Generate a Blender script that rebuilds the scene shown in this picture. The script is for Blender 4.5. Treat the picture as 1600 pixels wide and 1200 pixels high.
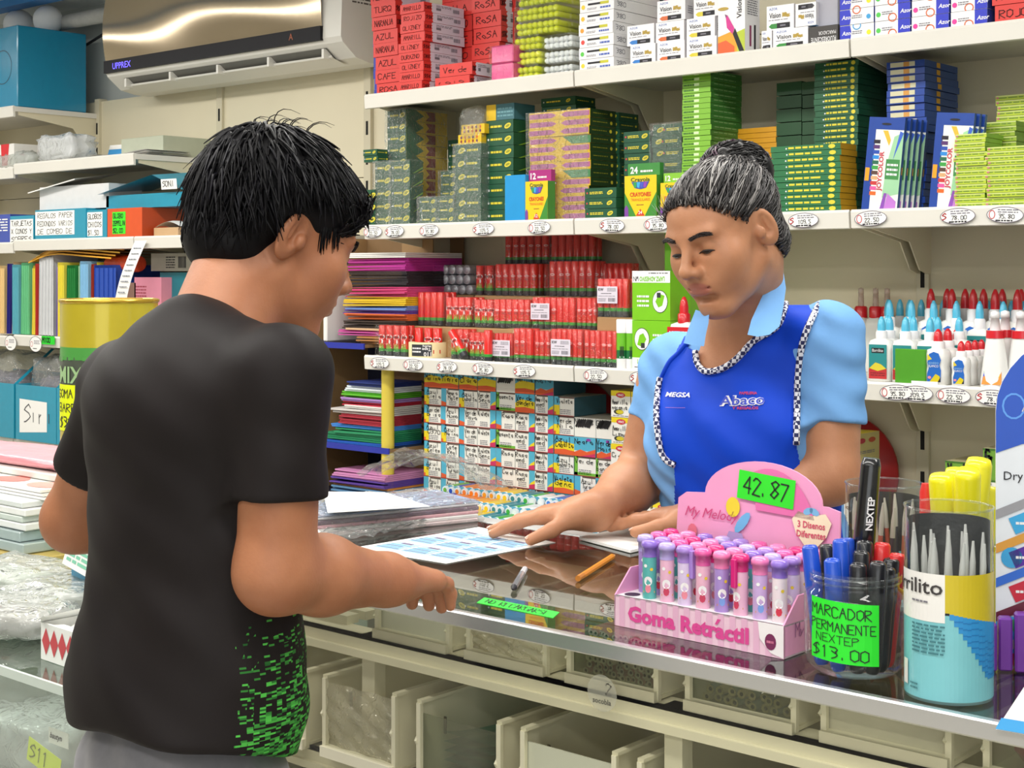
import bpy, math, random
import numpy as np
from mathutils import Vector, Matrix, Euler
R = math.radians
rnd = random.Random(7)
for _o in list(bpy.data.objects): bpy.data.objects.remove(_o)
SC = bpy.context.scene
C = SC.collection
# ------------------------------------------------------------------ camera: X runs along the shop wall, Y into it, eye level 1.37 m
F = 2302.0; HOR = 428.0; CAMZ = 1.37; TH = R(41.0)
cd = bpy.data.cameras.new('camera'); cam = bpy.data.objects.new('camera', cd); C.objects.link(cam)
cam.location = (0, 0, CAMZ); cam.rotation_euler = (R(90), 0, TH)
cd.sensor_width = 36; cd.lens = F/1600*36; cd.shift_y = -(600-HOR)/1600; cd.clip_start = .05; cd.clip_end = 60
SC.camera = cam
# ------------------------------------------------------------------ light
W = bpy.data.worlds.new('world'); SC.world = W; W.use_nodes = True
W.node_tree.nodes['Background'].inputs[0].default_value = (.86, .93, 1, 1)
W.node_tree.nodes['Background'].inputs[1].default_value = .16
SC.view_settings.view_transform = 'Standard'; SC.view_settings.look = 'None'
SC.view_settings.exposure = -0.08; SC.view_settings.gamma = 1.0; SC.view_settings.use_curve_mapping = False
def area(name, loc, rot, sx, sy, power, col=(1, .97, .92)):
    l = bpy.data.lights.new(name, 'AREA'); l.shape = 'RECTANGLE'; l.size = sx; l.size_y = sy; l.energy = power; l.color = col
    o = bpy.data.objects.new(name, l); C.objects.link(o); o.location = loc; o.rotation_euler = rot; return o
# rows of fluorescent ceiling tubes along the shop, and a fill lamp added inside the closed shop front
area('ceiling_tubes_aisle', (-3.6, 2.25, 2.58), (0, 0, 0), 8.0, .25, 132)
area('ceiling_tubes_front', (-2.4, .55, 2.58), (0, 0, 0), 7.0, .25, 104)
area('ceiling_tubes_rear', (-.4, -1.3, 2.58), (0, 0, 0), 5.5, .25, 50)
area('shop_front_fill', (2.2, -3.6, 1.6), (R(82), 0, R(28)), 4.5, 2.4, 70, (.93, .97, 1))
# ------------------------------------------------------------------ helpers
cT, sT = math.cos(TH), math.sin(TH)
def ray(px, py):
    a = (px-800)/F; b = (HOR-py)/F
    return Vector((cT*a - sT, sT*a + cT, b))
O = Vector((0, 0, CAMZ))
def at(px, py, Y=None, Z=None, X=None, D=None):
    d = ray(px, py)
    if Y is not None: t = Y/d.y
    elif Z is not None: t = (Z-CAMZ)/d.z
    elif X is not None: t = X/d.x
    else: t = D
    return O + d*t
def sX(px, Y): return at(px, HOR, Y=Y).x
def sZ(py, px, Y): return at(px, py, Y=Y).z
def lin(c):
    return c/12.92 if c <= .04045 else ((c+.055)/1.055)**2.4
def hexc(h):
    h = h.lstrip('#'); return tuple(lin(int(h[i:i+2], 16)/255) for i in (0, 2, 4)) + (1,)
MATS = {}
def mat(h, rough=.5, metal=0, var=.06, scale=30, spec=.5, bump=0, emit=0, sss=0, coat=0, sheen=0, bscale=None):
    key = (h, rough, metal, var, scale, spec, bump, emit, sss, coat, sheen)
    if key in MATS: return MATS[key]
    m = bpy.data.materials.new('paint_'+h.strip('#')); m.use_nodes = True
    nt = m.node_tree; b = nt.nodes['Principled BSDF']; col = hexc(h)
    b.inputs['Base Color'].default_value = col; b.inputs['Roughness'].default_value = rough
    b.inputs['Metallic'].default_value = metal; b.inputs['Specular IOR Level'].default_value = spec
    if coat: b.inputs['Coat Weight'].default_value = coat; b.inputs['Coat Roughness'].default_value = .08
    if sheen: b.inputs['Sheen Weight'].default_value = sheen
    if sss:
        b.inputs['Subsurface Weight'].default_value = sss; b.inputs['Subsurface Radius'].default_value = (.012, .005, .003); b.inputs['Subsurface Scale'].default_value = 1
    if emit: b.inputs['Emission Color'].default_value = col; b.inputs['Emission Strength'].default_value = emit
    if var or bump:
        tc = nt.nodes.new('ShaderNodeTexCoord'); nz = nt.nodes.new('ShaderNodeTexNoise'); nz.inputs['Scale'].default_value = scale; nz.inputs['Detail'].default_value = 2
        nt.links.new(tc.outputs['Object'], nz.inputs['Vector'])
        if var:
            mx = nt.nodes.new('ShaderNodeMix'); mx.data_type = 'RGBA'
            mx.inputs[6].default_value = tuple(max(0, c*(1-var)) for c in col[:3])+(1,)
            mx.inputs[7].default_value = tuple(min(1, c*(1+var)) for c in col[:3])+(1,)
            nt.links.new(nz.outputs[0], mx.inputs[0]); nt.links.new(mx.outputs[2], b.inputs['Base Color'])
        if bump:
            bp = nt.nodes.new('ShaderNodeBump'); bp.inputs['Strength'].default_value = bump; bp.inputs['Distance'].default_value = .01
            if bscale:
                n2 = nt.nodes.new('ShaderNodeTexNoise'); n2.inputs['Scale'].default_value = bscale; n2.inputs['Detail'].default_value = 3
                nt.links.new(tc.outputs['Object'], n2.inputs['Vector']); nz = n2
            nt.links.new(nz.outputs[0], bp.inputs['Height']); nt.links.new(bp.outputs[0], b.inputs['Normal'])
    MATS[key] = m; return m
def clear(name, tint, ior=1.45, rough=.02, bump=0, bscale=40, haze=0, hazecol='#ffffff'):
    """thin clear sheet: Fresnel mix of a tinted see-through and a mirror-like surface, optional milky haze"""
    if name in MATS: return MATS[name]
    m = bpy.data.materials.new(name); m.use_nodes = True; nt = m.node_tree
    for n in list(nt.nodes): nt.nodes.remove(n)
    out = nt.nodes.new('ShaderNodeOutputMaterial'); tr = nt.nodes.new('ShaderNodeBsdfTransparent'); tr.inputs[0].default_value = hexc(tint)
    gl = nt.nodes.new('ShaderNodeBsdfGlossy'); gl.inputs['Roughness'].default_value = rough; gl.inputs[0].default_value = (1, 1, 1, 1)
    fr = nt.nodes.new('ShaderNodeFresnel'); ge = nt.nodes.new('ShaderNodeNewGeometry'); io = nt.nodes.new('ShaderNodeMix'); io.data_type = 'FLOAT'
    io.inputs[2].default_value = ior; io.inputs[3].default_value = 1/ior; nt.links.new(ge.outputs['Backfacing'], io.inputs[0]); nt.links.new(io.outputs[0], fr.inputs['IOR'])
    if bump:
        tc = nt.nodes.new('ShaderNodeTexCoord'); nz = nt.nodes.new('ShaderNodeTexNoise'); nz.inputs['Scale'].default_value = bscale; nz.inputs['Detail'].default_value = 3
        nz.inputs['Distortion'].default_value = 1.2
        bp = nt.nodes.new('ShaderNodeBump'); bp.inputs['Strength'].default_value = bump; bp.inputs['Distance'].default_value = .02
        nt.links.new(tc.outputs['Object'], nz.inputs['Vector']); nt.links.new(nz.outputs[0], bp.inputs['Height'])
        nt.links.new(bp.outputs[0], gl.inputs['Normal']); nt.links.new(bp.outputs[0], fr.inputs['Normal'])
    mx = nt.nodes.new('ShaderNodeMixShader'); src = tr
    if haze:
        df = nt.nodes.new('ShaderNodeBsdfDiffuse'); df.inputs[0].default_value = hexc(hazecol); m0 = nt.nodes.new('ShaderNodeMixShader'); m0.inputs[0].default_value = haze
        nt.links.new(tr.outputs[0], m0.inputs[1]); nt.links.new(df.outputs[0], m0.inputs[2]); src = m0
    nt.links.new(fr.outputs[0], mx.inputs[0]); nt.links.new(src.outputs[0], mx.inputs[1]); nt.links.new(gl.outputs[0], mx.inputs[2]); nt.links.new(mx.outputs[0], out.inputs[0])
    MATS[name] = m; return m
# handwriting: strokes on a 4 x 6 grid (y up, below 0 not used)
SF = {
'A': '002640 1333', 'B': '000636453303 33423000', 'C': '4536160501103041', 'D': '00062644422000', 'E': '40000646 0333', 'F': '000646 0333', 'G': '45361605011030414323',
'H': '0006 4046 0343', 'I': '2026', 'J': '464120100', 'K': '0006 460340', 'L': '060040', 'M': '000623464 4640', 'N': '00064046', 'O': '2605012042451626'.replace('1626', '26'),
'P': '00063645340303', 'Q': '26050120424526 2240', 'R': '0006364534030 0340', 'S': '453615043342311000', 'T': '2026 0646', 'U': '06011030414 4146', 'V': '062046', 'W': '0610233046',
'X': '0046 0640', 'Y': '0623 4623 2320', 'Z': '06460040',
'a': '33130220313 3330', 'b': '060030323303', 'c': '33130210304', 'd': '46404 40100213 1343', 'e': '023233130210304', 'f': '36251520 0434', 'g': '3313022032 3330',
'h': '0600 0233303', 'i': '1013', 'j': '23201', 'k': '0600 3301 0130', 'l': '1610', 'm': '0003 0213202 2343404', 'n': '0003 0223303', 'o': '130230412313', 'p': '0003 032312010', 'q': '3330 331302203',
'r': '0003 02133', 's': '331302311000', 't': '1510302 0434', 'u': '030020303 3330', 'v': '03203', 'w': '031023304', 'x': '0033 0330', 'y': '0311 3300', 'z': '03330030',
'0': '26050120414526', '1': '152620', '2': '051626450040', '3': '0636453314 34423110', '4': '30360242', '5': '4606042432411000', '6': '3604011030413304', '7': '064610', '8': '23344526051423423120011223', '9': '43130516364541200',
'$': '453615043342311000 2026', '.': '1011', '/': '0046', '-': '0333', '#': '1016 3036 0242 0444'}
def sstrokes(ch):
    out = []
    for s in SF.get(ch, '').split(' '):
        if len(s) % 2: s = s[:-1]
        p = [(int(s[i]), int(s[i+1])) for i in range(0, len(s), 2)]
        if len(p) > 1: out.append(p)
    return out
_TX = {}
def textmesh(body, bold=0.0, res=2, shear=0):
    key = (body, bold, shear)
    if key not in _TX:
        c = bpy.data.curves.new('t', 'FONT'); c.body = body; c.size = 1; c.resolution_u = res; c.offset = bold; c.shear = shear
        o = bpy.data.objects.new('t', c); C.objects.link(o); dg = bpy.context.evaluated_depsgraph_get(); dg.update()
        me = o.evaluated_get(dg).to_mesh(); vs = [(v.co.x, v.co.y) for v in me.vertices]; fs = [tuple(p.vertices) for p in me.polygons]
        ns = [p.normal.z for p in me.polygons]; fs = [f if n > 0 else f[::-1] for f, n in zip(fs, ns)]
        bpy.data.objects.remove(o); bpy.data.curves.remove(c)
        xs = [v[0] for v in vs] or [0]; _TX[key] = ([(x-min(xs), y) for x, y in vs], fs, max(xs)-min(xs))
    return _TX[key]
class Fr:
    def __init__(s, o, ux, uy, eps=.0004):
        s.ux = Vector(ux).normalized(); s.uy = Vector(uy).normalized(); s.n = s.ux.cross(s.uy).normalized(); s.o = Vector(o) + s.n*eps
    def p(s, u, v, k=0): return s.o + s.ux*u + s.uy*v + s.n*(k*.0003)
class MB:
    def __init__(s): s.v = []; s.f = []; s.m = []; s.mats = []; s.sm = []; s.xf = None
    def mi(s, m):
        if m not in s.mats: s.mats.append(m)
        return s.mats.index(m)
    def add(s, vs, fs, m, smooth=False):
        b = len(s.v)
        if s.xf is not None: vs = [s.xf @ Vector(v) for v in vs]
        s.v += [tuple(v) for v in vs]; i = s.mi(m)
        s.f += [tuple(b+k for k in f) for f in fs]; s.m += [i]*len(fs); s.sm += [smooth]*len(fs)
    def box(s, x0, x1, y0, y1, z0, z1, m, f=None, r=None, t=None, l=None, b=None, d=None):
        vs = [(x0, y0, z0), (x1, y0, z0), (x1, y1, z0), (x0, y1, z0), (x0, y0, z1), (x1, y0, z1), (x1, y1, z1), (x0, y1, z1)]
        for fc, mm in (((0, 1, 5, 4), f), ((1, 2, 6, 5), r), ((4, 5, 6, 7), t), ((3, 0, 4, 7), l), ((2, 3, 7, 6), b), ((3, 2, 1, 0), d)):
            s.add([vs[k] for k in fc], [(0, 1, 2, 3)], mm or m)
    def bbox(s, x0, x1, y0, y1, z0, z1, m, c=.004):
        """box with chamfered edges"""
        vs = []; 
        for x, sx in ((x0, 1), (x1, -1)):
            for y, sy in ((y0, 1), (y1, -1)):
                for z, sz in ((z0, 1), (z1, -1)):
                    vs += [(x, y+sy*c, z+sz*c), (x+sx*c, y, z+sz*c), (x+sx*c, y+sy*c, z)]
        import bmesh
        bm = bmesh.new(); [bm.verts.new(v) for v in vs]; bmesh.ops.convex_hull(bm, input=bm.verts)
        bm.verts.index_update(); s.add([v.co.copy() for v in bm.verts], [tuple(v.index for v in f.verts) for f in bm.faces], m); bm.free()
    def poly(s, pts, m, smooth=False): s.add(pts, [tuple(range(len(pts)))], m, smooth)
    def prism(s, pts, d, m, side=None):
        """pts: planar polygon (CCW seen from outside), extruded by -d along its normal"""
        pts = [Vector(p) for p in pts]; n = (pts[1]-pts[0]).cross(pts[2]-pts[1]).normalized(); k = len(pts); q = [p - n*d for p in pts]
        s.add(pts, [tuple(range(k))], m); s.add(q, [tuple(range(k-1, -1, -1))], m)
        s.add(pts+q, [(i, i+k, (i+1) % k+k, (i+1) % k) for i in range(k)], side or m)
    def rect(s, fr, u0, v0, u1, v1, m, k=0): s.add([fr.p(u0, v0, k), fr.p(u1, v0, k), fr.p(u1, v1, k), fr.p(u0, v1, k)], [(0, 1, 2, 3)], m)
    def pl2(s, fr, pts, m, k=0): s.add([fr.p(u, v, k) for u, v in pts], [tuple(range(len(pts)))], m)
    def ell(s, fr, cu, cv, ru, rv, m, k=0, n=16, rot=0):
        c, q = math.cos(rot), math.sin(rot)
        s.pl2(fr, [(cu+ru*math.cos(a)*c-rv*math.sin(a)*q, cv+ru*math.cos(a)*q+rv*math.sin(a)*c) for a in [2*math.pi*i/n for i in range(n)]], m, k)
    def ring(s, fr, cu, cv, ru, rv, w, m, k=0, n=20):
        pts = []; fs = []
        for i in range(n):
            a = 2*math.pi*i/n; pts += [fr.p(cu+ru*math.cos(a), cv+rv*math.sin(a), k), fr.p(cu+(ru-w)*math.cos(a), cv+(rv-w)*math.sin(a), k)]
        for i in range(n):
            j = (i+1) % n; fs.append((2*i, 2*j, 2*j+1, 2*i+1))
        s.add(pts, fs, m)
    def text(s, fr, body, u, v, h, m, k=1, w=None, bold=0.0, align='l', rot=0, shear=0):
        vs, fs, wid = textmesh(body, bold, 2, shear); sy = h/.70; sx = sy if w is None else w/max(wid, 1e-6)
        off = {'l': 0, 'c': -.5, 'r': -1}[align]*wid*sx; c, q = math.cos(rot), math.sin(rot)
        s.add([fr.p(u+(x*sx+off)*c-y*sy*q, v+(x*sx+off)*q+y*sy*c, k) for x, y in vs], fs, m)
        return wid*sx
    def hand(s, fr, body, u, v, h, m, k=1, w=.12, align='l', rot=0, jit=.25, sx=.62, width=None):
        """handwritten strokes; h cap height, w pen width relative to h"""
        pitch = h*sx*1.28; n = len(body)
        if width: pitch = width/max(n, 1); 
        gx = pitch/1.28; off = {'l': 0, 'c': -.5, 'r': -1}[align]*pitch*n; c, q = math.cos(rot), math.sin(rot); pw = h*w/2
        for i, ch in enumerate(body):
            jx = rnd.uniform(-jit, jit)*.25*gx; jy = rnd.uniform(-jit, jit)*.2*h
            for st in sstrokes(ch):
                pp = [(off+i*pitch+jx+(x/4+rnd.uniform(-.05, .05)*jit*2)*gx, jy+(y/6+rnd.uniform(-.04, .04)*jit*2)*h) for x, y in st]
                for (a, b), (e, g) in zip(pp, pp[1:]):
                    L = math.hypot(e-a, g-b) or 1e-6; dx, dy = (e-a)/L, (g-b)/L; nx, ny = -dy*pw, dx*pw; ex, ey = dx*pw*.7, dy*pw*.7
                    quad = [(a-nx-ex, b-ny-ey), (e-nx+ex, g-ny+ey), (e+nx+ex, g+ny+ey), (a+nx-ex, b+ny-ey)]
                    s.pl2(fr, [(u+x*c-y*q, v+x*q+y*c) for x, y in quad], m, k)
    def lines(s, fr, u, v, w, h, n, m, k=1, fill=.45):
        """small unreadable print as n lines of word blocks"""
        for i in range(n):
            x = u; y = v+h*(1-(i+.8)/n)
            while x < u+w*.95:
                e = min(x+w*rnd.uniform(.08, .3), u+w); s.rect(fr, x, y, e, y+h/n*fill, m, k); x = e+w*.04
    def bar(s, fr, u, v, w, h, m, k=1):
        x = u
        while x < u+w:
            b = w*rnd.choice((.02, .03, .05)); s.rect(fr, x, v, min(x+b, u+w), v+h, m, k); x += b+w*rnd.choice((.02, .03, .04))
    def lathe(s, prof, m, n=16, o=(0, 0, 0), ax=None, smooth=True, cap=True, sx=1, sy=1):
        o = Vector(o); A = Matrix.Identity(3) if ax is None else Vector((0, 0, 1)).rotation_difference(Vector(ax)).to_matrix()
        vs = []; fs = []
        for r, z in prof:
            for i in range(n):
                a = 2*math.pi*i/n; vs.append(o + A @ Vector((r*math.cos(a)*sx, r*math.sin(a)*sy, z)))
        for j in range(len(prof)-1):
            for i in range(n):
                k = (i+1) % n; fs.append((j*n+i, j*n+k, (j+1)*n+k, (j+1)*n+i))
        s.add(vs, fs, m, smooth)
        if cap:
            if prof[0][0] > 1e-5: s.add(vs[:n], [tuple(range(n-1, -1, -1))], m)
            if prof[-1][0] > 1e-5: s.add(vs[-n:], [tuple(range(n))], m)
    def cyl(s, p, q, r, m, n=10, r2=None, smooth=True):
        p = Vector(p); q = Vector(q); s.lathe([(r, 0), (r if r2 is None else r2, (q-p).length)], m, n, p, (q-p), smooth)
    def tube(s, pts, r, m, n=6, closed=False):
        pts = [Vector(p) for p in pts]; k = len(pts); vs = []; fs = []
        rr = r if isinstance(r, (list, tuple)) else [r]*k; up = None
        for i, p in enumerate(pts):
            t = (pts[(i+1) % k if closed else min(i+1, k-1)] - pts[(i-1) % k if closed else max(i-1, 0)]).normalized()
            if up is None: up = t.orthogonal().normalized()
            up = (up - t*up.dot(t)).normalized(); w = t.cross(up)
            for j in range(n):
                a = 2*math.pi*j/n; vs.append(p + (up*math.cos(a)+w*math.sin(a))*rr[i])
        for i in range(k if closed else k-1):
            e = (i+1) % k
            for j in range(n): fs.append((i*n+j, i*n+(j+1) % n, e*n+(j+1) % n, e*n+j))
        if not closed: fs += [tuple(range(n-1, -1, -1)), tuple((k-1)*n+j for j in range(n))]
        s.add(vs, fs, m, True)
    def sheet(s, f, nu, nv, m, smooth=True, both=None):
        vs = [f(i/nu, j/nv) for j in range(nv+1) for i in range(nu+1)]; w = nu+1
        s.add(vs, [(j*w+i, j*w+i+1, (j+1)*w+i+1, (j+1)*w+i) for j in range(nv) for i in range(nu)], m, smooth)
    def mesh(s, name='mesh'):
        me = bpy.data.meshes.new(name); me.from_pydata(s.v, [], s.f); 
        for m in s.mats: me.materials.append(m)
        me.polygons.foreach_set('material_index', s.m); me.polygons.foreach_set('use_smooth', s.sm); me.update(); return me
    def obj(s, name, parent=None, loc=(0, 0, 0), rz=0):
        o = bpy.data.objects.new(name, s.mesh(name)); C.objects.link(o); o.location = loc; o.rotation_euler = (0, 0, rz)
        if parent is not None: o.parent = parent
        return o
def put(me, name, loc, rz=0, parent=None, rx=0, ry=0):
    o = bpy.data.objects.new(name, me); C.objects.link(o); o.location = loc; o.rotation_euler = (rx, ry, rz)
    if parent is not None: o.parent = parent
    return o
def tag(o, label=None, cat=None, group=None, kind=None):
    if label: o['label'] = label
    if cat: o['category'] = cat
    if group: o['group'] = group
    if kind: o['kind'] = kind
    return o
def empty(name, loc=(0, 0, 0), rz=0):
    o = bpy.data.objects.new(name, None); C.objects.link(o); o.location = loc; o.rotation_euler = (0, 0, rz); return o
def copytree(o, loc=None, rz=None):
    c = o.copy(); C.objects.link(c)
    if loc is not None: c.location = loc
    if rz is not None: c.rotation_euler[2] = rz
    for ch in o.children:
        d = ch.copy(); C.objects.link(d); d.parent = c
        for g in ch.children:
            e = g.copy(); C.objects.link(e); e.parent = d
    return c
ORD = ['topmost', 'second', 'third', 'fourth', 'fifth', 'sixth', 'seventh', 'eighth', 'ninth', 'tenth', 'eleventh', 'twelfth', 'thirteenth', 'fourteenth', 'fifteenth', 'sixteenth', 'seventeenth', 'eighteenth', 'nineteenth', 'twentieth', 'twenty-first', 'twenty-second', 'twenty-third', 'twenty-fourth', 'twenty-fifth', 'twenty-sixth', 'twenty-seventh', 'twenty-eighth', 'twenty-ninth', 'thirtieth']
NTH = ['first']+ORD[1:]
def fromtop(i): return 'topmost' if i == 0 else ORD[i]+' from the top'
# ================================================================== the room
WALLY = 3.83; LIP = 3.40
cream = mat('#ddd4b8', .45, var=.05, scale=4); creamd = mat('#d0c8ae', .5, var=.05, scale=6); white = mat('#eeece6', .4, var=.02)
black = mat('#15161a', .5); slot = mat('#14130f', .8); ink = mat('#1d1c22', .6, var=0); paper = mat('#f1f0ec', .7, var=.02)
def struct(mb, name): return tag(mb.obj(name), kind='structure')
b = MB(); b.box(-8.3, 4, -5, 3.97, -.05, 0, mat('#b9b4aa', .35, var=.08, scale=3)); struct(b, 'floor')
b = MB(); b.box(-8.3, 4, 3.9, 3.97, 0, 2.62, mat('#c3c9c6', .6, var=.06, scale=2)); struct(b, 'wall_back')
b = MB(); b.box(-8.37, -8.3, -5, 3.97, 0, 2.62, mat('#d8d6cc', .6, var=.05, scale=2)); struct(b, 'wall_left')
b = MB(); b.box(-8.37, 4, -5.07, -5, 0, 2.62, mat('#d9d2c0', .6, var=.05, scale=2)); struct(b, 'wall_front')
b = MB(); b.box(4, 4.07, -5, 3.97, 0, 2.62, mat('#d8d6cc', .6, var=.05, scale=2)); struct(b, 'wall_right')
b = MB(); b.box(-8.37, 4, -5, 3.97, 2.62, 2.67, mat('#dfe4e6', .6, var=.04, scale=2)); struct(b, 'ceiling')
b = MB(); b.box(-8.3, 3.9, 3.55, 3.63, 2.585, 2.62, mat('#2a7fc4', .45)); struct(b, 'trim_1')
b = MB(); b.box(-8.3, 3.9, 3.0, 3.08, 2.585, 2.62, mat('#2a7fc4', .45)); struct(b, 'trim_2')
# ------------------------------------------------------------------ wall shelving bays
def price_tag_mesh(kind):
    t = MB(); fr = Fr((0, 0, 0), (1, 0, 0), (0, 0, 1)); a, h = .045, .0195
    t.ell(fr, 0, 0, a, h, paper, 0, 22); t.ring(fr, 0, 0, a, h, .0016, mat('#54475e', .6), 1, 22)
    red = mat('#c23a44', .6)
    if kind % 2: t.hand(fr, 'S', -a*.86, -.007, .015, red, 2, .18)
    else: t.ring(fr, -a*.7, 0, .008, .011, .002, red, 2, 10)
    t.lines(fr, -a*.4, .004, a*1.1, .011, 2, mat('#6d6a78', .6)); t.hand(fr, ['22.50', '78.00', '35.80', '109.5'][kind % 4], -a*.35, -.009, .010, ink, 2, .14)
    t.lines(fr, -a*.5, -.0165, a*1.0, .005, 1, ink, fill=.7)
    return t.mesh('price_tag')
TAGS = [price_tag_mesh(k) for k in range(4)]; ntag = 0
BKT = None
def shelf_parts(bay, x0, x1, z, y0=LIP, brackets=(1, 1), lipm=None, liph=.044):
    """one shelf: plate with a folded price rail in front, and its brackets"""
    w = lipm or mat('#dedbd2', .4, var=.03, scale=8)
    s = MB(); s.box(x0+.002, x1-.002, y0+.012, WALLY, z-.022, z, w, d=mat('#c9c5b8', .5))
    o = s.obj('shelf', bay)
    l = MB(); prof = [(y0+.012, z+.001), (y0+.004, z+.003), (y0, z-.004), (y0+.003, z-liph), (y0+.012, z-liph-.002), (y0+.012, z-.02)]
    for (ya, za), (yb, zb) in zip(prof, prof[1:]): l.add([(x0+.003, ya, za), (x0+.003, yb, zb), (x1-.003, yb, zb), (x1-.003, ya, za)], [(0, 1, 2, 3)], w)
    for xe in (x0+.003, x1-.003): l.poly([(xe, y, zz) for y, zz in prof], w)
    l.obj('price_rail', o)
    for e, on in zip((x0+.012, x1-.016), brackets):
        if not on: continue
        k = MB(); q = [(WALLY, z-.022), (y0+.03, z-.022), (y0+.03, z-.036), (WALLY-.13, z-.075), (WALLY-.07, z-.15), (WALLY-.03, z-.16), (WALLY, z-.16)]
        k.prism([(e+.004, y, zz) for y, zz in q][::-1], .004, cream); k.obj('bracket', o)
    return o
def bay(x0, x1, top, label, shelves, posts=(1, 1)):
    t = empty('wall_shelving', (0, 0, 0)); tag(t, label, 'shelving')
    n = 5; zz = [.05+(top-.05)*i/n for i in range(n+1)]
    for i in range(n):
        p = MB(); p.box(x0+.018, x1-.018, WALLY, WALLY+.02, zz[i]+.0015, zz[i+1]-.0015, cream); p.obj('back_panel', t)
    for xe, on in zip((x0, x1), posts):
        if not on: continue
        u = MB(); u.box(xe-.0185, xe+.0175, WALLY-.012, WALLY+.03, 0, top+.01, creamd)
        z = .1
        while z < top-.06:
            u.box(xe-.0065, xe+.0055, WALLY-.0125, WALLY-.011, z, z+.052, slot); z += .112
        u.obj('upright', t)
    for s in shelves: shelf_parts(t, x0, x1, **s)
    b0 = MB(); b0.box(x0, x1, WALLY-.45, WALLY, 0, .12, creamd); b0.obj('base_plinth', t)
    return t
XR = [-3.615, -2.715, -1.815, -.915]; XL = [-6.71, -5.82, -4.93, -4.04]
RS = [dict(z=1.968), dict(z=1.531), dict(z=1.096), dict(z=.64, y0=3.12)]
bayA = bay(XR[0], XR[1], 2.6, 'cream metal wall shelving holding glue sticks and crayon boxes', RS)
bayB = bay(XR[1], XR[2], 2.6, 'cream metal wall shelving behind the woman in the apron', RS, (0, 1))
bayC = bay(XR[2], XR[3], 2.6, 'cream metal wall shelving with white glue bottles and yellow-green boxes', RS, (0, 1))
LS = [dict(z=1.845), dict(z=1.515), dict(z=1.105), dict(z=.66)]
bay1 = bay(XL[0], XL[1], 2.155, 'cream metal wall shelving under the big blue box', [dict(z=2.098), dict(z=1.83), dict(z=1.505), dict(z=1.098), dict(z=.66)])
bay2 = bay(XL[1], XL[2], 2.155, 'cream metal wall shelving with teal and orange cartons', LS, (0, 1))
bay3 = bay(XL[2], XL[3], 2.155, 'cream metal wall shelving half hidden behind the boy, below the air conditioner', LS[1:], (0, 1))
t = empty('filler_panel'); tag(t, 'narrow cream metal panel between the two runs of wall shelving', 'panel')
p = MB(); p.box(XL[3]+.0185, XR[0]-.0185, WALLY+.004, WALLY+.02, .0, 2.4, cream); p.obj('back_panel', t)
def price_tags(bayo, y0, z, pxs):
    global ntag
    for px in pxs:
        x = sX(px, y0); put(TAGS[ntag % 4], 'price_tag', (x, y0-.0022, z-.021), rnd.uniform(-.02, .02), bayo, ry=rnd.uniform(-.05, .05)); ntag += 1
price_tags(bayA, LIP, 1.531, [583, 617, 671, 756, 843]); price_tags(bayB, LIP, 1.531, [957, 1027, 1256])
price_tags(bayC, LIP, 1.531, [1361, 1497, 1571]); price_tags(bayA, LIP, 1.096, [594, 646, 699, 755, 820]); price_tags(bayB, LIP, 1.096, [931, 1004])
price_tags(bayC, LIP, 1.096, [1401, 1432, 1490, 1553])
# ------------------------------------------------------------------ air conditioner
t = empty('air_conditioner'); tag(t, 'white wall air conditioner with a mirrored bronze front panel', 'air conditioner')
acw = mat('#dedcd4', .35, var=.03, scale=6); X0, X1, YB = -5.40, -3.93, 3.9
prof = [(YB, 2.60), (3.66, 2.60), (3.60, 2.56), (3.585, 2.225), (3.595, 2.205), (3.66, 2.155), (3.73, 2.142), (3.80, 2.14), (YB, 2.17)]
p = MB(); 
for (ya, za), (yb, zb) in zip(prof, prof[1:]): p.add([(X0, ya, za), (X0, yb, zb), (X1, yb, zb), (X1, ya, za)], [(0, 1, 2, 3)], acw)
p.poly([(X0, y, z) for y, z in prof][::-1], acw); p.poly([(X1, y, z) for y, z in prof], acw); p.obj('housing', t)
p = MB(); m = mat('#b9a88e', .16, metal=.85, var=.2, scale=1.2, bump=.12)
p.sheet(lambda u, v: (X0+.004+u*(X1-X0-.10), 3.582-.012*math.sin(v*3.1416)-.004*math.sin(u*9+v*4), 2.268+v*.285), 40, 12, m); p.obj('front_panel', t)
p = MB(); fr = Fr((X0+.003, 3.5835, 2.218), (1, 0, 0), (0, 0, 1)); L = X1-X0-.10
p.box(X0+.003, X0+.003+L, 3.573, 3.59, 2.218, 2.27, mat('#121016', .45, spec=.2)); d = p.obj('display_band', t)
p = MB(); fr = Fr((X0, 3.5725, 2.222), (1, 0, 0), (0, 0, 1)); p.text(fr, 'UPPREX', .07, .008, .026, mat('#6a5cff', .5, emit=1.5, var=0), bold=.01)
p.text(fr, 'A', L-.17, .012, .024, mat('#9a5030', .5), bold=.01); p.obj('display_lettering', d)
p = MB(); p.add([(X0+.10, 3.607, 2.193), (X0+.10, 3.655, 2.157), (X1-.10, 3.655, 2.157), (X1-.10, 3.607, 2.193)], [(0, 1, 2, 3)], mat('#6b6a64', .6)); p.obj('air_outlet', t)
for i in range(5):
    p = MB(); x = X0+.115+i*(X1-X0-.235)/4; p.box(x, x+.012, 3.60, 3.66, 2.155, 2.19, acw); p.obj('outlet_divider', t)
p = MB(); p.add([(X0+.09, 3.625, 2.160), (X0+.09, 3.70, 2.137), (X1-.09, 3.70, 2.137), (X1-.09, 3.625, 2.160)], [(0, 1, 2, 3)], acw)
p.add([(X0+.09, 3.622, 2.167), (X0+.09, 3.625, 2.160), (X1-.09, 3.625, 2.160), (X1-.09, 3.622, 2.167)], [(0, 1, 2, 3)], acw); p.obj('louver', t)
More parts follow.
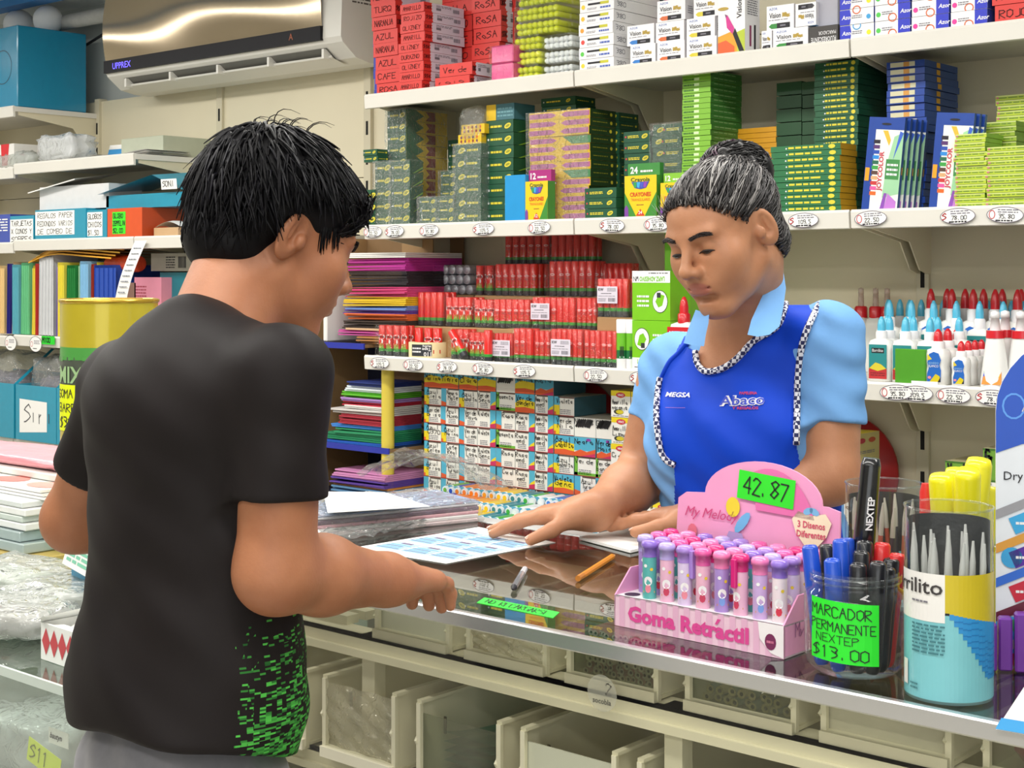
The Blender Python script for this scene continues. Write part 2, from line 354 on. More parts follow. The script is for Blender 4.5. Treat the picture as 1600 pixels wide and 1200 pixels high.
p = MB(); fr = Fr((X1, 3.62, 2.40), (0, 1, 0), (0, 0, 1)); p.rect(fr, .03, 0, .13, .13, mat('#a9aaa4', .4)); p.bar(fr, .035, .005, .09, .12, mat('#77776f', .5))
p.lines(fr, .02, -.05, .12, .04, 3, mat('#555049', .6)); p.obj('rating_sticker', t)
# pipe wrapped in grey tape
p = MB(); pts = [(-8.0, 3.70, 2.40), (-7.0, 3.70, 2.47), (-6.3, 3.71, 2.51), (-5.8, 3.73, 2.515), (-5.38, 3.76, 2.52)]
p.tube(pts, .034, mat('#b9b9b4', .5, var=.2, scale=25, bump=.3), 10); o = p.obj('refrigerant_pipe'); tag(o, 'grey tape-wrapped pipe running to the air conditioner under the ceiling', 'pipe')
p = MB(); p.tube([(-6.5, 3.82, 2.61), (-6.3, 3.84, 2.52), (-5.95, 3.85, 2.43), (-5.7, 3.86, 2.5), (-5.5, 3.86, 2.58)], .007, mat('#23252b', .6), 6); o = p.obj('hanging_cable'); tag(o, 'thin black cable hanging below the wrapped pipe', 'cable')
# ================================================================== glass counter with drawer bins, and the lower glass showcase beside it
CT = .955; CF, CB = 1.325, 1.83; CFY = CF; CX0, CX1 = -1.925, .25
glass = clear('counter_glass', '#c9cac5', 1.75, .0, bump=0); alu = mat('#d9dadb', .22, metal=.75, var=.03)
binm = mat('#ebe6cf', .45, var=.05, scale=10); bind = mat('#ddd8be', .5, var=.05, scale=10)
t = empty('display_counter', (CX0, CF, 0)); tag(t, 'glass-topped display counter with metal edge between the boy and the woman', 'counter')
def part(mb, name, par, off=None):
    o = mb.obj(name, par); off = off or par.location; o.location = (-off[0], -off[1], -off[2]); return o
p = MB(); p.box(CX0, CX1, CF+.004, CB, CT-.008, CT, glass); part(p, 'glass_top', t)
p = MB(); p.bbox(CX0, CX1, CF-.006, CF+.006, CT-.018, CT+.001, alu, .002); part(p, 'front_edge_strip', t)
p = MB(); p.bbox(CX0, CX1, CB, CB+.03, CT-.03, CT+.002, mat('#c9cbca', .35, metal=.3), .002); part(p, 'rear_edge_strip', t)
p = MB(); p.box(CX0+.004, CX1, CF+.004, CF+.009, .1, CT-.018, clear('front_pane_glass', '#f7f7f3', 1.3, .0)); part(p, 'front_pane', t)
p = MB(); p.box(CX0, CX1, CB-.01, CB+.01, .1, CT-.03, mat('#6d6a60', .6)); part(p, 'rear_board', t)
for z in (.1, .43, .655, ):
    p = MB(); p.box(CX0, CX1, CF+.02, CB-.02, z-.012, z, mat('#8f8b7c', .6)); part(p, 'inner_shelf', t)
def rail(z, h=.028):
    p = MB(); p.box(CX0, CX1, CF+.022, CF+.030, z-h, z, binm); p.box(CX0, CX1, CF+.022, CF+.06, z-.004, z, binm); p.box(CX0, CX1, CF+.016, CF+.024, z-h, z-h+.010, binm); return part(p, 'rail', t)
RZ = .889
rail(RZ); rail(RZ-.169)
for i in range(9):   # slatted rack at the counter's end
    p = MB(); y = CF+.05+i*.035; p.box(CX0+.02, -1.495, y, y+.022, RZ+.0, RZ+.012, binm); part(p, 'rack_slat', t)
for x in (-1.915, sX(584, CF+.04), sX(1060, CF+.04), -.2):
    p = MB(); p.box(x-.012, x+.012, CF+.03, CF+.05, RZ-.30, RZ+.0, binm); part(p, 'post', t)
# ------------------------------------------------------------------ bins
def bin_tray(x0, w, z, h, front, label, fm=None, dep=.34, yoff=.034):
    b = empty('drawer_bin', (x0, CF+yoff, z)); tag(b, label, 'bin', 'bins hung in rows inside the counter')
    p = MB(); p.box(0, w, 0, dep, 0, .004, bind); p.obj('bottom', b)
    for xs in (0, w-.0035):
        q = [(0, 0), (0, h*.42), (-.006, h*.52), (0, h*.60), (0, h), (dep, h), (dep, 0)]
        p = MB(); p.prism([(xs+.0035, y, zz) for y, zz in q][::-1] if False else [(xs, y, zz) for y, zz in q], .0035, binm)
        p.box(xs-.002, xs+.0065, -.002, dep, h, h+.004, binm); p.box(xs-.0015, xs+.005, -.004, .002, .0, h, binm)
        p.box(xs-.0004, xs+.004, .045, .0465, h*.5, h*.72, mat('#6a6248', .7)); p.obj('side_panel', b)
    p = MB(); p.box(0, w, dep-.004, dep, 0, h, bind); p.obj('back_panel', b)
    p = MB(); p.box(0, w, -.010, .004, -.004, .010, binm); p.obj('front_sill', b)
    p = MB(); fh = h*.86 if front != 'low' else h*.62
    if front in ('white', 'low'): p.box(.003, w-.003, .004, .007, .008, fh, fm or mat('#dcdccb', .5, var=.06, scale=14))
    elif front == 'film': p.sheet(lambda u, v: (.003+u*(w-.006), .003+.004*math.sin(u*17+v*9)*math.sin(v*13)-.003*math.sin(v*3.14), .008+v*fh), 24, 16, clear('crinkled_film', '#efece4', 1.7, .07, bump=1.0, bscale=46, haze=.42, hazecol='#d8d3c0'))
    else: p.box(.003, w-.003, .003, .005, .008, fh, fm or clear('bin_front_clear', '#dfe3d8', 1.35, .05, haze=.10, hazecol='#c8c8b8'))
    p.obj('front_panel', b); return b
def sCF(px): return sX(px, CF+.034)
row1 = [(590, 704, 'white', 'empty bin with whitish front, upper row, nearest the slatted rack'), (733, 856, 'film', 'upper-row bin fronted with crumpled film, holding nothing else'), (890, 1030, 'clear', 'upper-row bin filled with thin rolled sticks showing round ends'),
        (1075, 1245, 'clear', 'upper-row bin holding dowels and a white tuft below the jar of markers'), (1287, 1487, 'white', 'upper-row bin with plain grey-beige front below the brush canister'), (1541, 1740, 'clear', 'upper-row bin with a pink item at the counter corner')]
xs = [sCF(r[0]) for r in row1]; bins1 = []
for i, (px, px1, fr_, lab) in enumerate(row1):
    w = sCF(px1)-xs[i]
    bins1.append(bin_tray(xs[i], w, RZ+.002, .050, fr_, lab, fm=mat('#c9c5b1', .5, var=.05) if i == 4 else None))
row2 = [(425, 499, 'white', 'lower-row bin with pale front beside the boy'), (527, 638, 'film', 'lower-row bin wrapped in shiny crumpled film'), (674, 802, 'clear', 'lower-row bin holding aqua plastic sleeves'), (836, 982, 'white', 'lower-row bin with big stained white front panel'), (1018, 1225, 'clear', 'lower-row bin holding whiteboard markers'), (1300, 1520, 'clear', 'lower-row bin with dark contents below the plain-fronted bin')]
xs2 = [sCF(r[0]) for r in row2]; bins2 = []
for i, (px, px1, fr_, lab) in enumerate(row2):
    w = sCF(px1)-xs2[i]
    bins2.append(bin_tray(xs2[i], w, RZ-.164, .100, fr_, lab, fm=mat('#e4e6da', .5, var=.07, scale=9) if fr_ == 'white' else None, yoff=.012))
for px, lab in ((330, 'bottom-row bin with pale side, lowest beside the boy'), (560, 'bottom-row bin of milky plastic under the film-wrapped one'), (700, 'bottom-row bin under the aqua sleeves')):
    bin_tray(sCF(px), .15, RZ-.325, .115, 'white', lab)
# contents of the bins
def sticks(bn, w, n, ln, r, cols, ends, rows, z0=.006, y0=.012, name='paper_straw', lab=None, cat='stick', grp=None):
    k = 0
    for j in range(rows):
        for i in range(n):
            if k >= len(lab) if isinstance(lab, list) else False: break
            m = MB(); c = cols[(i*3+j*5) % len(cols)]; m.lathe([(r*.5, 0), (r*.5, .004), (r*.5, .004), (r, .004-.004), (r, ln), (0, ln)], c, 8, (0, 0, 0), (0, 1, 0), cap=False)
            m.lathe([(r*.45, .0005), (r, -.0003)], ends, 8, (0, 0, 0), (0, 1, 0), cap=False); m.lathe([(0, .001), (r*.5, .001)], slot, 8, (0, 0, 0), (0, 1, 0), cap=False)
            o = m.obj(name, None, (bn.location.x+.012+(i+.5*(j % 2))*(w-.026)/n+r*.5+rnd.uniform(-.001, .001), bn.location.y+y0+rnd.uniform(0, .012), bn.location.z+z0+r+j*r*1.8))
            tag(o, lab, cat, grp); k += 1
w3 = sCF(1030)-xs[2]
sticks(bins1[2], w3, 17, .22, .0042, [mat('#c98f84', .5), mat('#d8c6b4', .5), mat('#b9766f', .5)], mat('#e6ddcf', .6), 7, lab='thin rolled stick with a hollow round end, in the bin of sticks', grp='rolled sticks in the upper-row bin', name='rolled_stick')
w4 = sCF(1245)-xs[3]
sticks(bins1[3], w4, 9, .2, .0052, [mat('#b9ab8c', .5), mat('#7d8a86', .5)], mat('#d9c79c', .6), 2, lab='pale dowel lying in the bin with the white tuft', grp='dowels in the upper-row bin', name='wooden_dowel')
p = MB()
for i in range(160):
    a = rnd.uniform(0, 6.28); e = rnd.uniform(.1, 1.4); l = rnd.uniform(.012, .024); d = Vector((math.cos(a)*math.cos(e), math.sin(a)*math.cos(e)-.3, math.sin(e)))
    p.tube([(0, 0, 0), d*l*.6, d*l+Vector((0, 0, -.004))], [.0012, .001, .0005], white if i % 7 else mat('#35c04a', .6), 4)
o = p.obj('pompom', None, (xs[3]+w4*.72, CF+.06, RZ+.034)); tag(o, 'white tufted pompom with green flecks inside an upper-row bin', 'pompom')
p = MB(); p.lathe([(0, 0), (.03, .004), (.045, .02), (.04, .035), (0, .042)], mat('#3c5254', .7, bump=.8, bscale=90, scale=60), 12); o = p.obj('tinsel_bundle', None, (xs[3]+w4*.42, CF+.10, RZ+.024)); tag(o, 'dark green tinsel bundle in the bin behind the dowels', 'tinsel')
p = MB(); p.bbox(.016, .15, .012, .07, .004, .05, mat('#e4587c', .3, coat=.5), .014); o = p.obj('pink_case', None, (xs[5], CF+.036, RZ+.005)); tag(o, 'glossy pink case in the corner bin', 'case')
for i in range(5):
    p = MB(); m = clear('aqua_sleeve', '#a9dccf', 1.4, .1, haze=.35, hazecol='#5fae9f')
    p.sheet(lambda u, v: (.008+u*(sCF(802)-xs2[2]-.018), .014+v*.2, .008+i*.006+.004*math.sin(u*7+i)*math.sin(v*5)+(.03*(1-v)*(i/5))), 14, 8, m)
    o = p.obj('plastic_sleeve', None, (xs2[2], CF+.034, RZ-.164)); tag(o, '%s aqua plastic sleeve lying in the lower-row bin' % (['lowest', 'second lowest', 'middle', 'second highest', 'topmost'][i]), 'sleeve', 'aqua sleeves in the lower bin')
for i, c in enumerate(['#2450b8', '#1f8a50', '#a02828', '#23252b', '#a02828', '#1f8a50', '#2450b8']):
    p = MB(); mm = mat(c, .35); p.lathe([(.0, 0), (.007, .002), (.008, .045)], mm, 10, ax=(0, 1, 0)); p.lathe([(.0085, .045), (.0085, .125), (.006, .13), (0, .13)], mat('#e9eaea', .4), 10, ax=(0, 1, 0), cap=False)
    o = p.obj('whiteboard_marker', None, (xs2[4]+.03+.024*i, CF+.06+.012*(i % 3), RZ-.164+.024+.010*(i % 2)), R(-50+i*9)); tag(o, 'white-barrelled marker with %s cap, %s of seven in the lower-row bin' % ({'#2450b8': 'blue', '#1f8a50': 'green', '#a02828': 'red', '#23252b': 'black'}[c], NTH[i]), 'marker', 'whiteboard markers in the bin')
    p = MB(); p.lathe([(.0001, -.001), (.0075, .001), (.0086, .044), (.0001, .045)], mm, 10, ax=(0, 1, 0)); p.obj('cap', o)
# sticker on the front pane
p = MB(); fr = Fr((sX(938, CF), CF+.0035, sZ(1084, 938, CF)), (1, 0, 0), (0, 0, 1)); st = clear('faded_sticker', '#ffffff', 1.2, .3, haze=.42, hazecol='#b9b9a8')
p.ell(fr, 0, 0, .021, .021, st, 0, 24); p.text(fr, 'socobla', 0, -.012, .006, mat('#4b4a45', .6), bold=.02, align='c'); p.hand(fr, '2', .006, .0, .012, mat('#6e6c62', .6)); part(p, 'faded_round_sticker', t)
# ================================================================== lower showcase beside the boy and what stands on and in it
def noise3(p, k=0):
    x, y, z = p; return (math.sin(x*1.7+y*2.3+k)+math.sin(y*3.1-z*2.7+k*1.3)+math.sin(z*4.1+x*3.7+k*.7)+.6*math.sin(x*7.3-y*6.1+k)+.5*math.sin(z*9.7+y*8.3-k))/4
film = clear('clear_bag_film', '#f2f4f2', 1.5, .10, bump=1.0, bscale=26, haze=.13, hazecol='#f2f5f5')
filmd = clear('dull_bag_film', '#e2e5e0', 1.45, .14, bump=1.0, bscale=22, haze=.38, hazecol='#e2e6e2')
filmh = clear('white_bag_film', '#eef0f0', 1.5, .12, bump=1.0, bscale=24, haze=.55, hazecol='#eceff0')
wrap = clear('shrink_wrap', '#fbfdfb', 1.5, .06, bump=.55, bscale=60)
def bagmesh(sx, sy, sz, seed, m, amp=.22, nu=26, nv=14, sq=3.5):
    b = MB()
    def f(u, v):
        a = u*2*math.pi; e = (v-.5)*math.pi; p = lambda t: math.copysign(abs(t)**(2/sq), t)
        x, y, z = p(math.cos(a))*p(math.cos(e)), p(math.sin(a))*p(math.cos(e)), p(math.sin(e)); n = 1+amp*noise3((x*3, y*3, z*3), seed)
        return (x*sx/2*n, y*sy/2*n, sz/2+max(-1, z*n)*sz/2)
    b.sheet(f, nu, nv, m); return b
def bag(loc, sx, sy, sz, seed, m, label, rz=0, amp=.22, name='plastic_bag', cat='bag', grp=None):
    o = bagmesh(sx, sy, sz, seed, m, amp).obj(name, None, loc, rz); return tag(o, label, cat, grp)
ST, SF0, SX1 = .80, 1.13, -1.745
t = empty('glass_showcase', (-3.2, SF0, 0)); tag(t, 'low glass showcase with plastic bags and stacked notebooks on top', 'showcase')
sg = clear('showcase_glass', '#e9efeb', 1.5, .0)
p = MB(); p.box(-3.4, -1.94, SF0, 2.02, ST-.008, ST, sg); p.box(-1.94, SX1, SF0, 1.31, ST-.008, ST, sg); part(p, 'glass_top', t)
p = MB(); p.box(-3.4, SX1, SF0-.004, SF0+.001, ST-.012, ST+.001, mat('#c8d4cc', .25, var=.02)); part(p, 'front_edge', t)
p = MB(); p.box(-3.4, SX1, SF0+.004, SF0+.009, .08, ST-.012, clear('showcase_pane', '#f6f9f6', 1.3, .0, haze=.05)); part(p, 'front_pane', t)
p = MB(); p.box(-3.4, -1.94, 2.0, 2.02, .05, ST-.01, mat('#8b8f88', .6)); part(p, 'rear_board', t)
p = MB(); p.box(-3.4, -1.94, SF0+.02, 2.0, .60, .606, mat('#c7cdc4', .3)); part(p, 'inner_shelf', t)
p = MB(); p.box(-3.4, -1.94, SF0, 2.02, 0, .08, cream); part(p, 'plinth', t)
def bx(name, x0, x1, y0, y1, z0, z1, m, label, cat, grp=None, ch=.002, rz=0):
    p = MB(); p.bbox(-(x1-x0)/2, (x1-x0)/2, -(y1-y0)/2, (y1-y0)/2, 0, z1-z0, m, ch); o = p.obj(name, None, ((x0+x1)/2, (y0+y1)/2, z0), rz); return tag(o, label, cat, grp)
# stack: board, glass sheets, spiral notebooks, printed cards, pink bag
xa, xb = -3.3, sX(36, 1.54)
bx('wooden_board', xa, xb+.05, 1.53, 1.86, ST+.001, ST+.022, mat('#bda55a', .5, var=.1), 'yellowish board under the stack of glass sheets', 'board')
for i in range(2):
    bx('glass_sheet', xa, xb-.02*i, 1.54+.004*i, 1.86, ST+.023+.021*i, ST+.043+.021*i, mat('#a9b9b9', .2, var=.08, spec=.8), ('lower' if i == 0 else 'upper')+' pale grey-green sheet lying on the yellowish board', 'sheet', 'sheets in the notebook stack')
z = ST+.066
for i in range(4):
    h = (.014, .012, .014, .012)[i]; o = bx('spiral_notebook', xa, xb-.01-.012*(i % 2), 1.55, 1.86, z, z+h, mat(['#e9ebea', '#cfd8d2', '#f0f0ee', '#dfe3e2'][i], .5), NTH[i]+' white spiral notebook from the bottom of the stack', 'notebook', 'spiral notebooks on the showcase')
    q = MB()
    for k in range(46): 
        x = -(xb-xa)/2+.02+k*.0125; q.tube([(x, -.150, .002), (x, -.162, h*.35), (x, -.160, h*.9), (x, -.148, h+.001)], .0013, mat('#8d9494', .3, metal=.6), 4)
    tag(q.obj('spiral_binding', o), kind='stuff'); z += h+.0012
for i in range(3):
    p = MB(); w_, d_ = xb-xa-.02*i, .29; p.box(-w_/2, w_/2, -d_/2, d_/2, 0, .005, mat('#f3f2ef', .45)); fr = Fr((-w_/2, -d_/2, .005), (1, 0, 0), (0, 1, 0))
    for a in range(5):
        for b_ in range(3): p.ell(fr, .06+a*.135, .05+b_*.095, .052, .034, mat('#e0796f' if (a+b_) % 2 else '#eaa49a', .5), 1)
    o = p.obj('printed_sheet', None, ((xa+xb)/2, 1.735, z)); tag(o, fromtop(2-i)+' white sheet printed with red ovals above the notebooks', 'sheet', 'printed sheets'); z += .0065
bx('clear_tray', xa, xb+.02, 1.67, 1.86, z, z+.014, mat('#dfe2dc', .3), 'whitish shallow box between the printed sheets and the pink bag', 'box'); z += .015
bag(((xa+xb)/2+.03, 1.77, z), .60, .18, .024, 3, mat('#eda3ad', .3, var=.12, scale=18, bump=.6), 'crumpled pink plastic bag topping the notebook stack', amp=.12)
# bags and folders in the middle of the glass top
for i, (px, py, w_, h_, sd, lab) in enumerate([(25, 925, .26, .055, 1, 'clear crumpled bag lying before the yellowish board'), (100, 955, .20, .05, 5, 'clear bag beside the sheet printed in green'), (10, 985, .22, .045, 8, 'grey wrapped bag lying behind the box of red diamonds')]):
    c = at(px, py, Z=ST); bag((c.x, c.y, ST+.001), w_, .16, h_, sd, filmd, lab, rz=.2*i)
    p = MB(); p.box(-w_*.36, w_*.36, -.05, .05, 0, h_*.45, mat(['#b9c2b6', '#a8aaa6', '#8a807c'][i], .5, var=.2, scale=30)); o = p.obj('wrapped_pad', None, (c.x, c.y, ST+.006), .2*i); tag(o, ['pale green pad inside the clear crumpled bag', 'grey pad inside the bag next to the green-printed sheet', 'brownish pad inside the grey wrapped bag'][i], 'pad', 'pads in bags')
a = at(98, 905, Z=ST+.05); p = MB(); p.box(0, .16, 0, .002, 0, .085, mat('#4f93b5', .4)); o = p.obj('blue_folder', None, (a.x-.005, a.y+.02, ST+.0)); tag(o, 'blue folder standing behind the white box of red diamonds', 'folder')
p = MB(); p.box(0, .14, 0, .0015, 0, .10, paper); fr = Fr((0, 0, 0), (1, 0, 0), (0, 0, 1)); p.lines(fr, .01, .008, .12, .036, 4, mat('#7fc4a8', .6), fill=.6); p.lines(fr, .01, .054, .12, .036, 4, mat('#7fc4a8', .6), fill=.6)
o = p.obj('printed_card', None, (a.x-.01, a.y+.005, ST+.075), -.1); o.rotation_euler = (-.25, .12, -.1); tag(o, 'white card with rows of pale green print leaning on the blue folder', 'card')
c = at(64, 1030, Z=ST); bw = .21; p = MB(); wb = mat('#eceeea', .5)
p.box(0, bw, 0, .004, 0, .054, wb); p.box(0, bw, .096, .1, 0, .054, wb); p.box(0, .003, .004, .096, 0, .054, wb); p.box(bw-.003, bw, .004, .096, 0, .054, wb); p.box(.003, bw-.003, .004, .096, 0, .003, wb)
p.add([(0, 0, .054), (.02, -.012, .066), (.026, .09, .072), (0, .1, .054)], [(0, 1, 2, 3)], wb); fr = Fr((0, 0, 0), (1, 0, 0), (0, 0, 1))
for i in range(9): p.pl2(fr, [(.004+.0225*i, .028), (.0152+.0225*i, .008), (.0264+.0225*i, .028), (.0152+.0225*i, .048)], mat('#c8484f', .5), 1)
fr2 = Fr((bw, 0, 0), (0, 1, 0), (0, 0, 1))
for i in range(4): p.pl2(fr2, [(.008+.021*i, .028), (.0185+.021*i, .008), (.029+.021*i, .028), (.0185+.021*i, .048)], mat('#c8484f', .5), 1)
o = p.obj('carton', None, (c.x, c.y, ST+.0008), -.03); tag(o, 'open white carton with a row of red diamonds on the showcase', 'box')
p = MB(); p.sheet(lambda u, v: (.01+u*.12, .01+v*.08, .046+.012*noise3((u*5, v*4, 1), 2)), 8, 6, paper); p.obj('tissue_lining', o)
# inside the showcase, seen through its front pane
for i, (px, py, w_, sd, lab, mm) in enumerate([(40, 1170, .30, 11, 'silvery bag with black lettering inside the showcase', filmh), (110, 1150, .20, 13, 'white crinkled bag inside the showcase next to the boy', filmh), (10, 1110, .24, 17, 'cream wrapped bundle high inside the showcase', filmd)]):
    c = at(px, py, Y=SF0+.14); bag((c.x, c.y, .607+(.0 if i < 2 else .075)), w_, .20, .10, sd, mm, lab)
c = at(75, 1178, Y=SF0+.02); p = MB(); fr = Fr((0, 0, 0), (1, 0, 0), (0, 0, 1)); p.box(0, .085, 0, .0008, 0, .035, mat('#dfee4a', .6)); p.hand(fr, 'S11', .008, .008, .02, mat('#8a9030', .6)); o = p.obj('price_card', None, (c.x-.05, SF0+.016, c.z-.017), .0); o.rotation_euler = (0, .2, 0); tag(o, 'fluorescent yellow price card inside the showcase', 'card')
c = at(78, 1148, Y=SF0+.02); p = MB(); p.box(0, .05, 0, .0008, 0, .022, paper); p.text(Fr((0, 0, 0), (1, 0, 0), (0, 0, 1)), 'bautyn', .004, .008, .008, ink, bold=.02, shear=.3); o = p.obj('bag_label', None, (c.x, SF0+.018, c.z-.01)); tag(o, 'small white bag label with black slanted lettering', 'label')
# ------------------------------------------------------------------ tall yellow tin with a sign
c = at(171, 700, D=2.98); r = 148/2/F*2.98; zt = CAMZ+(428-470)*2.98/F
t = empty('paint_tin', (c.x, c.y, ST)); tag(t, 'large yellow and green tin with a yellow handwritten sign', 'tin')
ye = mat('#c3b12c', .3, metal=.2, coat=.4); gr = mat('#4e9a46', .35); dk = mat('#4c5348', .4); H = zt-ST
p = MB(); zz = lambda py: CAMZ+(428-py)*2.98/F-ST
for a, b_, m_ in ((zz(470), zz(540), ye), (zz(540), zz(555), gr), (zz(555), zz(600), dk), (zz(600), .08, ye), (.08, 0, gr)): p.lathe([(r, b_), (r, a)], m_, 32, cap=False)
p.lathe([(0, .001), (r, .001)], ye, 32, cap=False); p.obj('can_body', t)
p = MB(); p.lathe([(r, H-.004), (r+.003, H-.002), (r+.003, H+.003), (r-.002, H+.005), (r-.006, H-.004), (0, H-.006)], mat('#c9a43a', .25, metal=.7), 32, cap=False); p.obj('lid', t)
def onarc(px, py, d=.0009): # point on the tin's visible surface
    dv = ray(px, py); o2 = Vector((O.x-c.x, O.y-c.y)); d2 = Vector((dv.x, dv.y)); rr = r+d; A = d2.dot(d2); B = o2.dot(d2); Cc = o2.dot(o2)-rr*rr; q = max(B*B-A*Cc, 0); s_ = (-B-math.sqrt(q))/A
    return O+dv*s_-Vector((c.x, c.y, ST))
p = MB(); g2 = mat('#9dbf8a', .4)
cdir = math.atan2(-c.y, -c.x)
def cylp(ang, z, d=.0009): return Vector(((r+d)*math.cos(ang), (r+d)*math.sin(ang), z))
class CylFr:
    def __init__(s, a0, z0, d=.0009): s.a0 = a0; s.z0 = z0; s.d = d
    def p(s, u, v, k=0): return cylp(s.a0+u/r, s.z0+v, s.d+k*.0003)
f = CylFr(cdir-1.35, zz(600)+.004); p.text(f, 'MIXON', .0, .004, .032, g2, bold=.02, w=.15)
for k in range(8): p.rect(CylFr(cdir-1.5, zz(556)), .03*k, -.012+.008*math.sin(k*.5+.6), .03*(k+1), .002, gr)
p.obj('lettering', t)
p = MB(); yy = mat('#e6f000', .6, emit=.0); f = CylFr(cdir-1.42, zz(668), .0012)
for k in range(8): p.rect(f, .0+.0135*k, 0, .0135*(k+1), zz(597)-zz(668), yy)
p.hand(f, 'GOMA RE', .004, .066, .016, ink, 2, .12, width=.10); p.hand(f, 'BARRA', .008, .038, .016, ink, 2, .12, width=.08); p.hand(f, '$38', .012, .008, .02, ink, 2, .12, width=.05); p.obj('handwritten_sign', t)
# ================================================================== things on the long left wall shelves
def sh(px0, px1, Y): return sX(px0, Y), sX(px1, Y)
teal = mat('#1f93b0', .3, coat=.3, var=.06); tealb = mat('#0f86ad', .22, coat=.5, var=.05, bump=.15, bscale=14); teald = mat('#1a7684', .4)
x1 = sX(27, 3.425); p = MB(); p.bbox(-.52, 0, 0, .345, 0, .355, tealb, .004); fr = Fr((-.52, 0, 0), (1, 0, 0), (0, 0, 1)); p.ring(fr, .40, .18, .075, .075, .003, mat('#15313c', .5), 1, 28)
o = p.obj('gift_box', None, (x1, 3.425, 2.099)); tag(o, 'big blue wrapped box on the topmost shelf', 'box')
for i, (px, py, rr) in enumerate(((30, 36, .071), (75, 48, .066))):
    a = at(px, py, Y=3.66); p = MB(); p.lathe([(rr*math.sin(math.pi*k/16), -rr*math.cos(math.pi*k/16)) for k in range(17)], mat('#f0f1f1', .7, var=.02, bump=.1, bscale=200), 28, cap=False)
    o = p.obj('foam_ball', None, (a.x, 3.66, 2.4545+rr)); tag(o, ('larger' if i == 0 else 'smaller')+' white foam ball resting on the big blue box', 'ball', 'foam balls')
def carton(name, px0, px1, Y, z0, h, d, m, label, cat='box', side=None, decor=None, rz=0, grp=None):
    a, b_ = sX(px0, Y), sX(px1, Y); p = MB(); w = b_-a; p.box(0, w, 0, d, 0, h, m, r=side, t=side)
    fr = Fr((0, 0, 0), (1, 0, 0), (0, 0, 1)); fs = Fr((w, 0, 0), (0, 1, 0), (0, 0, 1))
    if decor: decor(p, fr, fs, w, h, d)
    o = p.obj(name, None, (a, Y, z0), rz); return tag(o, label, cat, grp)
z2 = 1.8305
carton('carton', -40, 22, 3.46, z2, .115, .25, mat('#e8e6e1', .5), 'white carton with a red tapered stripe on the second shelf', decor=lambda p, fr, fs, w, h, d: (p.pl2(fr, [(w-.11, h), (w-.10, .02), (w-.055, .02), (w-.04, h)], mat('#d3222c', .5), 1), p.pl2(fs, [(.02, h*.6), (.05, h*.55), (.05, h*.62)], mat('#c0304a', .5), 1)))
a = at(82, 262, Y=3.43); bag((a.x, 3.50, 1.8465), .30, .17, .115, 21, filmh, 'puffy clear plastic bag on the second shelf', amp=.25)
a = at(30, 262, Y=3.43); bag((a.x-.1, 3.50, 1.8315), .26, .10, .08, 24, filmd, 'small crinkled bag before the white carton', amp=.25)
p = MB()
for k in range(3): p.sheet(lambda u, v: (u*.42, v*.22, .006+.004*k+.006*math.sin(u*6+k)), 10, 4, paper)
o = p.obj('plastic_sleeves', None, (sX(135, 3.46), 3.46, 1.8465)); tag(o, 'loose white sleeves lying between the puffy bag and the grey-green box', 'sleeves')
a0, a1 = sX(268, 3.60), sX(318, 3.60); bx('grey_box', -5.25, -4.96, 3.56, 3.80, 1.846, 1.93, mat('#b4b9a4', .5), 'grey-green low box at the end of the second shelf', 'box')
p = MB(); p.box(0, .13, 0, .002, 0, .075, mat('#3f9ad8', .3)); p.rect(Fr((0, 0, 0), (1, 0, 0), (0, 0, 1)), 0, .055, .13, .075, paper, 1); o = p.obj('blue_card', None, (-5.42, 3.60, 1.847)); o.rotation_euler = (-.3, 0, .1); tag(o, 'blue and white card leaning by the grey-green box', 'card')
# third shelf
z3 = 1.5155
def sign(p, fr, u, v, w, h, lines, bg=None, col=ink, pw=.13, sz=None):
    p.rect(fr, u, v, u+w, v+h, bg or paper, 1); n = len(lines)
    for i, s_ in enumerate(lines): p.hand(fr, s_, u+w*.06, v+h*(1-(i+.85)/n), h/n*.6, col, 3, pw, width=w*.9 if len(s_) > 5 else None)
pur = mat('#3f52a8', .4)
carton('teal_carton', -60, 16, 3.41, 1.5055, .125, .2, pur, 'purple-blue printed carton at the very edge of the third shelf', decor=lambda p, fr, fs, w, h, d: p.lines(fr, w*.4, .05, w*.55, .06, 5, paper))
carton('teal_carton', 16, 53, 3.405, 1.5055, .115, .2, teal, 'carton with paper reading TARJETAS X CONOS SOBRES', decor=lambda p, fr, fs, w, h, d: sign(p, fr, .0, .0, w*.97, .10, ['TARJETAS', 'X CONOS Y', 'SOBRES']))
carton('teal_carton', 55, 134, 3.405, z3, .125, .22, teal, 'wide teal carton with a three-line handwritten note', decor=lambda p, fr, fs, w, h, d: sign(p, fr, .002, .018, w*.78, .1, ['REGALOS PAPER', 'REDONDOS VARIOS', 'DE COMBO DE'], pw=.1))
carton('teal_carton', 134, 167, 3.41, z3, .115, .22, teal, 'narrow teal carton with a note reading GLOBOS $1.50', decor=lambda p, fr, fs, w, h, d: sign(p, fr, .012, .008, w*.72, .098, ['GLOBOS', 'CHICOS', '$1.50']))
org = mat('#d8521f', .35, coat=.2)
carton('orange_carton', 168, 222, 3.405, z3, .116, .27, org, 'orange carton with a fluorescent green price note', side=mat('#b9451d', .4), decor=lambda p, fr, fs, w, h, d: sign(p, fr, .035, .014, .09, .088, ['GLOBO', 'ZEPPELIN', '$2.00'], mat('#3fe01e', .6), pw=.17))
carton('white_carton', 62, 170, 3.45, z3+.1255, .10, .16, mat('#dcdcdc', .5), 'white lidded carton stacked on the teal carton', decor=None)
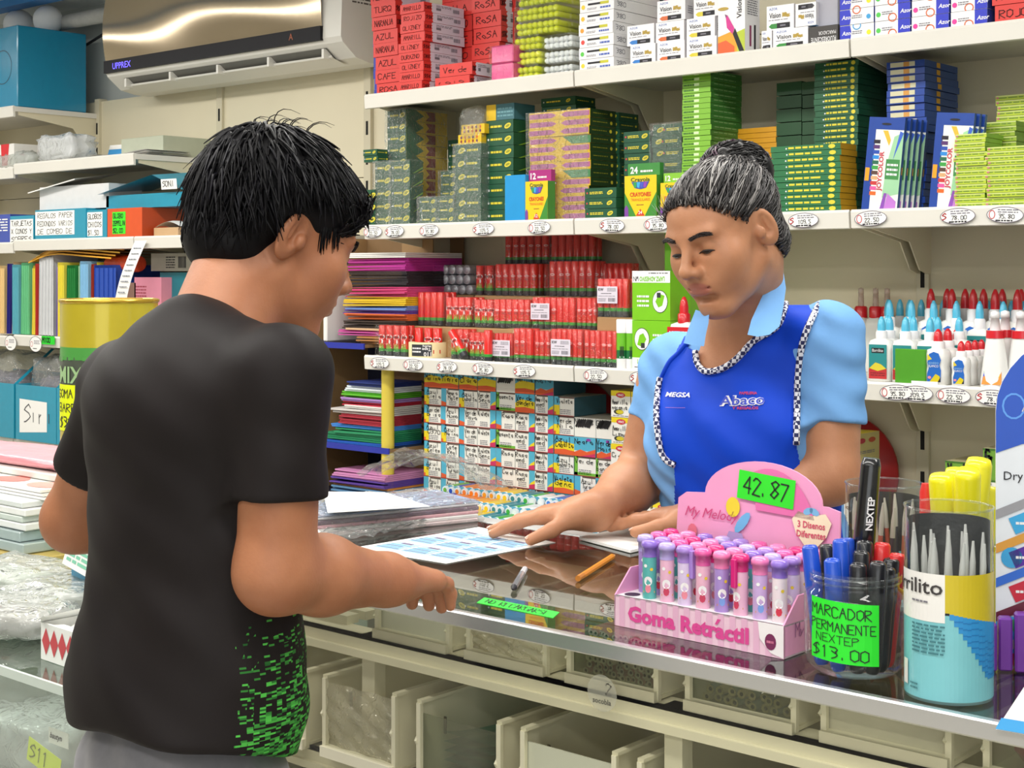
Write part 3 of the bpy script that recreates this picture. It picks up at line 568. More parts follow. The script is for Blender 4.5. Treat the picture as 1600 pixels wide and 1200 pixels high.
p = MB(); p.add([(0, -.03, .04), (.36, -.03, .085), (.36, .2, .12), (0, .2, .08)], [(0, 1, 2, 3)], white); p.add([(0, -.03, .035), (.36, -.03, .08), (.36, -.03, .085), (0, -.03, .04)], [(0, 1, 2, 3)], white); o = p.obj('carton_cover', None, (sX(50, 3.44), 3.45, z3+.165)); tag(o, 'white cover tilted over the white carton', 'cover')
def tl(p, fr, fs, w, h, d):
    p.add([(-.02, -.03, .06), (w*.62, -.03, .125), (w*.62, d, .15), (0, d, .085)], [(0, 1, 2, 3)], teal); p.add([(w*.62, -.03, .125), (w, -.01, .045), (w, d, .07), (w*.62, d, .15)], [(0, 1, 2, 3)], teal)
    p.rect(Fr((w*.72, -.024, .065), (.9, .08, -.0), (0, -.1, 1)), 0, 0, .09, .04, paper, 2); p.hand(Fr((w*.72, -.024, .065), (.9, .08, -.0), (0, -.1, 1)), 'SONI', .008, .01, .022, ink, 4)
carton('teal_carton', 166, 300, 3.45, z3+.117, .055, .22, teal, 'teal carton with its flap lid propped open above the orange one', decor=tl)
bx('foam_tray', *sh(250, 288, 3.47), 3.44, 3.56, z3, z3+.035, mat('#c9a67c', .5), 'brown foam tray beside the orange carton', 'tray')
p = MB(); p.sheet(lambda u, v: (u*.16, v*.12, .02*math.sin(u*3.1)+.006*math.sin(v*5)), 8, 5, white); o = p.obj('white_foam_lid', None, (sX(246, 3.45), 3.44, z3+.037)); tag(o, 'white flared lid on the brown foam tray', 'lid')
carton('small_carton', 290, 318, 3.42, z3, .12, .08, mat('#2b3fb0', .4), 'small blue and white carton next to the boy’s hair'.replace('’', "'"), decor=lambda p, fr, fs, w, h, d: (p.rect(fr, 0, .0, w, .055, mat('#3f9fe0', .4), 1), p.rect(fr, 0, h-.03, w, h, paper, 1)))
# fourth shelf: upright folders, envelopes, packets
z4 = 1.1065; fcols = [('#e3c489', 'tan'), ('#2d2a86', 'indigo'), ('#e0bd92', 'peach'), ('#69b3c0', 'light blue'), ('#6fbf8b', 'mint green'), ('#e4d14e', 'yellow'), ('#b8302a', 'red'), ('#c7c9cb', 'wide grey'), ('#8a6fc0', 'violet'), ('#e6d84e', 'bright yellow'), ('#23803c', 'dark green'), ('#9fc8a4', 'pale green'), ('#8fc0de', 'sky blue'), ('#a03428', 'brick red'), ('#e2cf3e', 'mustard'), ('#2149a8', 'royal blue')]
pxs = [-6, 10, 15, 22, 32, 46, 58, 60, 84, 93, 103, 118, 128, 141, 145, 150, 186]
for i, (hc, nm) in enumerate(fcols):
    a, b_ = sX(pxs[i], 3.44), sX(pxs[i+1], 3.44); w = max(b_-a, .008); hh = .30+.02*((i*7) % 5)/5+(.03 if i == 7 else 0)
    p = MB(); n = max(2, min(5, int(w/.008))); m_ = mat(hc, .6)
    for k in range(n):
        xx = k*w/n; p.add([(xx, -.005*(k % 2), 0), (xx+.002, -.01, 0), (xx+.002+.006*(i % 3), -.01, hh), (xx+.006*(i % 3), -.005*(k % 2), hh), (xx, .22, 0), (xx+.002, .22, 0), (xx+.002, .22, hh), (xx, .22, hh)], [(0, 1, 2, 3), (1, 5, 6, 2), (3, 2, 6, 7), (4, 0, 3, 7)], m_)
    p.add([(0, -.006, .002), (w*.92, -.006, .002), (w*.92, -.006, hh-.012), (0, -.006, hh-.012)], [(0, 1, 2, 3)], m_)
    o = p.obj('paper_folder', None, (a, 3.44+.01*(i % 3), z4)); tag(o, nm+' paper folder standing in the row on the shelf', 'folder', 'folders standing in a row')
for i in range(4):
    p = MB(); m_ = mat(['#e0a32a', '#d8951c', '#e8b13a', '#c98412'][i], .5)
    p.sheet(lambda u, v: (u*.62, .0+v*.2, .02*i*.55+.05*math.sin(min(1, u*2.2)*1.5708)*(1-.7*u)), 14, 3, m_); p.sheet(lambda u, v: (u*.62, -.001, .02*i*.55+.05*math.sin(min(1, u*2.2)*1.5708)*(1-.7*u)-.006*v), 14, 1, m_)
    o = p.obj('manila_envelope', None, (sX(44+6*i, 3.43), 3.432, z4+.345-.03)); tag(o, ['lowest', 'second', 'third', 'topmost'][i]+' orange-yellow envelope lying across the folders', 'envelope', 'envelopes on the folders')
p = MB(); p.lathe([(.03, 0), (.036, .01), (.034, .2), (.03, .21)], mat('#d4502e', .4, bump=.5, bscale=60), 14, ax=(1, 0, 0)); o = p.obj('crepe_roll', None, (sX(172, 3.5), 3.5, z4+.305)); tag(o, 'orange-red crepe roll beneath the shelf tag', 'roll')
carton('grey_packet', 236, 320, 3.50, z4+.275, .07, .18, mat('#98968a', .5), 'grey wrapped packet with printed label near the boy', decor=lambda p, fr, fs, w, h, d: (p.lines(fr, .1, .01, .06, .05, 5, ink), p.bar(fr, .18, .012, .05, .045, ink)))
carton('teal_carton', 250, 330, 3.52, z4+.16, .11, .2, teald, 'dark teal carton behind the foam pack', decor=None)
carton('pink_packet', 210, 252, 3.47, z4+.10, .15, .15, mat('#d98aa0', .5), 'pink paper packet tied with pink ribbon', decor=lambda p, fr, fs, w, h, d: p.lines(fr, .01, .02, w*.4, .1, 8, mat('#a84a5c', .5)))
carton('pink_shelf_tray', 186, 305, 3.45, z4+.085, .012, .2, mat('#e295b0', .4), 'thin pink tray below the pink packet', decor=None)
bx('foam_pack', *sh(238, 312, 3.46), 3.455, 3.58, z4+.10, z4+.135, mat('#e9e0ae', .6), 'cream foam strips wrapped in film on the pink tray', 'foam')
carton('brown_packet', 186, 212, 3.47, z4+.098, .13, .12, mat('#8a6a5c', .6), 'brown paper packet between the blue folder and pink packet')
bag((sX(290, 3.5), 3.52, z4+.0), .4, .2, .08, 33, filmh, 'white wrapped sheets under the pink tray')
# long paper tag hanging from the third shelf
a = at(214, 372, Y=3.385); p = MB(); L = .24; p.sheet(lambda u, v: (u*.078-.11*v-.01*v*v, -.02*math.sin(v*2.5), -L*v), 2, 10, paper); 
fr = Fr((0, -.001, 0), (1, 0, 0), (0, 0, 1))
for k in range(9):
    v = .1+.09*k; u0 = -.11*v-.01*v*v; p.lines(Fr((u0+.012, -.021*math.sin(v*2.5)-.002, -L*v-.01), (1, 0, 0), (0, 0, 1)), 0, 0, .05, .010, 1, mat('#7b7f8a', .6))
o = p.obj('paper_tag', None, (a.x-.02, 3.39, 1.50)); tag(o, 'long white list taped to the shelf edge, hanging at a slant', 'paper')
for i, (px, py) in enumerate(((12, 536), (51, 538))):
    a = at(px, py, Y=3.38); p = MB(); fr = Fr((0, 0, 0), (1, 0, 0), (0, 0, 1)); p.ell(fr, 0, 0, .048, .034, paper, 0, 24); p.ring(fr, 0, 0, .048, .034, .002, ink, 1, 24); p.ring(fr, -.03, .0, .010, .012, .002, mat('#c23a44', .6), 2, 10); p.lines(fr, -.012, .0, .045, .018, 3, mat('#6d6a78', .6)); p.lines(fr, -.02, -.022, .03, .008, 1, ink)
    o = p.obj('round_price_tag', None, (a.x, 3.394, a.z), 0); tag(o, ['round white price tag at the folders, farther from the green note', 'round white price tag next to the green note'][i], 'price tag', 'round tags under the folders')
a = at(64, 531, Y=3.39); p = MB(); p.box(0, .10, 0, .0006, 0, .035, mat('#22d02a', .6)); p.hand(Fr((0, 0, 0), (1, 0, 0), (0, 0, 1)), 'M100', .006, .008, .02, ink, 1, .2); o = p.obj('price_note', None, (a.x, 3.393, a.z-.018)); tag(o, 'small green handwritten note on the shelf under the folders', 'note')
# fifth shelf: teal bins with wrapped goods
z5 = .6605
for i, (pa, pb, lab, txt) in enumerate([(-75, 20, 'teal box at the frame edge of the lowest shelf, paper label', 'Bola'), (23, 86, 'teal box with white label reading Siri', 'Siri'), (87, 150, 'teal box next to the yellow tin', 'Co')]):
    a, b_ = sX(pa, 3.38), sX(pb, 3.38); w = b_-a; p = MB(); hh = .235
    p.box(0, w, 0, .004, 0, hh, teal); p.box(0, .004, .004, .3, 0, hh, teal); p.box(w-.004, w, .004, .3, 0, hh, teal); p.box(.004, w-.004, .296, .3, 0, hh+.03, teal); p.box(.004, w-.004, .004, .296, 0, .004, teal)
    fr = Fr((0, 0, 0), (1, 0, 0), (0, 0, 1)); p.pl2(fr, [(w*.10, .03), (w*.78, .045), (w*.78, .17), (w*.10, .175)], paper, 1); p.hand(fr, txt, w*.22, .08, .075, mat('#5b5a5e', .6), 3, .07)
    p.add([(w, 0, hh), (w, .02, hh), (w-.10, .3, hh+.17), (w-.10, .28, hh+.17)], [(0, 1, 2, 3)], teal)
    o = p.obj('teal_bin', None, (a, 3.385, z5+.0)); tag(o, lab, 'box', 'teal boxes on the lowest shelf')
    bag((a+w/2, 3.53, z5+.1), w*.8, .24, .26, 40+i, film, 'clear bag of trinkets stuffed in the %s teal box' % ['edge', 'Siri', 'tin-side'][i], amp=.2)
    bag((a+w/2, 3.53, z5+.01), w*.7, .2, .26, 50+i, mat('#6f6a78', .5, var=.7, scale=60), 'dark mixed trinkets inside the %s teal box' % ['edge', 'Siri', 'tin-side'][i], amp=.2, name='trinket_heap', cat='trinkets')
# ================================================================== stock on the upper shelves of the facing wall
def dep(px, Y): return Y/ray(px, HOR).y
def hm(px, Y, dpy): return dpy*dep(px, Y)/F
def wm(a, b, Y): return sX(b, Y)-sX(a, Y)
FR = lambda w, d, h: (Fr((0, 0, 0), (1, 0, 0), (0, 0, 1)), Fr((w, 0, 0), (0, 1, 0), (0, 0, 1)), Fr((0, 0, h), (1, 0, 0), (0, 1, 0)))
def stack(meshes, name, x, Y, z0, n, h, lab, cat, grp, jit=.004, lean=0, ly=0, total=None, order=None):
    """n boxes piled up; labels count from the top of the pile"""
    out = []
    for i in range(n):
        me = meshes[(order[i] if order else i) % len(meshes)]
        o = put(me, name, (x+rnd.uniform(-jit, jit)+lean*i, Y+rnd.uniform(0, jit*1.5)+ly*i, z0+i*h), rnd.uniform(-1, 1)*jit*2.5)
        tag(o, lab % fromtop(n-1-i), cat, grp); out.append(o)
    return out
S1, S2 = 1.969, 1.532
red = mat('#d8352e', .42, var=.05); red2 = mat('#bf2a28', .45, var=.05); wht = mat('#f0eff0', .45, var=.02); lil = mat('#ddd6e2', .45, var=.02); gry = mat('#77757e', .6); gol = mat('#b79a3c', .45)
def redbox(w, d, h, word, seed):
    rnd.seed(seed); p = MB(); p.box(0, w, 0, d, 0, h*.97, red, r=lil, t=red2); f, s, t_ = FR(w, d, h)
    p.hand(f, word, w*.12, h*.28, h*.42, mat('#4a1210', .7), 1, .13, width=w*.76); p.rect(s, 0, 0, d*.2, h*.97, red, 0)
    for k in range(3): p.ell(s, d*.2, h*(.2+.3*k), h*.1, h*.1, lil, 1, 6)
    p.hand(s, ['$$#', '888', '0#8'][seed % 3], d*.03, h*.3, h*.35, mat('#4a1210', .7), 2, .16, width=d*.15)
    p.rect(s, d*.30, h*.3, d*.42, h*.55, gry, 1); p.lines(s, d*.3, h*.6, d*.4, h*.25, 2, gry); p.bar(s, d*.72, h*.3, d*.16, h*.4, gry); return p.mesh('marker_box')
H = hm(600, 3.44, 21.2); w = wm(584, 622, 3.44)
RB = [redbox(w, .17, H, wd, i) for i, wd in enumerate(['ROSA', 'CAFE', 'AZUL', 'NARANJA', 'AZUL', 'NARANJA', 'TURQ', 'NEGRO'])]
stack(RB, 'marker_box', sX(587, 3.47), 3.47, S1, 9, H, 'red marker box, %s of the stack beside the air conditioner', 'box', 'red marker boxes', lean=-.004)
H2 = hm(640, 3.42, 15.2); w2 = wm(620, 657, 3.42)
RB2 = [redbox(w2, .19, H2, wd, 20+i) for i, wd in enumerate(['AMARILLO', 'AMARILLO', 'OLIZNEY', 'DURAZNO', 'OLIZNEY', 'AMARILL', 'OLIZNEY', 'ROJIZO'])]
stack(RB2, 'marker_box', sX(621, 3.42), 3.42, S1, 9, H2, 'red box with white barcode side, %s of its stack', 'box', 'red marker boxes', lean=.0015)
H3 = hm(715, 3.6, 25); RB3 = [redbox(wm(688, 735, 3.6), .16, H3, wd, 40+i) for i, wd in enumerate(['ROSA', 'MORADO', 'ROJO', 'CAFE', 'AMARILLO', 'LILA'])]
stack(RB3, 'marker_box', sX(690, 3.62), 3.62, S1, 7, H3, 'red marker box, %s, shaded stack behind the white barcodes', 'box', 'red marker boxes')
H4 = hm(757, 3.56, 24.5); RB4 = [redbox(wm(736, 779, 3.56), .16, H4, 'RoSA', 60+i) for i in range(3)]
stack(RB4, 'marker_box', sX(737, 3.56), 3.56, S1, 7, H4, 'red box marked RoSA, %s of its stack', 'box', 'red marker boxes')
RB5 = [redbox(wm(781, 802, 3.6), .12, H4, 'NARA', 70)]; stack(RB5, 'marker_box', sX(782, 3.62), 3.62, S1, 7, H4, 'narrow red box, %s, behind the yellow highlighters', 'box', 'red marker boxes')
RB6 = [redbox(wm(686, 735, 3.43), .10, hm(700, 3.43, 20), 'Verde', 80), redbox(wm(678, 730, 3.42), .12, hm(700, 3.42, 16), 'rojo', 81)]
for i, (me, z) in enumerate(((RB6[1], S1), (RB6[0], S1+hm(700, 3.42, 16)))):
    tag(put(me, 'marker_box', (sX((680, 687)[i], 3.425), 3.425, z), .03), ['flat shiny red box at the very front of the top shelf', 'red box marked Verde, on the flat shiny red box'][i], 'box', 'red marker boxes')
# small blue-white boxes glimpsed past the end of the red stack
p = MB(); p.box(0, .05, 0, .12, 0, .036, wht); f, s, t_ = FR(.05, .12, .036); p.rect(f, 0, 0, .03, .036, mat('#2334a8', .4)); p.rect(f, .036, .006, .05, .026, mat('#63b53c', .4)); sb = p.mesh('small_box')
stack([sb], 'small_box', sX(577, 3.5), 3.52, S1, 7, .0365, 'small blue and white box, %s, at the shelf end', 'box', 'small boxes at the shelf end')
# highlighter packs: pens lie front to back, wrapped in film
def hpack(col, cap, nw, nh, r, L, tipcol=None):
    rt = MB(); c = mat(col, .35, coat=.3); e = mat(cap, .35, coat=.3)
    for j in range(nh):
        for i in range(nw):
            x = r+i*2*r; z = r+j*1.85*r; y = rnd.uniform(0, .006)
            rt.lathe([(0, y-.002), (r*.75, y), (r*.95, y+.006), (r*.95, y+L*.3)], e, 8, (x, 0, z), (0, 1, 0), cap=False); rt.lathe([(r, y+L*.3), (r, y+L), (0, y+L)], c, 8, (x, 0, z), (0, 1, 0), cap=False)
    return rt
def place_pack(mb, name, loc, lab, grp, rz=0, wr=None):
    o = mb.obj(name, None, loc, rz); tag(o, lab, 'pack', grp)
    if wr:
        q = MB(); q.box(-.002, wr[0]+.002, -.004, wr[1], 0, wr[2], wrap); q.obj('film_wrap', o)
    return o
rr = .0105; x = sX(802, 3.46); yl = '#d8de12'
for i, (c1, c2, lab) in enumerate([(yl, yl, 'lowest bagged pack of yellow highlighters'), (yl, '#e6e83a', 'second lowest bagged pack of yellow highlighters'), (yl, yl, 'third bagged pack of yellow highlighters from the shelf'), ('#c9d010', yl, 'fourth bagged pack of yellow highlighters from the shelf'), (yl, yl, 'fifth bagged pack of yellow highlighters from the shelf'), (yl, '#cfd808', 'topmost bagged pack of yellow highlighters')]):
    place_pack(hpack(c1, c2, 5 if i < 3 else 8, 2, rr, .15), 'highlighter_pack', (x+.004*(i % 2), 3.45+.005*i, S1+i*.046), lab, 'highlighter packs', wr=((5 if i < 3 else 8)*2*rr, .155, .0445))
for i, (c1, c2, lab) in enumerate([('#1c6b48', '#e8eaec', 'bagged pack of dark green markers with white caps'), ('#b9bec2', '#eceef0', 'lower bagged pack of white markers'), ('#9aa0a6', '#eef0f2', 'upper bagged pack of white markers')]):
    place_pack(hpack(c1, c2, 6, 2, .0095, .14), 'marker_pack', (x+.112, 3.47, S1+i*.044), lab, 'marker packs', wr=(6*.019, .145, .041))
pk = mat('#e6468f', .3, coat=.4)
for i in range(2):
    p = MB(); p.bbox(0, wm(766, 800, 3.43), 0, .06, 0, .055, pk, .004); o = p.obj('pink_eraser_pack', None, (sX(767, 3.43), 3.43, S1+.0555*i)); tag(o, ['lower', 'upper'][i]+' wrapped pink pack beside the yellow highlighters', 'pack', 'pink packs')
    q = MB(); q.box(-.003, wm(766, 800, 3.43)+.003, -.004, .064, 0, .0552, wrap); q.obj('film_wrap', o)
# white highlighter boxes
def hlbox(w, d, h, dot, tip):
    p = MB(); p.box(0, w, 0, d, 0, h*.97, wht, t=wht); f, s, t_ = FR(w, d, h); p.ell(f, w*.1, h*.45, h*.2, h*.2, mat(dot, .5), 1, 10); p.rect(f, w*.24, h*.55, w*.62, h*.72, ink, 1); p.rect(f, w*.6, h*.53, w*.85, h*.76, mat(tip, .5), 1)
    p.lines(f, w*.22, h*.16, w*.28, h*.2, 2, gry); p.lines(f, w*.6, h*.15, w*.3, h*.2, 1, mat('#4a63b8', .5), fill=.8)
    p.hand(s, '3?0'.replace('?', '8'), d*.06, h*.3, h*.4, gry, 1, .12, width=d*.2); return p.mesh('highlighter_box')
h = hm(930, 3.43, 18.4); w = wm(904, 957, 3.43); WB = [hlbox(w, .23, h, c, '#c8c42e') for c in ('#f0d030', '#58c848', '#e0443c', '#f0a030', '#f0c030', '#f0d030')]
stack(WB, 'highlighter_box', sX(905, 3.425), 3.425, S1, 7, h, 'slim white box with a marker print, %s of its neat stack', 'box', 'white highlighter boxes', jit=.002, order=[0, 1, 2, 3, 4, 0, 4])
p = MB(); p.box(0, .10, 0, .2, 0, .05, mat('#9a989c', .5)); f, s, t_ = FR(.1, .2, .05); p.rect(f, .01, .01, .07, .03, ink, 1); p.ell(f, .085, .02, .01, .012, mat('#e02a7a', .5), 1); gb = p.mesh('marker_box')
stack([gb], 'marker_box', sX(1006, 3.66), 3.66, S1, 5, .051, 'grey marker box, %s of the pile in shade behind the white boxes', 'box', 'grey boxes')
MARK = {'blue': '#2479c8', 'orange': '#d8682a', 'yellow': '#d8c832', 'green': '#2d8a34', 'black': '#2a262c'}
def visbox(w, d, h, c, flip=False):
    p = MB(); p.box(0, w, 0, d, 0, h, wht, r=mat('#d9d6d8', .5)); f, s, t_ = FR(w, d, h)
    if flip: f = Fr((w, 0, h), (-1, 0, 0), (0, 0, -1))
    p.text(f, 'AZOR', w*.1, h*.82, h*.1, mat('#5577c0', .5), w=w*.3); p.text(f, 'Vision', w*.1, h*.5, h*.21, ink, w=w*.42, bold=.012); p.ell(f, w*.66, h*.6, w*.1, h*.08, gol, 1, 7, .5); p.ell(f, w*.76, h*.55, w*.08, h*.07, gol, 1, 6, -.3); p.text(f, 'Plus', w*.58, h*.5, h*.18, gol, 2, w=w*.28, bold=.02)
    p.lines(f, w*.08, h*.38, w*.7, h*.06, 1, gry); m_ = mat(MARK[c], .4); p.pl2(f, [(w*.08, h*.16), (w*.18, h*.06), (w*.38, h*.06), (w*.38, h*.26), (w*.18, h*.26)], m_, 1); p.rect(f, w*.38, h*.06, w*.86, h*.27, ink, 1); p.rect(f, w*.5, h*.13, w*.7, h*.2, gry, 2)
    p.lines(s, d*.1, h*.3, d*.2, h*.4, 4, gry); return p.mesh('marker_carton')
def vis(px0, px1, py1, Y, c, lab, d=.12, flip=False, hpx=31, z=None):
    w_, h_ = wm(px0, px1, Y), hm(px0, Y, hpx); zz = S1 if z is None else z
    o = put(visbox(w_, d, h_, c, flip), 'marker_carton', (sX(px0, Y), Y, zz), rnd.uniform(-.02, .02)); tag(o, lab, 'box', 'white marker cartons'); return zz+h_+.0008
za = vis(985, 1024, 0, 3.425, 'blue', 'white marker carton with blue pen, bottom row next to the slim boxes'); za2 = za
vis(980, 1022, 0, 3.43, 'blue', 'white marker carton with blue pen, in the middle row', z=za)
zb = vis(1027, 1069, 0, 3.425, 'orange', 'white marker carton with orange pen, bottom row'); zb = vis(1025, 1069, 0, 3.43, 'orange', 'white marker carton with orange pen, middle row', z=zb); vis(1027, 1071, 0, 3.43, 'orange', 'white marker carton with orange pen, highest of its column', z=zb, hpx=33)
zc = vis(1073, 1120, 0, 3.42, 'yellow', 'white marker carton with yellow pen, bottom row'); zc = vis(1073, 1117, 0, 3.425, 'yellow', 'white marker carton with yellow pen, middle row', z=zc); vis(1084, 1122, 0, 3.43, 'yellow', 'white marker carton with yellow pen, highest of its column', z=zc, hpx=34)
vis(1190, 1206, 0, 3.43, 'black', 'narrow white marker carton beside the tall pink-pen carton'); zd = vis(1208, 1262, 0, 3.425, 'green', 'white marker carton under the upside-down one', hpx=30)
zd2 = vis(1198, 1240, 0, 3.43, 'green', 'white marker carton with green pen on the second level', z=zd, hpx=38); vis(1243, 1275, 0, 3.425, 'black', 'upside-down white marker carton with dark pen', z=zd, flip=True, d=.16, hpx=36)
# tall carton with pink pen artwork
w, h, d = wm(1122, 1164, 3.415), hm(1140, 3.415, 108), .075; p = MB(); p.box(0, w, 0, d, 0, h, wht); f, s, t_ = FR(w, d, h)
p.pl2(f, [(0, 0), (w, 0), (w, h*.27), (w*.5, h*.32), (0, h*.26)], mat('#e8a12a', .5), 1); p.pl2(f, [(0, 0), (w*.62, 0), (w*.62, h*.1), (w*.3, h*.2), (0, h*.17)], mat('#e0602c', .5), 2); p.pl2(f, [(w*.72, 0), (w, 0), (w, h*.34), (w*.7, h*.3)], mat('#b8c83a', .5), 2)
p.pl2(f, [(w*.30, h*.52), (w*.36, h*.56), (w*.62, h*.36), (w*.55, h*.28), (w*.34, h*.38)], mat('#d02a8c', .4), 3); p.pl2(f, [(w*.56, h*.28), (w*.64, h*.36), (w*.98, .004), (w*.80, .004)], ink, 3); p.pl2(f, [(w*.26, h*.58), (w*.36, h*.56), (w*.30, h*.52)], mat('#7a3a6c', .4), 3)
p.text(f, 'Vision', w*.88, h*.50, w*.18, ink, 3, rot=1.5708, bold=.01); p.pl2(f, [(w*.1, h*.92), (w*.6, h*.96), (w*.5, h), (w*.1, h)], mat('#2a6ad0', .4), 3); p.ell(f, w*.2, h*.66, w*.2, h*.025, gol, 3)
p.lines(s, d*.15, h*.55, d*.7, h*.3, 9, gry); p.rect(s, d*.3, h*.1, d*.42, h*.4, mat('#8a2a5a', .4), 1); p.rect(s, d*.6, h*.05, d*.72, h*.42, ink, 1)
tag(p.obj('marker_carton', None, (sX(1122, 3.415), 3.415, S1)), 'tall white carton printed with a big pink pen', 'box')
w, h = wm(1264, 1309, 3.425), hm(1285, 3.425, 28); p = MB(); p.box(0, w, 0, .1, 0, h, mat('#3f3c3a', .5), t=mat('#2a86b8', .5)); f = Fr((w, 0, h), (-1, 0, 0), (0, 0, -1)); p.text(f, 'FLUORESCENTE', w*.06, h*.62, h*.26, wht, w=w*.86, bold=.01); p.text(f, 'MARCADOR', w*.06, h*.3, h*.2, wht, w=w*.6)
tag(p.obj('marker_carton', None, (sX(1264, 3.425), 3.425, S1)), 'upside-down dark grey carton reading FLUORESCENTE', 'box')
bx('grey_carton', sX(1277, 3.45), sX(1312, 3.45), 3.44, 3.6, S1+hm(1285, 3.425, 28)+.001, S1+.15, mat('#a9a8b2', .5), 'grey-lilac carton on the upside-down dark carton', 'box')
def bwbox(w, d, h, dot, var):
    p = MB(); p.box(0, w, 0, d, 0, h*.97, wht, r=mat('#2b3f9c', .4)); f, s, t_ = FR(w, d, h); bl = mat('#2230c0', .4)
    u = w*.0 if var else w*.66; p.pl2(f, [(u, 0), (u+w*.34, 0), (u+w*.34, h*.97), (u, h*.97)] if not var else [(0, 0), (w*.30, 0), (w*.34, h*.5), (w*.3, h*.95), (0, h*.95)], bl, 1); p.text(f, 'Azor', u+w*.06, h*.35, h*.25, wht, 2, bold=.02, shear=.2)
    p.ell(f, w*(.85 if var else .1), h*.4, h*.16, h*.16, mat(dot, .5), 1, 10); p.ring(f, w*.5, h*.9 if var else h*.15, h*.3, h*.28, h*.07, mat('#d86a38' if dot != '#e6e02a' else '#3fa0d8', .5), 1, 14); p.lines(f, w*.36 if var else w*.2, h*.35, w*.3, h*.25, 2, gry); return p.mesh('marker_box')
h = hm(1400, 3.42, 25)
for k, (a, b_, dots) in enumerate([(1312, 1366, ['#e6e02a', '#3fa0d8', '#e6e02a']), (1367, 1423, ['#52c850', '#52c850', '#52c850']), (1425, 1484, ['#e83a9c', '#e83a9c', '#e83a9c']), (1486, 1544, ['#e83a9c', '#e83a9c', '#e83a9c'])]):
    w = wm(a, b_, 3.42)-.002; bb = [bwbox(w, .14, h, c, (k == 0)) for c in dots]
    stack(bb, 'marker_box', sX(a, 3.42), 3.42, S1, 4, h, 'blue-cornered white box, %%s, %s column past the dark carton' % NTH[k], 'box', 'blue and white marker boxes', jit=.001)
rb = [redbox(wm(1550, 1610, 3.42), .14, h*1.1, 'ROJO', 91)]; stack(rb, 'marker_box', sX(1551, 3.42), 3.42, S1, 3, h*1.1, 'red box marked ROJO, %s of the pile at the frame edge', 'box', 'red boxes at the edge')
# ------------------------------------------------------------------ second shelf: crayons and pencils
dg = mat('#1d5238', .4, var=.08); dg2 = mat('#2f6b47', .4, var=.08); cy = mat('#e3bb1e', .45); lg = mat('#86b53a', .45, var=.06); mar = mat('#8a2a2e', .5); ovl = mat('#e0cf3a', .5); wrapd = clear('crayon_wrap', '#f3f6f4', 1.6, .08, bump=1.0, bscale=48, haze=.07)
def crbox(w, d, h, side='zig', ov=.8, flip=False, tri=False):
    p = MB(); p.box(0, w, 0, d, 0, h*.97, dg, r=cy if side == 'zig' else dg, t=dg2); f, s, t_ = FR(w, d, h)
    p.ell(f, w*ov, h*.5, h*.36, h*.2, ovl, 1, 12, .35); p.ell(f, w*ov, h*.5, h*.24, h*.1, mat('#9a9a2a', .5), 2, 10, .35)
    u0 = w*.08 if ov > .5 else w*.38; p.lines(f, u0+w*.08, h*.36, w*.42, h*.28, 2 if tri else 1, ovl, fill=.6)
    p.ell(f, u0, h*.5, h*.1, h*.1, mat('#c84040' if tri else '#d8d8d8', .5), 1, 6)
    if side == 'zig':
        if h > .03 or rnd.random() < .4: p.pl2(s, [(0, 0), (d*.22, 0), (d*.42, h*.5), (d*.22, h), (0, h)], dg2, 1); p.pl2(s, [(d*.46, h*.1), (d*.7, h*.1), (d*.7, h*.9), (d*.46, h*.9), (d*.55, h*.5)], mar, 1)
        else: p.pl2(s, [(0, h*.3), (d*.4, h*.3), (d*.55, h*.5), (d*.4, h*.75), (0, h*.75)], mar, 1); p.pl2(s, [(d*.98, h*.3), (d*.8, h*.3), (d*.65, h*.5), (d*.8, h*.7), (d*.98, h*.7)], mar, 1); p.pl2(s, [(0, 0), (d*.3, 0), (0, h*.3)], dg2, 2)
    elif side == 'vee': p.pl2(s, [(d*.3, 0), (d, h*.45), (d, h*.6), (d*.2, 0)], lg, 1); p.pl2(s, [(d*.5, 0), (d, h*.2), (d, h*.3)], cy, 1)
    elif side == 'text': p.lines(s, d*.1, h*.4, d*.6, h*.2, 1, ovl); p.ell(s, d*.85, h*.5, h*.2, h*.15, ovl, 1, 8)
    return p.mesh('crayon_box')
def crstack(px0, px1, Y, n, hpx, d, lab, side='zig', ov=.8, tri=False, z0=S2, wrapit=False, nv=3, jit=.002):
    w, h = wm(px0, px1, Y), hm((px0+px1)/2, Y, hpx); ms = [crbox(w-.002, d, h, side, ov if not (k == 1 and ov < .5) else ov, tri=tri) for k in range(nv)]; x = sX(px0, Y)
    st = stack(ms, 'crayon_box', x, Y, z0, n, h, lab, 'crayon box', 'dark green crayon boxes', jit=jit)
    if wrapit:
        q = MB(); q.sheet(lambda u, v: (x-.006+(w+.01)*u, Y-.005-.004*abs(noise3((u*4, v*9, px0*.1), 1)), z0+v*(n*h+.003)), 10, 20, wrapd)
        q.sheet(lambda u, v: (x+w+.004+.003*abs(noise3((u*4, v*9, px0*.1), 2)), Y-.005+u*d, z0+v*(n*h+.003)), 8, 20, wrapd)
        o = q.obj('film_wrap'); tag(o, ('clear film around the '+lab.split('%s of the ')[-1])[:110], 'film', 'film wraps')
    return z0+n*h
crstack(605, 635, 3.50, 10, 18.2, .20, 'green crayon box, %s of the tall wrapped stack with yellow sides', wrapit=True)
zt = crstack(586, 611, 3.44, 5, 20, .05, 'green crayon box, %s, short wrapped stack at shelf end', side='text', wrapit=True)
crstack(611, 641, 3.43, 5, 20, .06, 'green crayon box, %s of the wrapped stack before the tall one', side='vee', wrapit=True)
crstack(569, 586, 3.43, 3, 19, .05, 'green crayon box, %s of the smallest pile at the shelf end', side='text')
crstack(568, 590, 3.435, 2, 10, .05, 'thin green crayon box, %s, on the short wrapped stack', z0=zt+.001, side='text')
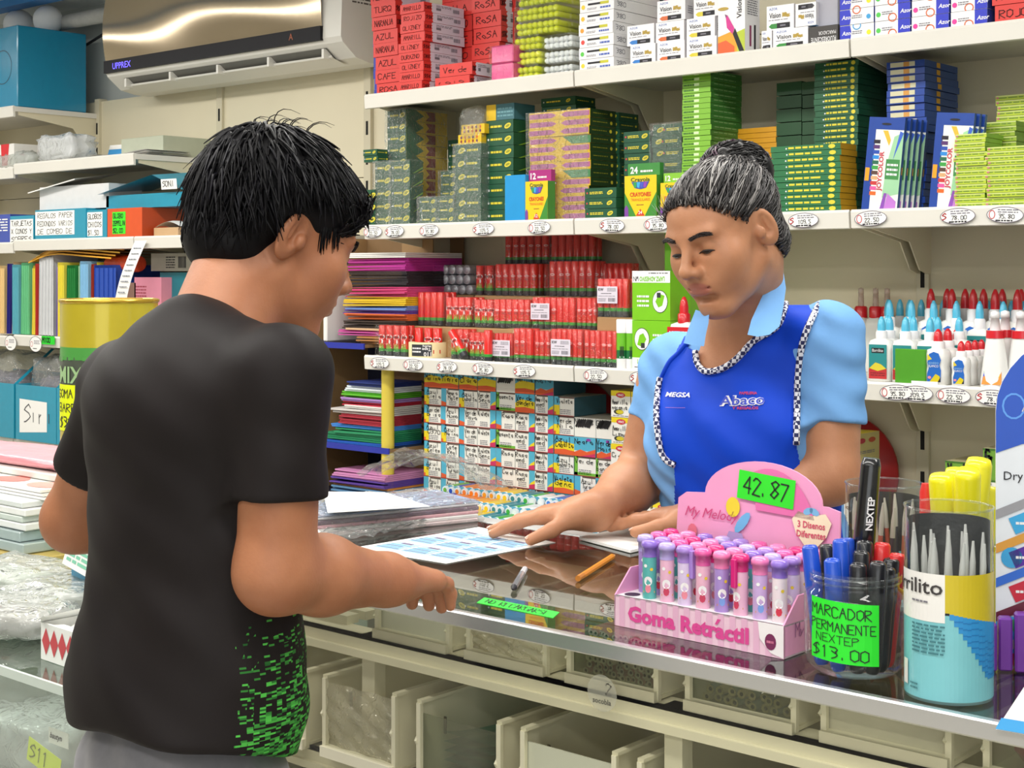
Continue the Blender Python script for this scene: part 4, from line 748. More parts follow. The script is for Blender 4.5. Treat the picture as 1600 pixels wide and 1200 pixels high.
crstack(655, 683, 3.43, 3, 14, .08, 'green crayon box, %s of the low pile at the shelf front', side='text', wrapit=True); crstack(683, 710, 3.43, 3, 14, .06, 'green crayon box, %s of the second low front pile', side='text', wrapit=True)
crstack(688, 712, 3.52, 6, 14, .10, 'green crayon box, %s of the shaded pile behind the low ones', side='text', wrapit=True)
zt = crstack(711, 752, 3.43, 6, 20.6, .09, 'green crayon box, %s, wrapped stack under yellow packs', ov=.25, side='none', wrapit=True)
for i in range(2):
    p = MB(); w, h = wm(716, 752, 3.43), hm(730, 3.43, 15); p.box(0, w, 0, .07, 0, h, cy); f = Fr((0, 0, 0), (1, 0, 0), (0, 0, 1))
    for a in range(5):
        for b_ in range(2): p.ell(f, w*(.14+.17*a), h*(.3+.4*b_), h*.14, h*.17, [mar, mat('#6a3a5c', .5), mat('#c8602a', .5)][(a+b_) % 3], 1, 8)
    tag(p.obj('crayon_pack', None, (sX(716+5*i, 3.44), 3.44, zt+h*1.02*i), 0), ['lower', 'upper'][i]+' yellow crayon pack showing round ends under clear film', 'pack', 'yellow packs with round ends')
bag((sX(737, 3.45), 3.475, zt-.0), .11, .08, .12, 71, wrapd, 'loose puffed film over the yellow crayon packs')
zt = crstack(760, 803, 3.46, 8, 20.0, .11, 'green crayon box, %s of the unwrapped stack beside the cyan box', side='vee')
p = MB(); w = wm(757, 800, 3.46); p.box(0, w, 0, .1, 0, .05, mat('#3f6f78', .5)); f = Fr((0, 0, 0), (1, 0, 0), (0, 0, 1)); p.rect(f, 0, .0, w*.35, .05, cy, 1); p.lines(f, w*.4, .008, w*.55, .034, 3, mat('#6fa0a8', .5)); tag(p.obj('crayon_pack', None, (sX(757, 3.46), 3.47, zt+.001)), 'teal and yellow pack high on the unwrapped crayon stack', 'pack')
crstack(700, 735, 3.66, 8, 17, .1, 'green crayon box, %s, dark stack in the back', side='text')
bx('flat_box', sX(789, 3.415), sX(821, 3.415), 3.413, 3.435, S2, S2+hm(805, 3.415, 72), mat('#1d93d2', .4), 'plain cyan-blue box standing on end among the crayons', 'box')
def cpack(px0, px1, Y, hpx, tabc, n, lab, tabtxt=None):
    w, h = wm(px0, px1, Y), hm(px0, Y, hpx); p = MB(); y_ = mat('#f0c81c', .4); g_ = mat('#3f8a34', .4); hb = h*.77; p.box(0, w, 0, .035, 0, hb, y_, r=g_); p.box(0, w, .016, .035, hb, h, mat(tabc, .4)); f = Fr((0, 0, 0), (1, 0, 0), (0, 0, 1))
    for sgn in (0, 1): 
        if sgn or w > .1: U = lambda u: u if sgn else w-u; q = [(U(w), 0), (U(w), hb*.6), (U(w*.62), 0)]; p.pl2(f, q if sgn else q[::-1], g_, 1)
    p.text(f, 'Crayola', w*.5, hb*.86, h*.07, mat('#2a5a2c', .5), 2, align='c', w=w*.6, bold=.02); p.pl2(f, [(w*.22, hb*.85), (w*.32, hb*.70), (w*.5, hb*.67), (w*.68, hb*.70), (w*.78, hb*.85)][::1], mat('#3a4fa0', .5), 2)
    for i, c in enumerate(['#2f9a4a', '#38a8d8', '#4458c0', '#8a3fa8']): p.pl2(f, [(w*(.28+.11*i), hb*.84), (w*(.3+.1*i), hb*.72), (w*(.37+.1*i), hb*.70), (w*(.39+.11*i), hb*.84)], mat(c, .5), 3)
    p.text(f, 'CRAYONES', w*.5, hb*.50, h*.075, mat('#d0431f', .5), 2, align='c', w=w*.66, bold=.03); p.text(f, 'TRIANGULARES', w*.5, hb*.39, h*.05, mat('#d86a2a', .5), 2, align='c', w=w*.6); p.lines(f, w*.38, hb*.28, w*.24, h*.03, 1, mar)
    p.pl2(f, [(w*.36, .004), (w*.64, .004), (w*.5, hb*.2)], mat('#c83a24', .5), 2); p.text(f, n, w*.5, .009, h*.06, wht, 3, align='c', bold=.02); p.pl2(f, [(0, 0), (w*.13, 0), (w*.12, hb*.22), (w*.06, hb*.3), (0, hb*.22)], mat('#7a3f9c', .5), 2)
    p.text(Fr((0, .016, hb), (1, 0, 0), (0, 0, 1)), n, w*.08, h*.05, h*.12, wht, 1, bold=.03); p.lines(Fr((0, .016, hb), (1, 0, 0), (0, 0, 1)), w*.4, h*.05, w*.4, h*.08, 1, wht)
    tag(p.obj('crayon_pack', None, (sX(px0, Y), Y, S2), rnd.uniform(-.03, .03)), lab, 'pack')
cpack(821, 856, 3.413, 79, '#a8287c', '12', 'yellow crayon pack with magenta hang tab and number 12')
cpack(976, 1026, 3.415, 84, '#3f8a40', '24', 'large yellow crayon pack with green hang tab beside the woman'); cpack(1032, 1068, 3.42, 68, '#86c23a', '12', 'lime green crayon pack half hidden by the grey hair')
def pinkbox(w, d, h, var):
    p = MB(); p.box(0, w, 0, d, 0, h*.97, cy, r=mat('#24401f', .45), t=cy); f, s, t_ = FR(w, d, h); pkc = mat('#b9639a', .45); dk_ = mat('#8a3a70', .5)
    for a in (0, 1):
        o = w*.5*a
        if var and a: p.pl2(f, [(o+w*.2, 0), (w, 0), (w, h*.9), (o+w*.05, h*.9)], mat('#4a8a58', .5), 1); continue
        if a: p.pl2(f, [(o+w*.03, h*.5), (o+w*.1, h*.2), (w*.99, h*.2), (w*.99, h*.8), (o+w*.1, h*.8)], pkc, 1)
        else: p.pl2(f, [(w*.01, h*.2), (w*.38, h*.2), (w*.46, h*.5), (w*.38, h*.8), (w*.01, h*.8)], pkc, 1)
        p.rect(f, o+w*.16, h*.2, o+w*.18, h*.8, dk_, 2); p.rect(f, o+w*.3, h*.2, o+w*.315, h*.8, dk_, 2)
    p.lines(s, d*.1, h*.4, d*.55, h*.25, 1, mat('#8a8a2a', .5)); p.ell(s, d*.8, h*.5, h*.25, h*.22, ovl, 1, 8); return p.mesh('crayon_box')
w, h = wm(826, 921, 3.47), hm(870, 3.47, 13.2); PB = [pinkbox(w, .13, h, k == 2) for k in range(3)]
st = stack(PB, 'crayon_box', sX(826, 3.47), 3.47, S2, 13, h, 'crayon box printed with pink crayons, %s of the stack', 'crayon box', 'yellow and pink crayon boxes', jit=.003, order=[0, 1, 0, 1, 0, 2, 1, 0, 1, 2, 0, 1, 0])
x = sX(826, 3.47); q = MB(); q.sheet(lambda u, v: (x-.004+(w+.006)*u, 3.462-.004*abs(noise3((u*6, v*9, 3), 1)), S2+v*13*h), 14, 24, wrapd); tag(q.obj('film_wrap'), 'clear shiny film across the yellow and pink crayon boxes', 'film')
crstack(846, 900, 3.55, 2, 13, .1, 'green crayon box, %s, lying on the pink-printed stack', z0=S2+13*h+.002, side='text')
crstack(914, 964, 3.425, 3, 16.2, .10, 'red-triangle green crayon box, %s, low stack by yellow pack', tri=True, side='none')
crstack(934, 968, 3.60, 13, 13, .10, 'green crayon box, %s of the shaded stack behind the low one', side='text')
crstack(974, 1016, 3.52, 8, 17.2, .11, 'red-triangle green crayon box, %s, behind the big pack', tri=True, side='none')
crstack(1019, 1066, 3.50, 8, 18.4, .11, 'green crayon box, %s of the wrapped stack beside the lime boxes', tri=True, ov=.25, side='none', wrapit=True)
def thin(w, d, h, fm, sm, deco=None):
    p = MB(); p.box(0, w, 0, d, 0, h*.93, fm, r=sm, t=fm); f, s, t_ = FR(w, d, h)
    if deco: deco(p, f, s, w, d, h)
    return p.mesh('pencil_box')
def tstack(px0, px1, Y, n, hpx, d, fm, sm, lab, grp, deco=None, z0=S2, jit=.002, name='pencil_box'):
    w, h = wm(px0, px1, Y), hm((px0+px1)/2, Y, hpx); rnd.seed(px0); ms = [thin(w, d, h, fm, sm, deco) for k in range(2)]
    stack(ms, name, sX(px0, Y), Y, z0, n, h, lab, 'pencil box', grp, jit=jit); return z0+n*h
lime = mat('#7fb836', .42, var=.07); lime2 = mat('#3f7a34', .45)
dl = lambda p, f, s, w, d, h: (p.lines(f, w*.05, h*.3, w*.4, h*.4, 1, mat('#3a6a2a', .5), fill=.6), p.rect(f, w*.42, h*.25, w*.6, h*.75, mat('#cfe8b0', .5), 1), p.lines(s, d*.1, h*.4, d*.7, h*.3, 1, mat('#8fb878', .5), fill=.5))
tstack(1066, 1110, 3.46, 27, 8.4, .16, lime, lime2, 'thin lime green box, %s of the tall stack above the grey hair', 'lime pencil boxes', dl)
tstack(1150, 1188, 3.66, 13, 10, .1, mat('#2c5f38', .45), mat('#1e4428', .5), 'dark green box, %s of the stack behind the hair bun', 'dark green boxes', lambda p, f, s, w, d, h: p.lines(f, w*.1, h*.4, w*.5, h*.3, 1, lg))
tstack(1150, 1213, 3.60, 17, 8.2, .1, mat('#d89a1c', .45), mat('#c28412', .5), 'thin orange box, %s of the stack beside the hair bun', 'orange boxes')
for k, (a, b_) in enumerate(((1213, 1252), (1253, 1275))):
    tstack(a, b_, 3.60, 10, 21, .1, mat('#1f4a2a', .4), mat('#163a20', .5), 'plain dark green carton, %%s of the %s column' % ['wider', 'narrower'][k], 'plain green cartons', jit=.001)
dt = lambda p, f, s, w, d, h: (p.lines(f, w*.26, h*.3, w*.5, h*.42, 1, ovl, fill=.75), p.ell(f, w*.88, h*.48, w*.05, h*.36, ovl, 1, 8), p.ell(f, w*.23, h*.48, h*.15, h*.15, wht, 1, 5))
grn = mat('#2a7045', .42, var=.08)
tstack(1272, 1340, 3.52, 25, 9.5, .2, mat('#235c3c', .42, var=.08), dg, 'green pencil box with yellow lettering, %s of the tall rear stack', 'green lettered pencil boxes', dt)
tstack(1204, 1313, 3.415, 11, 9.6, .085, grn, mat('#c9971a', .45, var=.08), 'green pencil box with yellow lettering, %s of the front stack', 'green lettered pencil boxes', dt)
blu = mat('#20469c', .35, coat=.3); blus = mat('#254a8e', .4)
db = lambda p, f, s, w, d, h: (p.rect(f, w*.1, h*.15, w*.75, h*.8, mat('#d9d4b0', .5), 1), p.rect(f, w*.45, h*.15, w*.6, h*.8, mat('#d89a4a', .5), 2), p.rect(s, d*.35, h*.15, d*.46, h*.85, mat('#d8a02a', .5), 1))
tstack(1385, 1444, 3.52, 21, 11.2, .2, blu, blus, 'flat blue crayon box, %s of the tall pile behind the standing ones', 'blue crayon boxes lying flat', db, jit=.005)
def joy(w, h, d):
    p = MB(); p.box(0, w, 0, d, 0, h, blu, r=blus); f = Fr((0, 0, 0), (1, 0, 0), (0, 0, 1)); s = Fr((w, 0, 0), (0, 1, 0), (0, 0, 1)); p.rect(f, w*.22, 0, w, h*.87, mat('#eef0e6', .45), 1); p.pl2(f, [(w*.55, h*.15), (w, h*.2), (w, h*.85), (w*.75, h*.8), (w*.6, h*.5)], mat('#9fd0a4', .5), 2)
    for i, c in enumerate(['#2a2230', '#5a3470', '#2c50b0', '#2f8ad8', '#2c6a50', '#3fa048', '#5a4038', '#d8a878', '#c83a3c', '#e05aa0', '#e06a2c']): p.rect(f, w*.19, h*(.72-.055*i), w*.37, h*(.76-.055*i), mat(c, .4), 2)
    p.pl2(f, [(w*.76, h*.55), (w*.8, h*.6), (w*1.0, h*.84), (w*.9, h*.86)], mat('#3a62c8', .5), 3); p.pl2(f, [(w*.42, h*.86), (w*.62, h*.7), (w*.66, h*.76), (w*.56, h*.86)], mat('#e0b83a', .5), 3); p.pl2(f, [(w*.5, 0), (w*.6, h*.2), (w*.68, h*.2), (w*.62, 0)], mat('#8a4ab0', .5), 3); p.pl2(f, [(w*.62, .002), (w*.95, .002), (w*.95, h*.12), (w*.7, h*.2)], mat('#c07ad0', .5), 3)
    p.rect(f, w*.58, h*.35, w*.96, h*.56, mat('#3f8a48', .5), 4); p.lines(f, w*.62, h*.38, w*.3, h*.15, 3, wht, 5); p.text(f, 'JOYCOLOR', w*.50, h*.22, w*.12, mat('#c83a50', .5), 4, rot=1.5708, w=h*.42, bold=.03); p.ell(f, w*.5, h*.93, w*.14, h*.012, ink, 2, 10); p.rect(f, w*.02, h*.32, w*.14, h*.46, mat('#e8a020', .5), 3)
    p.rect(s, .004, h*.4, d-.004, h*.48, mat('#d8a02a', .5), 1); return p.mesh('crayon_box')
w, h = wm(1346, 1400, 3.42), hm(1375, 3.42, 147); jm = joy(w, h, .014)
for i in range(5):
    o = put(jm, 'crayon_box', (sX(1346, 3.415)+.004*i, 3.413+.022*i, S2), .06, ry=.10); tag(o, 'upright blue crayon box with scribble artwork, %s from the front of the set' % NTH[i], 'crayon box', 'upright blue crayon boxes')
for i in range(3):
    o = put(jm, 'crayon_box', (sX(1451, 3.43)+.004*i, 3.43+.022*i, S2), .06, ry=.09); tag(o, 'upright blue crayon box, %s behind the yellow-green thin boxes' % ['front', 'middle', 'rear'][i], 'crayon box', 'upright blue crayon boxes')
ygm = mat('#b8cc3a', .42, var=.1); dy = lambda p, f, s, w, d, h: (p.lines(f, w*.06, h*.3, w*.85, h*.3, 1, mat('#6a8a3a', .5), fill=.6), p.rect(f, 0, h*.7, w, h*.86, mat('#dfe8a0', .5), 1), p.rect(f, w*.02, h*.3, w*.08, h*.7, mat('#c07a7a', .5), 2))
zt = tstack(1491, 1539, 3.42, 16, 7.2, .1, ygm, mat('#7fae36', .45), 'thin yellow-green box, %s of the nearer front stack', 'yellow-green thin boxes', dy, jit=.004)
tstack(1540, 1606, 3.42, 13, 7.2, .1, ygm, mat('#7fae36', .45), 'thin yellow-green box, %s of the stack at the frame edge', 'yellow-green thin boxes', dy, jit=.004)
tstack(1530, 1586, 3.53, 17, 8, .08, mat('#9db83a', .45), mat('#6a9030', .45), 'thin yellow-green box, %s of the middle pile', 'yellow-green thin boxes', dy, jit=.004)
tstack(1556, 1620, 3.62, 22, 8.2, .1, ygm, mat('#7fae36', .45), 'thin yellow-green box, %s of the high pile in back', 'yellow-green thin boxes', dy, jit=.004)
# ================================================================== glue sticks, bottles, paint boxes and the cardboard rack
S3, S4 = 1.0965, .6405
gred = mat('#e02a26', .28, coat=.5, var=.04); ggrn = mat('#3f9a3c', .35); gblk = mat('#33363c', .4)
def gstick(r, h, kind):
    p = MB(); p.lathe([(r*.96, 0), (r, .002), (r, h*.15)], gblk, 10, cap=True); p.lathe([(r, h*.15), (r, h*.24)], ggrn, 10, cap=False); p.lathe([(r, h*.24), (r, h*.98), (r*.9, h), (0, h)], gred, 10, cap=False)
    class CF:
        def p(s, u, v, k=0): a = -math.pi/2+u/r; return Vector(((r+.0005+k*.0003)*math.cos(a), (r+.0005+k*.0003)*math.sin(a), v))
    f = CF()
    if kind == 'logo':
        p.ell(f, 0, h*.62, r*.95, h*.085, wht, 0, 12, .1); p.text(f, 'Pritt', 0, h*.595, h*.06, ink, 1, align='c', w=r*1.5, bold=.03)
        for k in (-1, 0, 1): p.pl2(f, [(k*r*.45-r*.18, h*.24), (k*r*.45+r*.18, h*.24), (k*r*.45+r*.05, h*(.42-.03*abs(k))), (k*r*.45-r*.05, h*(.42-.03*abs(k)))], mat('#6fcf4a', .4), 0)
        p.ell(f, r*.3, h*.47, r*.22, h*.07, wht, 0, 8)
    elif kind == 'fine':
        p.ring(f, 0, h*.62, r*.55, h*.035, r*.12, wht, 0, 8); p.lines(f, -r*.5, h*.48, r, h*.08, 3, mat('#8a5a58', .5), 0); p.rect(f, -r*.45, h*.33, r*.45, h*.44, mat('#b0702a', .5), 0); p.lines(f, -r*.4, h*.26, r*.8, h*.03, 1, wht, 0)
    return p.mesh('glue_stick')
GS = {k: gstick(.0135, .098, k) for k in ('logo', 'fine', 'plain')}
def sticker(w, h):
    p = MB(); f = Fr((0, 0, 0), (1, 0, 0), (0, 0, 1)); p.rect(f, 0, 0, w, h, lil, 0); p.text(f, 'KW', w*.06, h*.74, h*.16, ink, 1, bold=.03); p.lines(f, w*.5, h*.7, w*.42, h*.22, 3, gry); p.lines(f, w*.2, h*.55, w*.5, h*.08, 1, ink); p.lines(f, w*.06, h*.4, w*.85, h*.07, 1, gry); p.lines(f, w*.06, h*.1, w*.38, h*.22, 3, gry); p.bar(f, w*.55, h*.1, w*.35, h*.22, gry); return p.mesh('barcode_sticker')
STK = sticker(.075, .05); STV = sticker(.045, .075)
def gpack(px0, px1, Y, z0, kinds, lab, rows=2, sc=1.0, stick=None, wrapit=True, nx=None, rz=0):
    x0, x1 = sX(px0, Y), sX(px1, Y); r = .0135; n = nx or max(2, round((x1-x0)/(2*r*1.02))); pit = (x1-x0)/n
    t = empty('glue_stick_pack', (x0, Y, z0), rz); tag(t, lab, 'glue sticks', 'packs of glue sticks')
    for j in range(rows):
        for i in range(n):
            o = put(GS[kinds[i % len(kinds)] if isinstance(kinds, (list, tuple)) else kinds], 'glue_stick', (pit*(i+.5), r+.0275*j, 0), rnd.uniform(.25, .85) if kinds != 'fine' else rnd.uniform(.4, .7), t); o.scale = (min(1, pit/(2*r)*.99), 1, sc)
    if wrapit:
        q = MB(); W_, D_, H_ = x1-x0, .0275*rows, .098*sc; q.sheet(lambda u, v: (-.002+u*(W_+.004), -.003+.002*noise3((u*9, v*5, px0), 1), v*(H_+.002)), 12, 6, wrap); q.sheet(lambda u, v: (W_+.002+.0015*noise3((u*5, v*5, px0), 1), -.003+u*(D_+.004), v*(H_+.002)), 5, 6, wrap); q.sheet(lambda u, v: (-.002+u*(W_+.004), -.003+v*(D_+.004), H_+.002), 6, 3, wrap); q.obj('film_wrap', t)
    if stick:
        s = put(STV if stick[0] == 'v' else STK, 'barcode_sticker', (stick[1], -.0062, stick[2]), 0, t)
    return t
g = 'glue_stick_pack'
gpack(588, 634, 3.435, S3, 'logo', 'wrapped pack of three-logo glue sticks at the shelf end', nx=4, rows=2, sc=1.04)
gpack(731, 757, 3.44, S3, 'logo', 'wrapped pack of small logo glue sticks right of the leaning stick'.replace('right of', 'beside'), nx=3, sc=.9)
gpack(702, 730, 3.455, S3, 'logo', 'wrapped pack of glue sticks behind the leaning stick', nx=3, sc=.98)
gpack(769, 799, 3.435, S3, 'plain', 'low pack of glue sticks with big barcode sticker, small front row', sc=.9, stick=('h', .004, .018), nx=4)
gpack(800, 829, 3.425, S3, ['fine', 'fine', 'plain'], 'pack of fine-print glue sticks beside the small stickered pack', nx=3, sc=1.08)
gpack(831, 857, 3.44, S3, 'fine', 'pack of glue sticks beneath the torn film', nx=3, sc=1.02)
gpack(858, 908, 3.425, S3, ['plain', 'fine'], 'front pack of glue sticks with a large barcode sticker, near the green sticks', sc=1.1, stick=('h', .012, .028), nx=6)
gpack(910, 962, 3.425, S3, ['fine', 'fine', 'plain'], 'front pack of glue sticks next to the white-capped green sticks', nx=6, sc=1.08)
for i, (px, k) in enumerate(((649, 'plain'), (664, 'logo'), (678, 'logo'))):
    o = put(GS[k], 'glue_stick', (sX(px+6, 3.475), 3.475, S3), .5); tag(o, 'single glue stick behind the tape roll, %s from the shelf end' % NTH[i], 'glue stick', 'loose glue sticks'); o.scale = (1.15, 1.15, .98)
o = put(GS['logo'], 'glue_stick', (sX(726, 3.425), 3.425, S3+.011)); o.rotation_euler = (0, -.62, 0); tag(o, 'glue stick leaning over at a slant beside the tape roll', 'glue stick', 'loose glue sticks')
o = put(GS['plain'], 'glue_stick', (sX(763, 3.42), 3.42, S3)); tag(o, 'single plain glue stick in front of the stickered pack', 'glue stick', 'loose glue sticks')
# masking tape roll lying flat with an upside-down label
c = at(668, 549, Y=3.485); R0 = .064; p = MB(); kt = mat('#e6d9a8', .5); p.lathe([(R0, 0), (R0, .05), (.038, .05), (.038, 0), (R0, 0)], kt, 40, cap=False); t = p.obj('masking_tape', None, (sX(669, 3.478), 3.478, S3)); tag(t, 'cream masking tape roll with an upside-down black label', 'tape')
class TF:
    def __init__(s, a0): s.a0 = a0
    def p(s, u, v, k=0): a = s.a0+u/R0; return Vector(((R0+.0006+k*.0003)*math.cos(a), (R0+.0006+k*.0003)*math.sin(a), v))
f = TF(R(-90+41-52)); p = MB()
for k in range(7): p.rect(f, .0105*k, .006, .0105*(k+1), .044, gblk, 0)
p.rect(f, .078, .014, .105, .026, mat('#c83a30', .5), 0)
class TFu(TF):
    def p(s, u, v, k=0): return TF.p(s, .0735-u, .05-v, k)
fu = TFu(R(-90+41-52)); p.text(fu, 'Tape', .003, .017, .010, wht, 1, bold=.02); p.text(fu, '110', .002, .031, .013, wht, 1, bold=.02); p.text(fu, 'Masking', .003, .009, .006, wht, 1, bold=.02); p.lines(fu, .036, .014, .034, .022, 2, wht, 1); p.obj('printed_label', t)
# supports behind the front row, then second and third tiers
kraft = mat('#a8855a', .65, var=.06)
bx('brown_carton', sX(600, 3.5), sX(795, 3.5), 3.502, 3.80, S3, S3+.100, kraft, 'brown carton carrying the second tier of glue sticks, shelf-end side', 'box')
bx('brown_carton', sX(797, 3.5), sX(985, 3.5), 3.485, 3.80, S3, S3+.102, kraft, 'brown carton carrying the second tier of glue sticks, near the green carton', 'box')
T2 = S3+.1025; T3 = T2+.101; T4 = T3+.101
gpack(621, 690, 3.515, T2, 'plain', 'tall pack of glue sticks with an upright barcode sticker', sc=1.12, stick=('v', .035, .022), nx=7, rows=3)
gpack(694, 734, 3.515, T2, 'logo', 'second-tier pack of four logo glue sticks', nx=4, rows=3, sc=.96)
gpack(739, 768, 3.51, T2, 'logo', 'second-tier pack of two large-logo glue sticks', nx=3, rows=3, sc=.9); gpack(769, 826, 3.51, T2, 'fine', 'second-tier pack of fine-print glue sticks in the middle', nx=6, rows=3, sc=.92)
gpack(829, 896, 3.50, T2, ['plain', 'plain', 'plain', 'fine'], 'second-tier pack with a barcode sticker on its shelf-end half', nx=7, rows=3, stick=('h', .006, .03)); gpack(898, 930, 3.50, T2, 'fine', 'second-tier pack beside the bare brown carton', nx=4, rows=3)
bx('kraft_carton', sX(931, 3.47), sX(990, 3.47), 3.475, 3.62, T2, T2+.043, kraft, 'narrow kraft carton under the stickered pack beside the green carton', 'box')
gpack(931, 980, 3.475, T2+.044, 'plain', 'pack of glue sticks with barcode sticker on the narrow kraft carton', nx=5, rows=3, sc=1.15, stick=('h', .01, .04))
bx('brown_carton', sX(740, 3.60), sX(935, 3.60), 3.605, 3.80, T2, T2+.100, kraft, 'brown carton carrying the third tier of glue sticks', 'box')
gpack(738, 770, 3.605, T3, 'logo', 'third-tier pack of large-logo glue sticks', nx=2, rows=3, sc=1.0); gpack(771, 836, 3.60, T3, 'fine', 'third-tier pack of fine-print glue sticks under the shaded pack', nx=6, rows=3, sc=1.04)
gpack(855, 925, 3.60, T3, ['fine', 'fine', 'fine', 'plain'], 'third-tier pack under the dark tray', nx=6, rows=3, sc=1.12)
gpack(926, 985, 3.66, T3, 'plain', 'shaded third-tier pack next to the shelf bracket', nx=6, rows=2, sc=1.05)
bx('brown_carton', sX(790, 3.68), sX(930, 3.68), 3.69, 3.80, T3, T3+.100, kraft, 'brown carton under the topmost glue sticks', 'box')
gpack(786, 855, 3.69, T4+.001, 'fine', 'topmost shaded pack of glue sticks under the shelf', nx=6, rows=2, sc=1.0); gpack(858, 928, 3.69, T4+.001, 'plain', 'topmost dark pack of glue sticks near the bracket', nx=6, rows=2, sc=1.0)
# pack lying down, round bases to the front
t = empty('glue_stick_pack', (sX(674, 3.64), 3.64, T3)); tag(t, 'pack of glue sticks lying down with silvery round bases showing', 'glue sticks', 'packs of glue sticks'); p = MB(); r = .0165
p.lathe([(0, -.001), (r*.75, -.001), (r*.8, .001), (r*.95, 0), (r, .004), (r, .09), (0, .09)], mat('#b9bec6', .35, metal=.3), 12, ax=(0, 1, 0), cap=False); p.lathe([(r*.6, -.0012), (r*.62, -.0012)], gblk, 12, ax=(0, 1, 0), cap=False); me = p.mesh('glue_stick')
bx('brown_carton', sX(672, 3.64), sX(738, 3.64), 3.645, 3.80, T2, T2+.100, kraft, 'brown carton under the lying glue sticks', 'box')
for j in range(3):
    for i in range(5): put(me, 'glue_stick', (r+i*.0345+(.012 if j == 0 else 0), .01, r+j*.034), 0, t)
# green-white sticks, cartons and the big glue bottle
for i in range(2):
    p = MB(); r, h = .0165, .142; p.lathe([(r*.95, 0), (r, .002), (r, h*.2)], wht, 14); p.lathe([(r, h*.2), (r, h*.37)], mat('#15703c', .4), 14, cap=False); p.lathe([(r, h*.37), (r, h*.72)], mat('#6fbe2a', .4), 14, cap=False); p.lathe([(r*1.03, h*.72), (r*1.03, h*.98), (r*.9, h), (0, h)], wht, 14, cap=False)
    class CF:
        def p(s, u, v, k=0): a = -math.pi/2+.6+u/r; return Vector(((r+.0006)*math.cos(a), (r+.0006)*math.sin(a), v))
    p.bar(CF(), -.006, h*.25, .012, h*.2, ink, 0); p.rect(CF(), -.007, h*.22, .007, h*.24, wht, 0)
    tag(p.obj('glue_stick', None, (sX(972+14*i, 3.44), 3.44+.004*i, S3)), ['white-capped green glue stick beside the red packs', 'white-capped green glue stick touching the green carton'][i], 'glue stick', 'green glue sticks')
lgc = mat('#7cc71e', .4)
for i in range(2):
    w, h, d = wm(987, 1046, 3.43), hm(1015, 3.43, 77), .10; p = MB(); p.box(0, w, 0, d, 0, h, lgc); flip = (i == 1)
    f = Fr((w, 0, h), (-1, 0, 0), (0, 0, -1)) if flip else Fr((0, 0, 0), (1, 0, 0), (0, 0, 1)); p.rect(f, 0, 0, w, h*.24, wht, 1); p.text(f, 'LAPIZ ADHESIVO', w*.14, h*.12, h*.09, lgc, 2, w=w*.66, bold=.03); p.hand(f, 'WN', w*.83, h*.12, h*.09, ink, 2); p.lines(f, w*.06, h*.03, w*.5, h*.04, 1, gry)
    p.ell(f, w*.26, h*.62, w*.20, h*.23, ink, 1, 20); p.ell(f, w*.26, h*.62, w*.19, h*.217, wht, 2, 20); p.pl2(f, [(w*.14, h*.5), (w*.28, h*.46), (w*.38, h*.62), (w*.3, h*.74), (w*.2, h*.7)], lgc, 3); p.rect(f, w*.24, h*.44, w*.34, h*.54, gblk, 4); p.lines(f, w*.55, h*.48, w*.32, h*.28, 3, wht, 2)
    tag(p.obj('glue_carton', None, (sX(988, 3.425), 3.425, S3+i*(h+.001))), ['lower', 'upper, upside-down'][i]+' lime and white glue carton near the woman', 'box', 'glue cartons')
bx('lime_carton', sX(1038, 3.53), sX(1075, 3.53), 3.53, 3.6, S3, S3+.42, mat('#79b830', .4), 'tall lime carton behind the woman\'s chin', 'box')
def sqbottle(w, d, h, cap, capm, label, collar=None, wavy=0, nozzle='cone'):
    """white glue bottle: rounded body, shoulder, collar, nozzle cap"""
    p = MB(); n = 20; hb = h*.66; prof = [(.92, 0), (1, .01), (1, .35), (1-.08*wavy, .5), (1, .68), (1, .84), (.86, .95), (.4, 1.0)]
    vs = []; fs = []
    for s_, z in prof:
        for i in range(n):
            a = 2*math.pi*i/n; q = lambda t: math.copysign(abs(t)**.45, t); vs.append((w/2*s_*q(math.cos(a)), d/2*s_*q(math.sin(a)), z*hb))
    for j in range(len(prof)-1):
        for i in range(n): fs.append((j*n+i, j*n+(i+1) % n, (j+1)*n+(i+1) % n, (j+1)*n+i))
    fs += [tuple(range(n-1, -1, -1)), tuple((len(prof)-1)*n+i for i in range(n))]; p.add(vs, fs, mat('#eeeeea', .3, var=.02), True)
    label(p, Fr((-w/2, -d/2-.0006, 0), (1, 0, 0), (0, 0, 1)), w, hb)
    c = MB(); cr = min(w, d)*.36; c.lathe([(cr, hb*.97), (cr, h*.76), (cr*.8, h*.78)], collar or wht, 12)
    if nozzle == 'cone': c.lathe([(cr*.72, h*.77), (cr*.72, h*.86), (cr*.55, h*.94), (cr*.22, h*.995), (0, h)], capm, 12, cap=False)
    else: c.lathe([(cr*.5, h*.78), (cr*.42, h*.93), (cr*.46, h*.93), (cr*.4, h*.99), (0, h)], capm, 12, cap=False)
    return p.mesh('glue_bottle'), c.mesh('cap')
def bottles(ms, spots, labs, cat='bottle', grp=None, Y=None):
    for i, (x, y, z) in enumerate(spots):
        o = put(ms[0], 'glue_bottle', (x, y, z), rnd.uniform(-.06, .06)); tag(o, labs(i) if callable(labs) else labs, cat, grp); put(ms[1], 'cap', (0, 0, 0), 0, o)
cyan = mat('#58bfe2', .3, coat=.4); rcap = mat('#d3202c', .3, coat=.4)
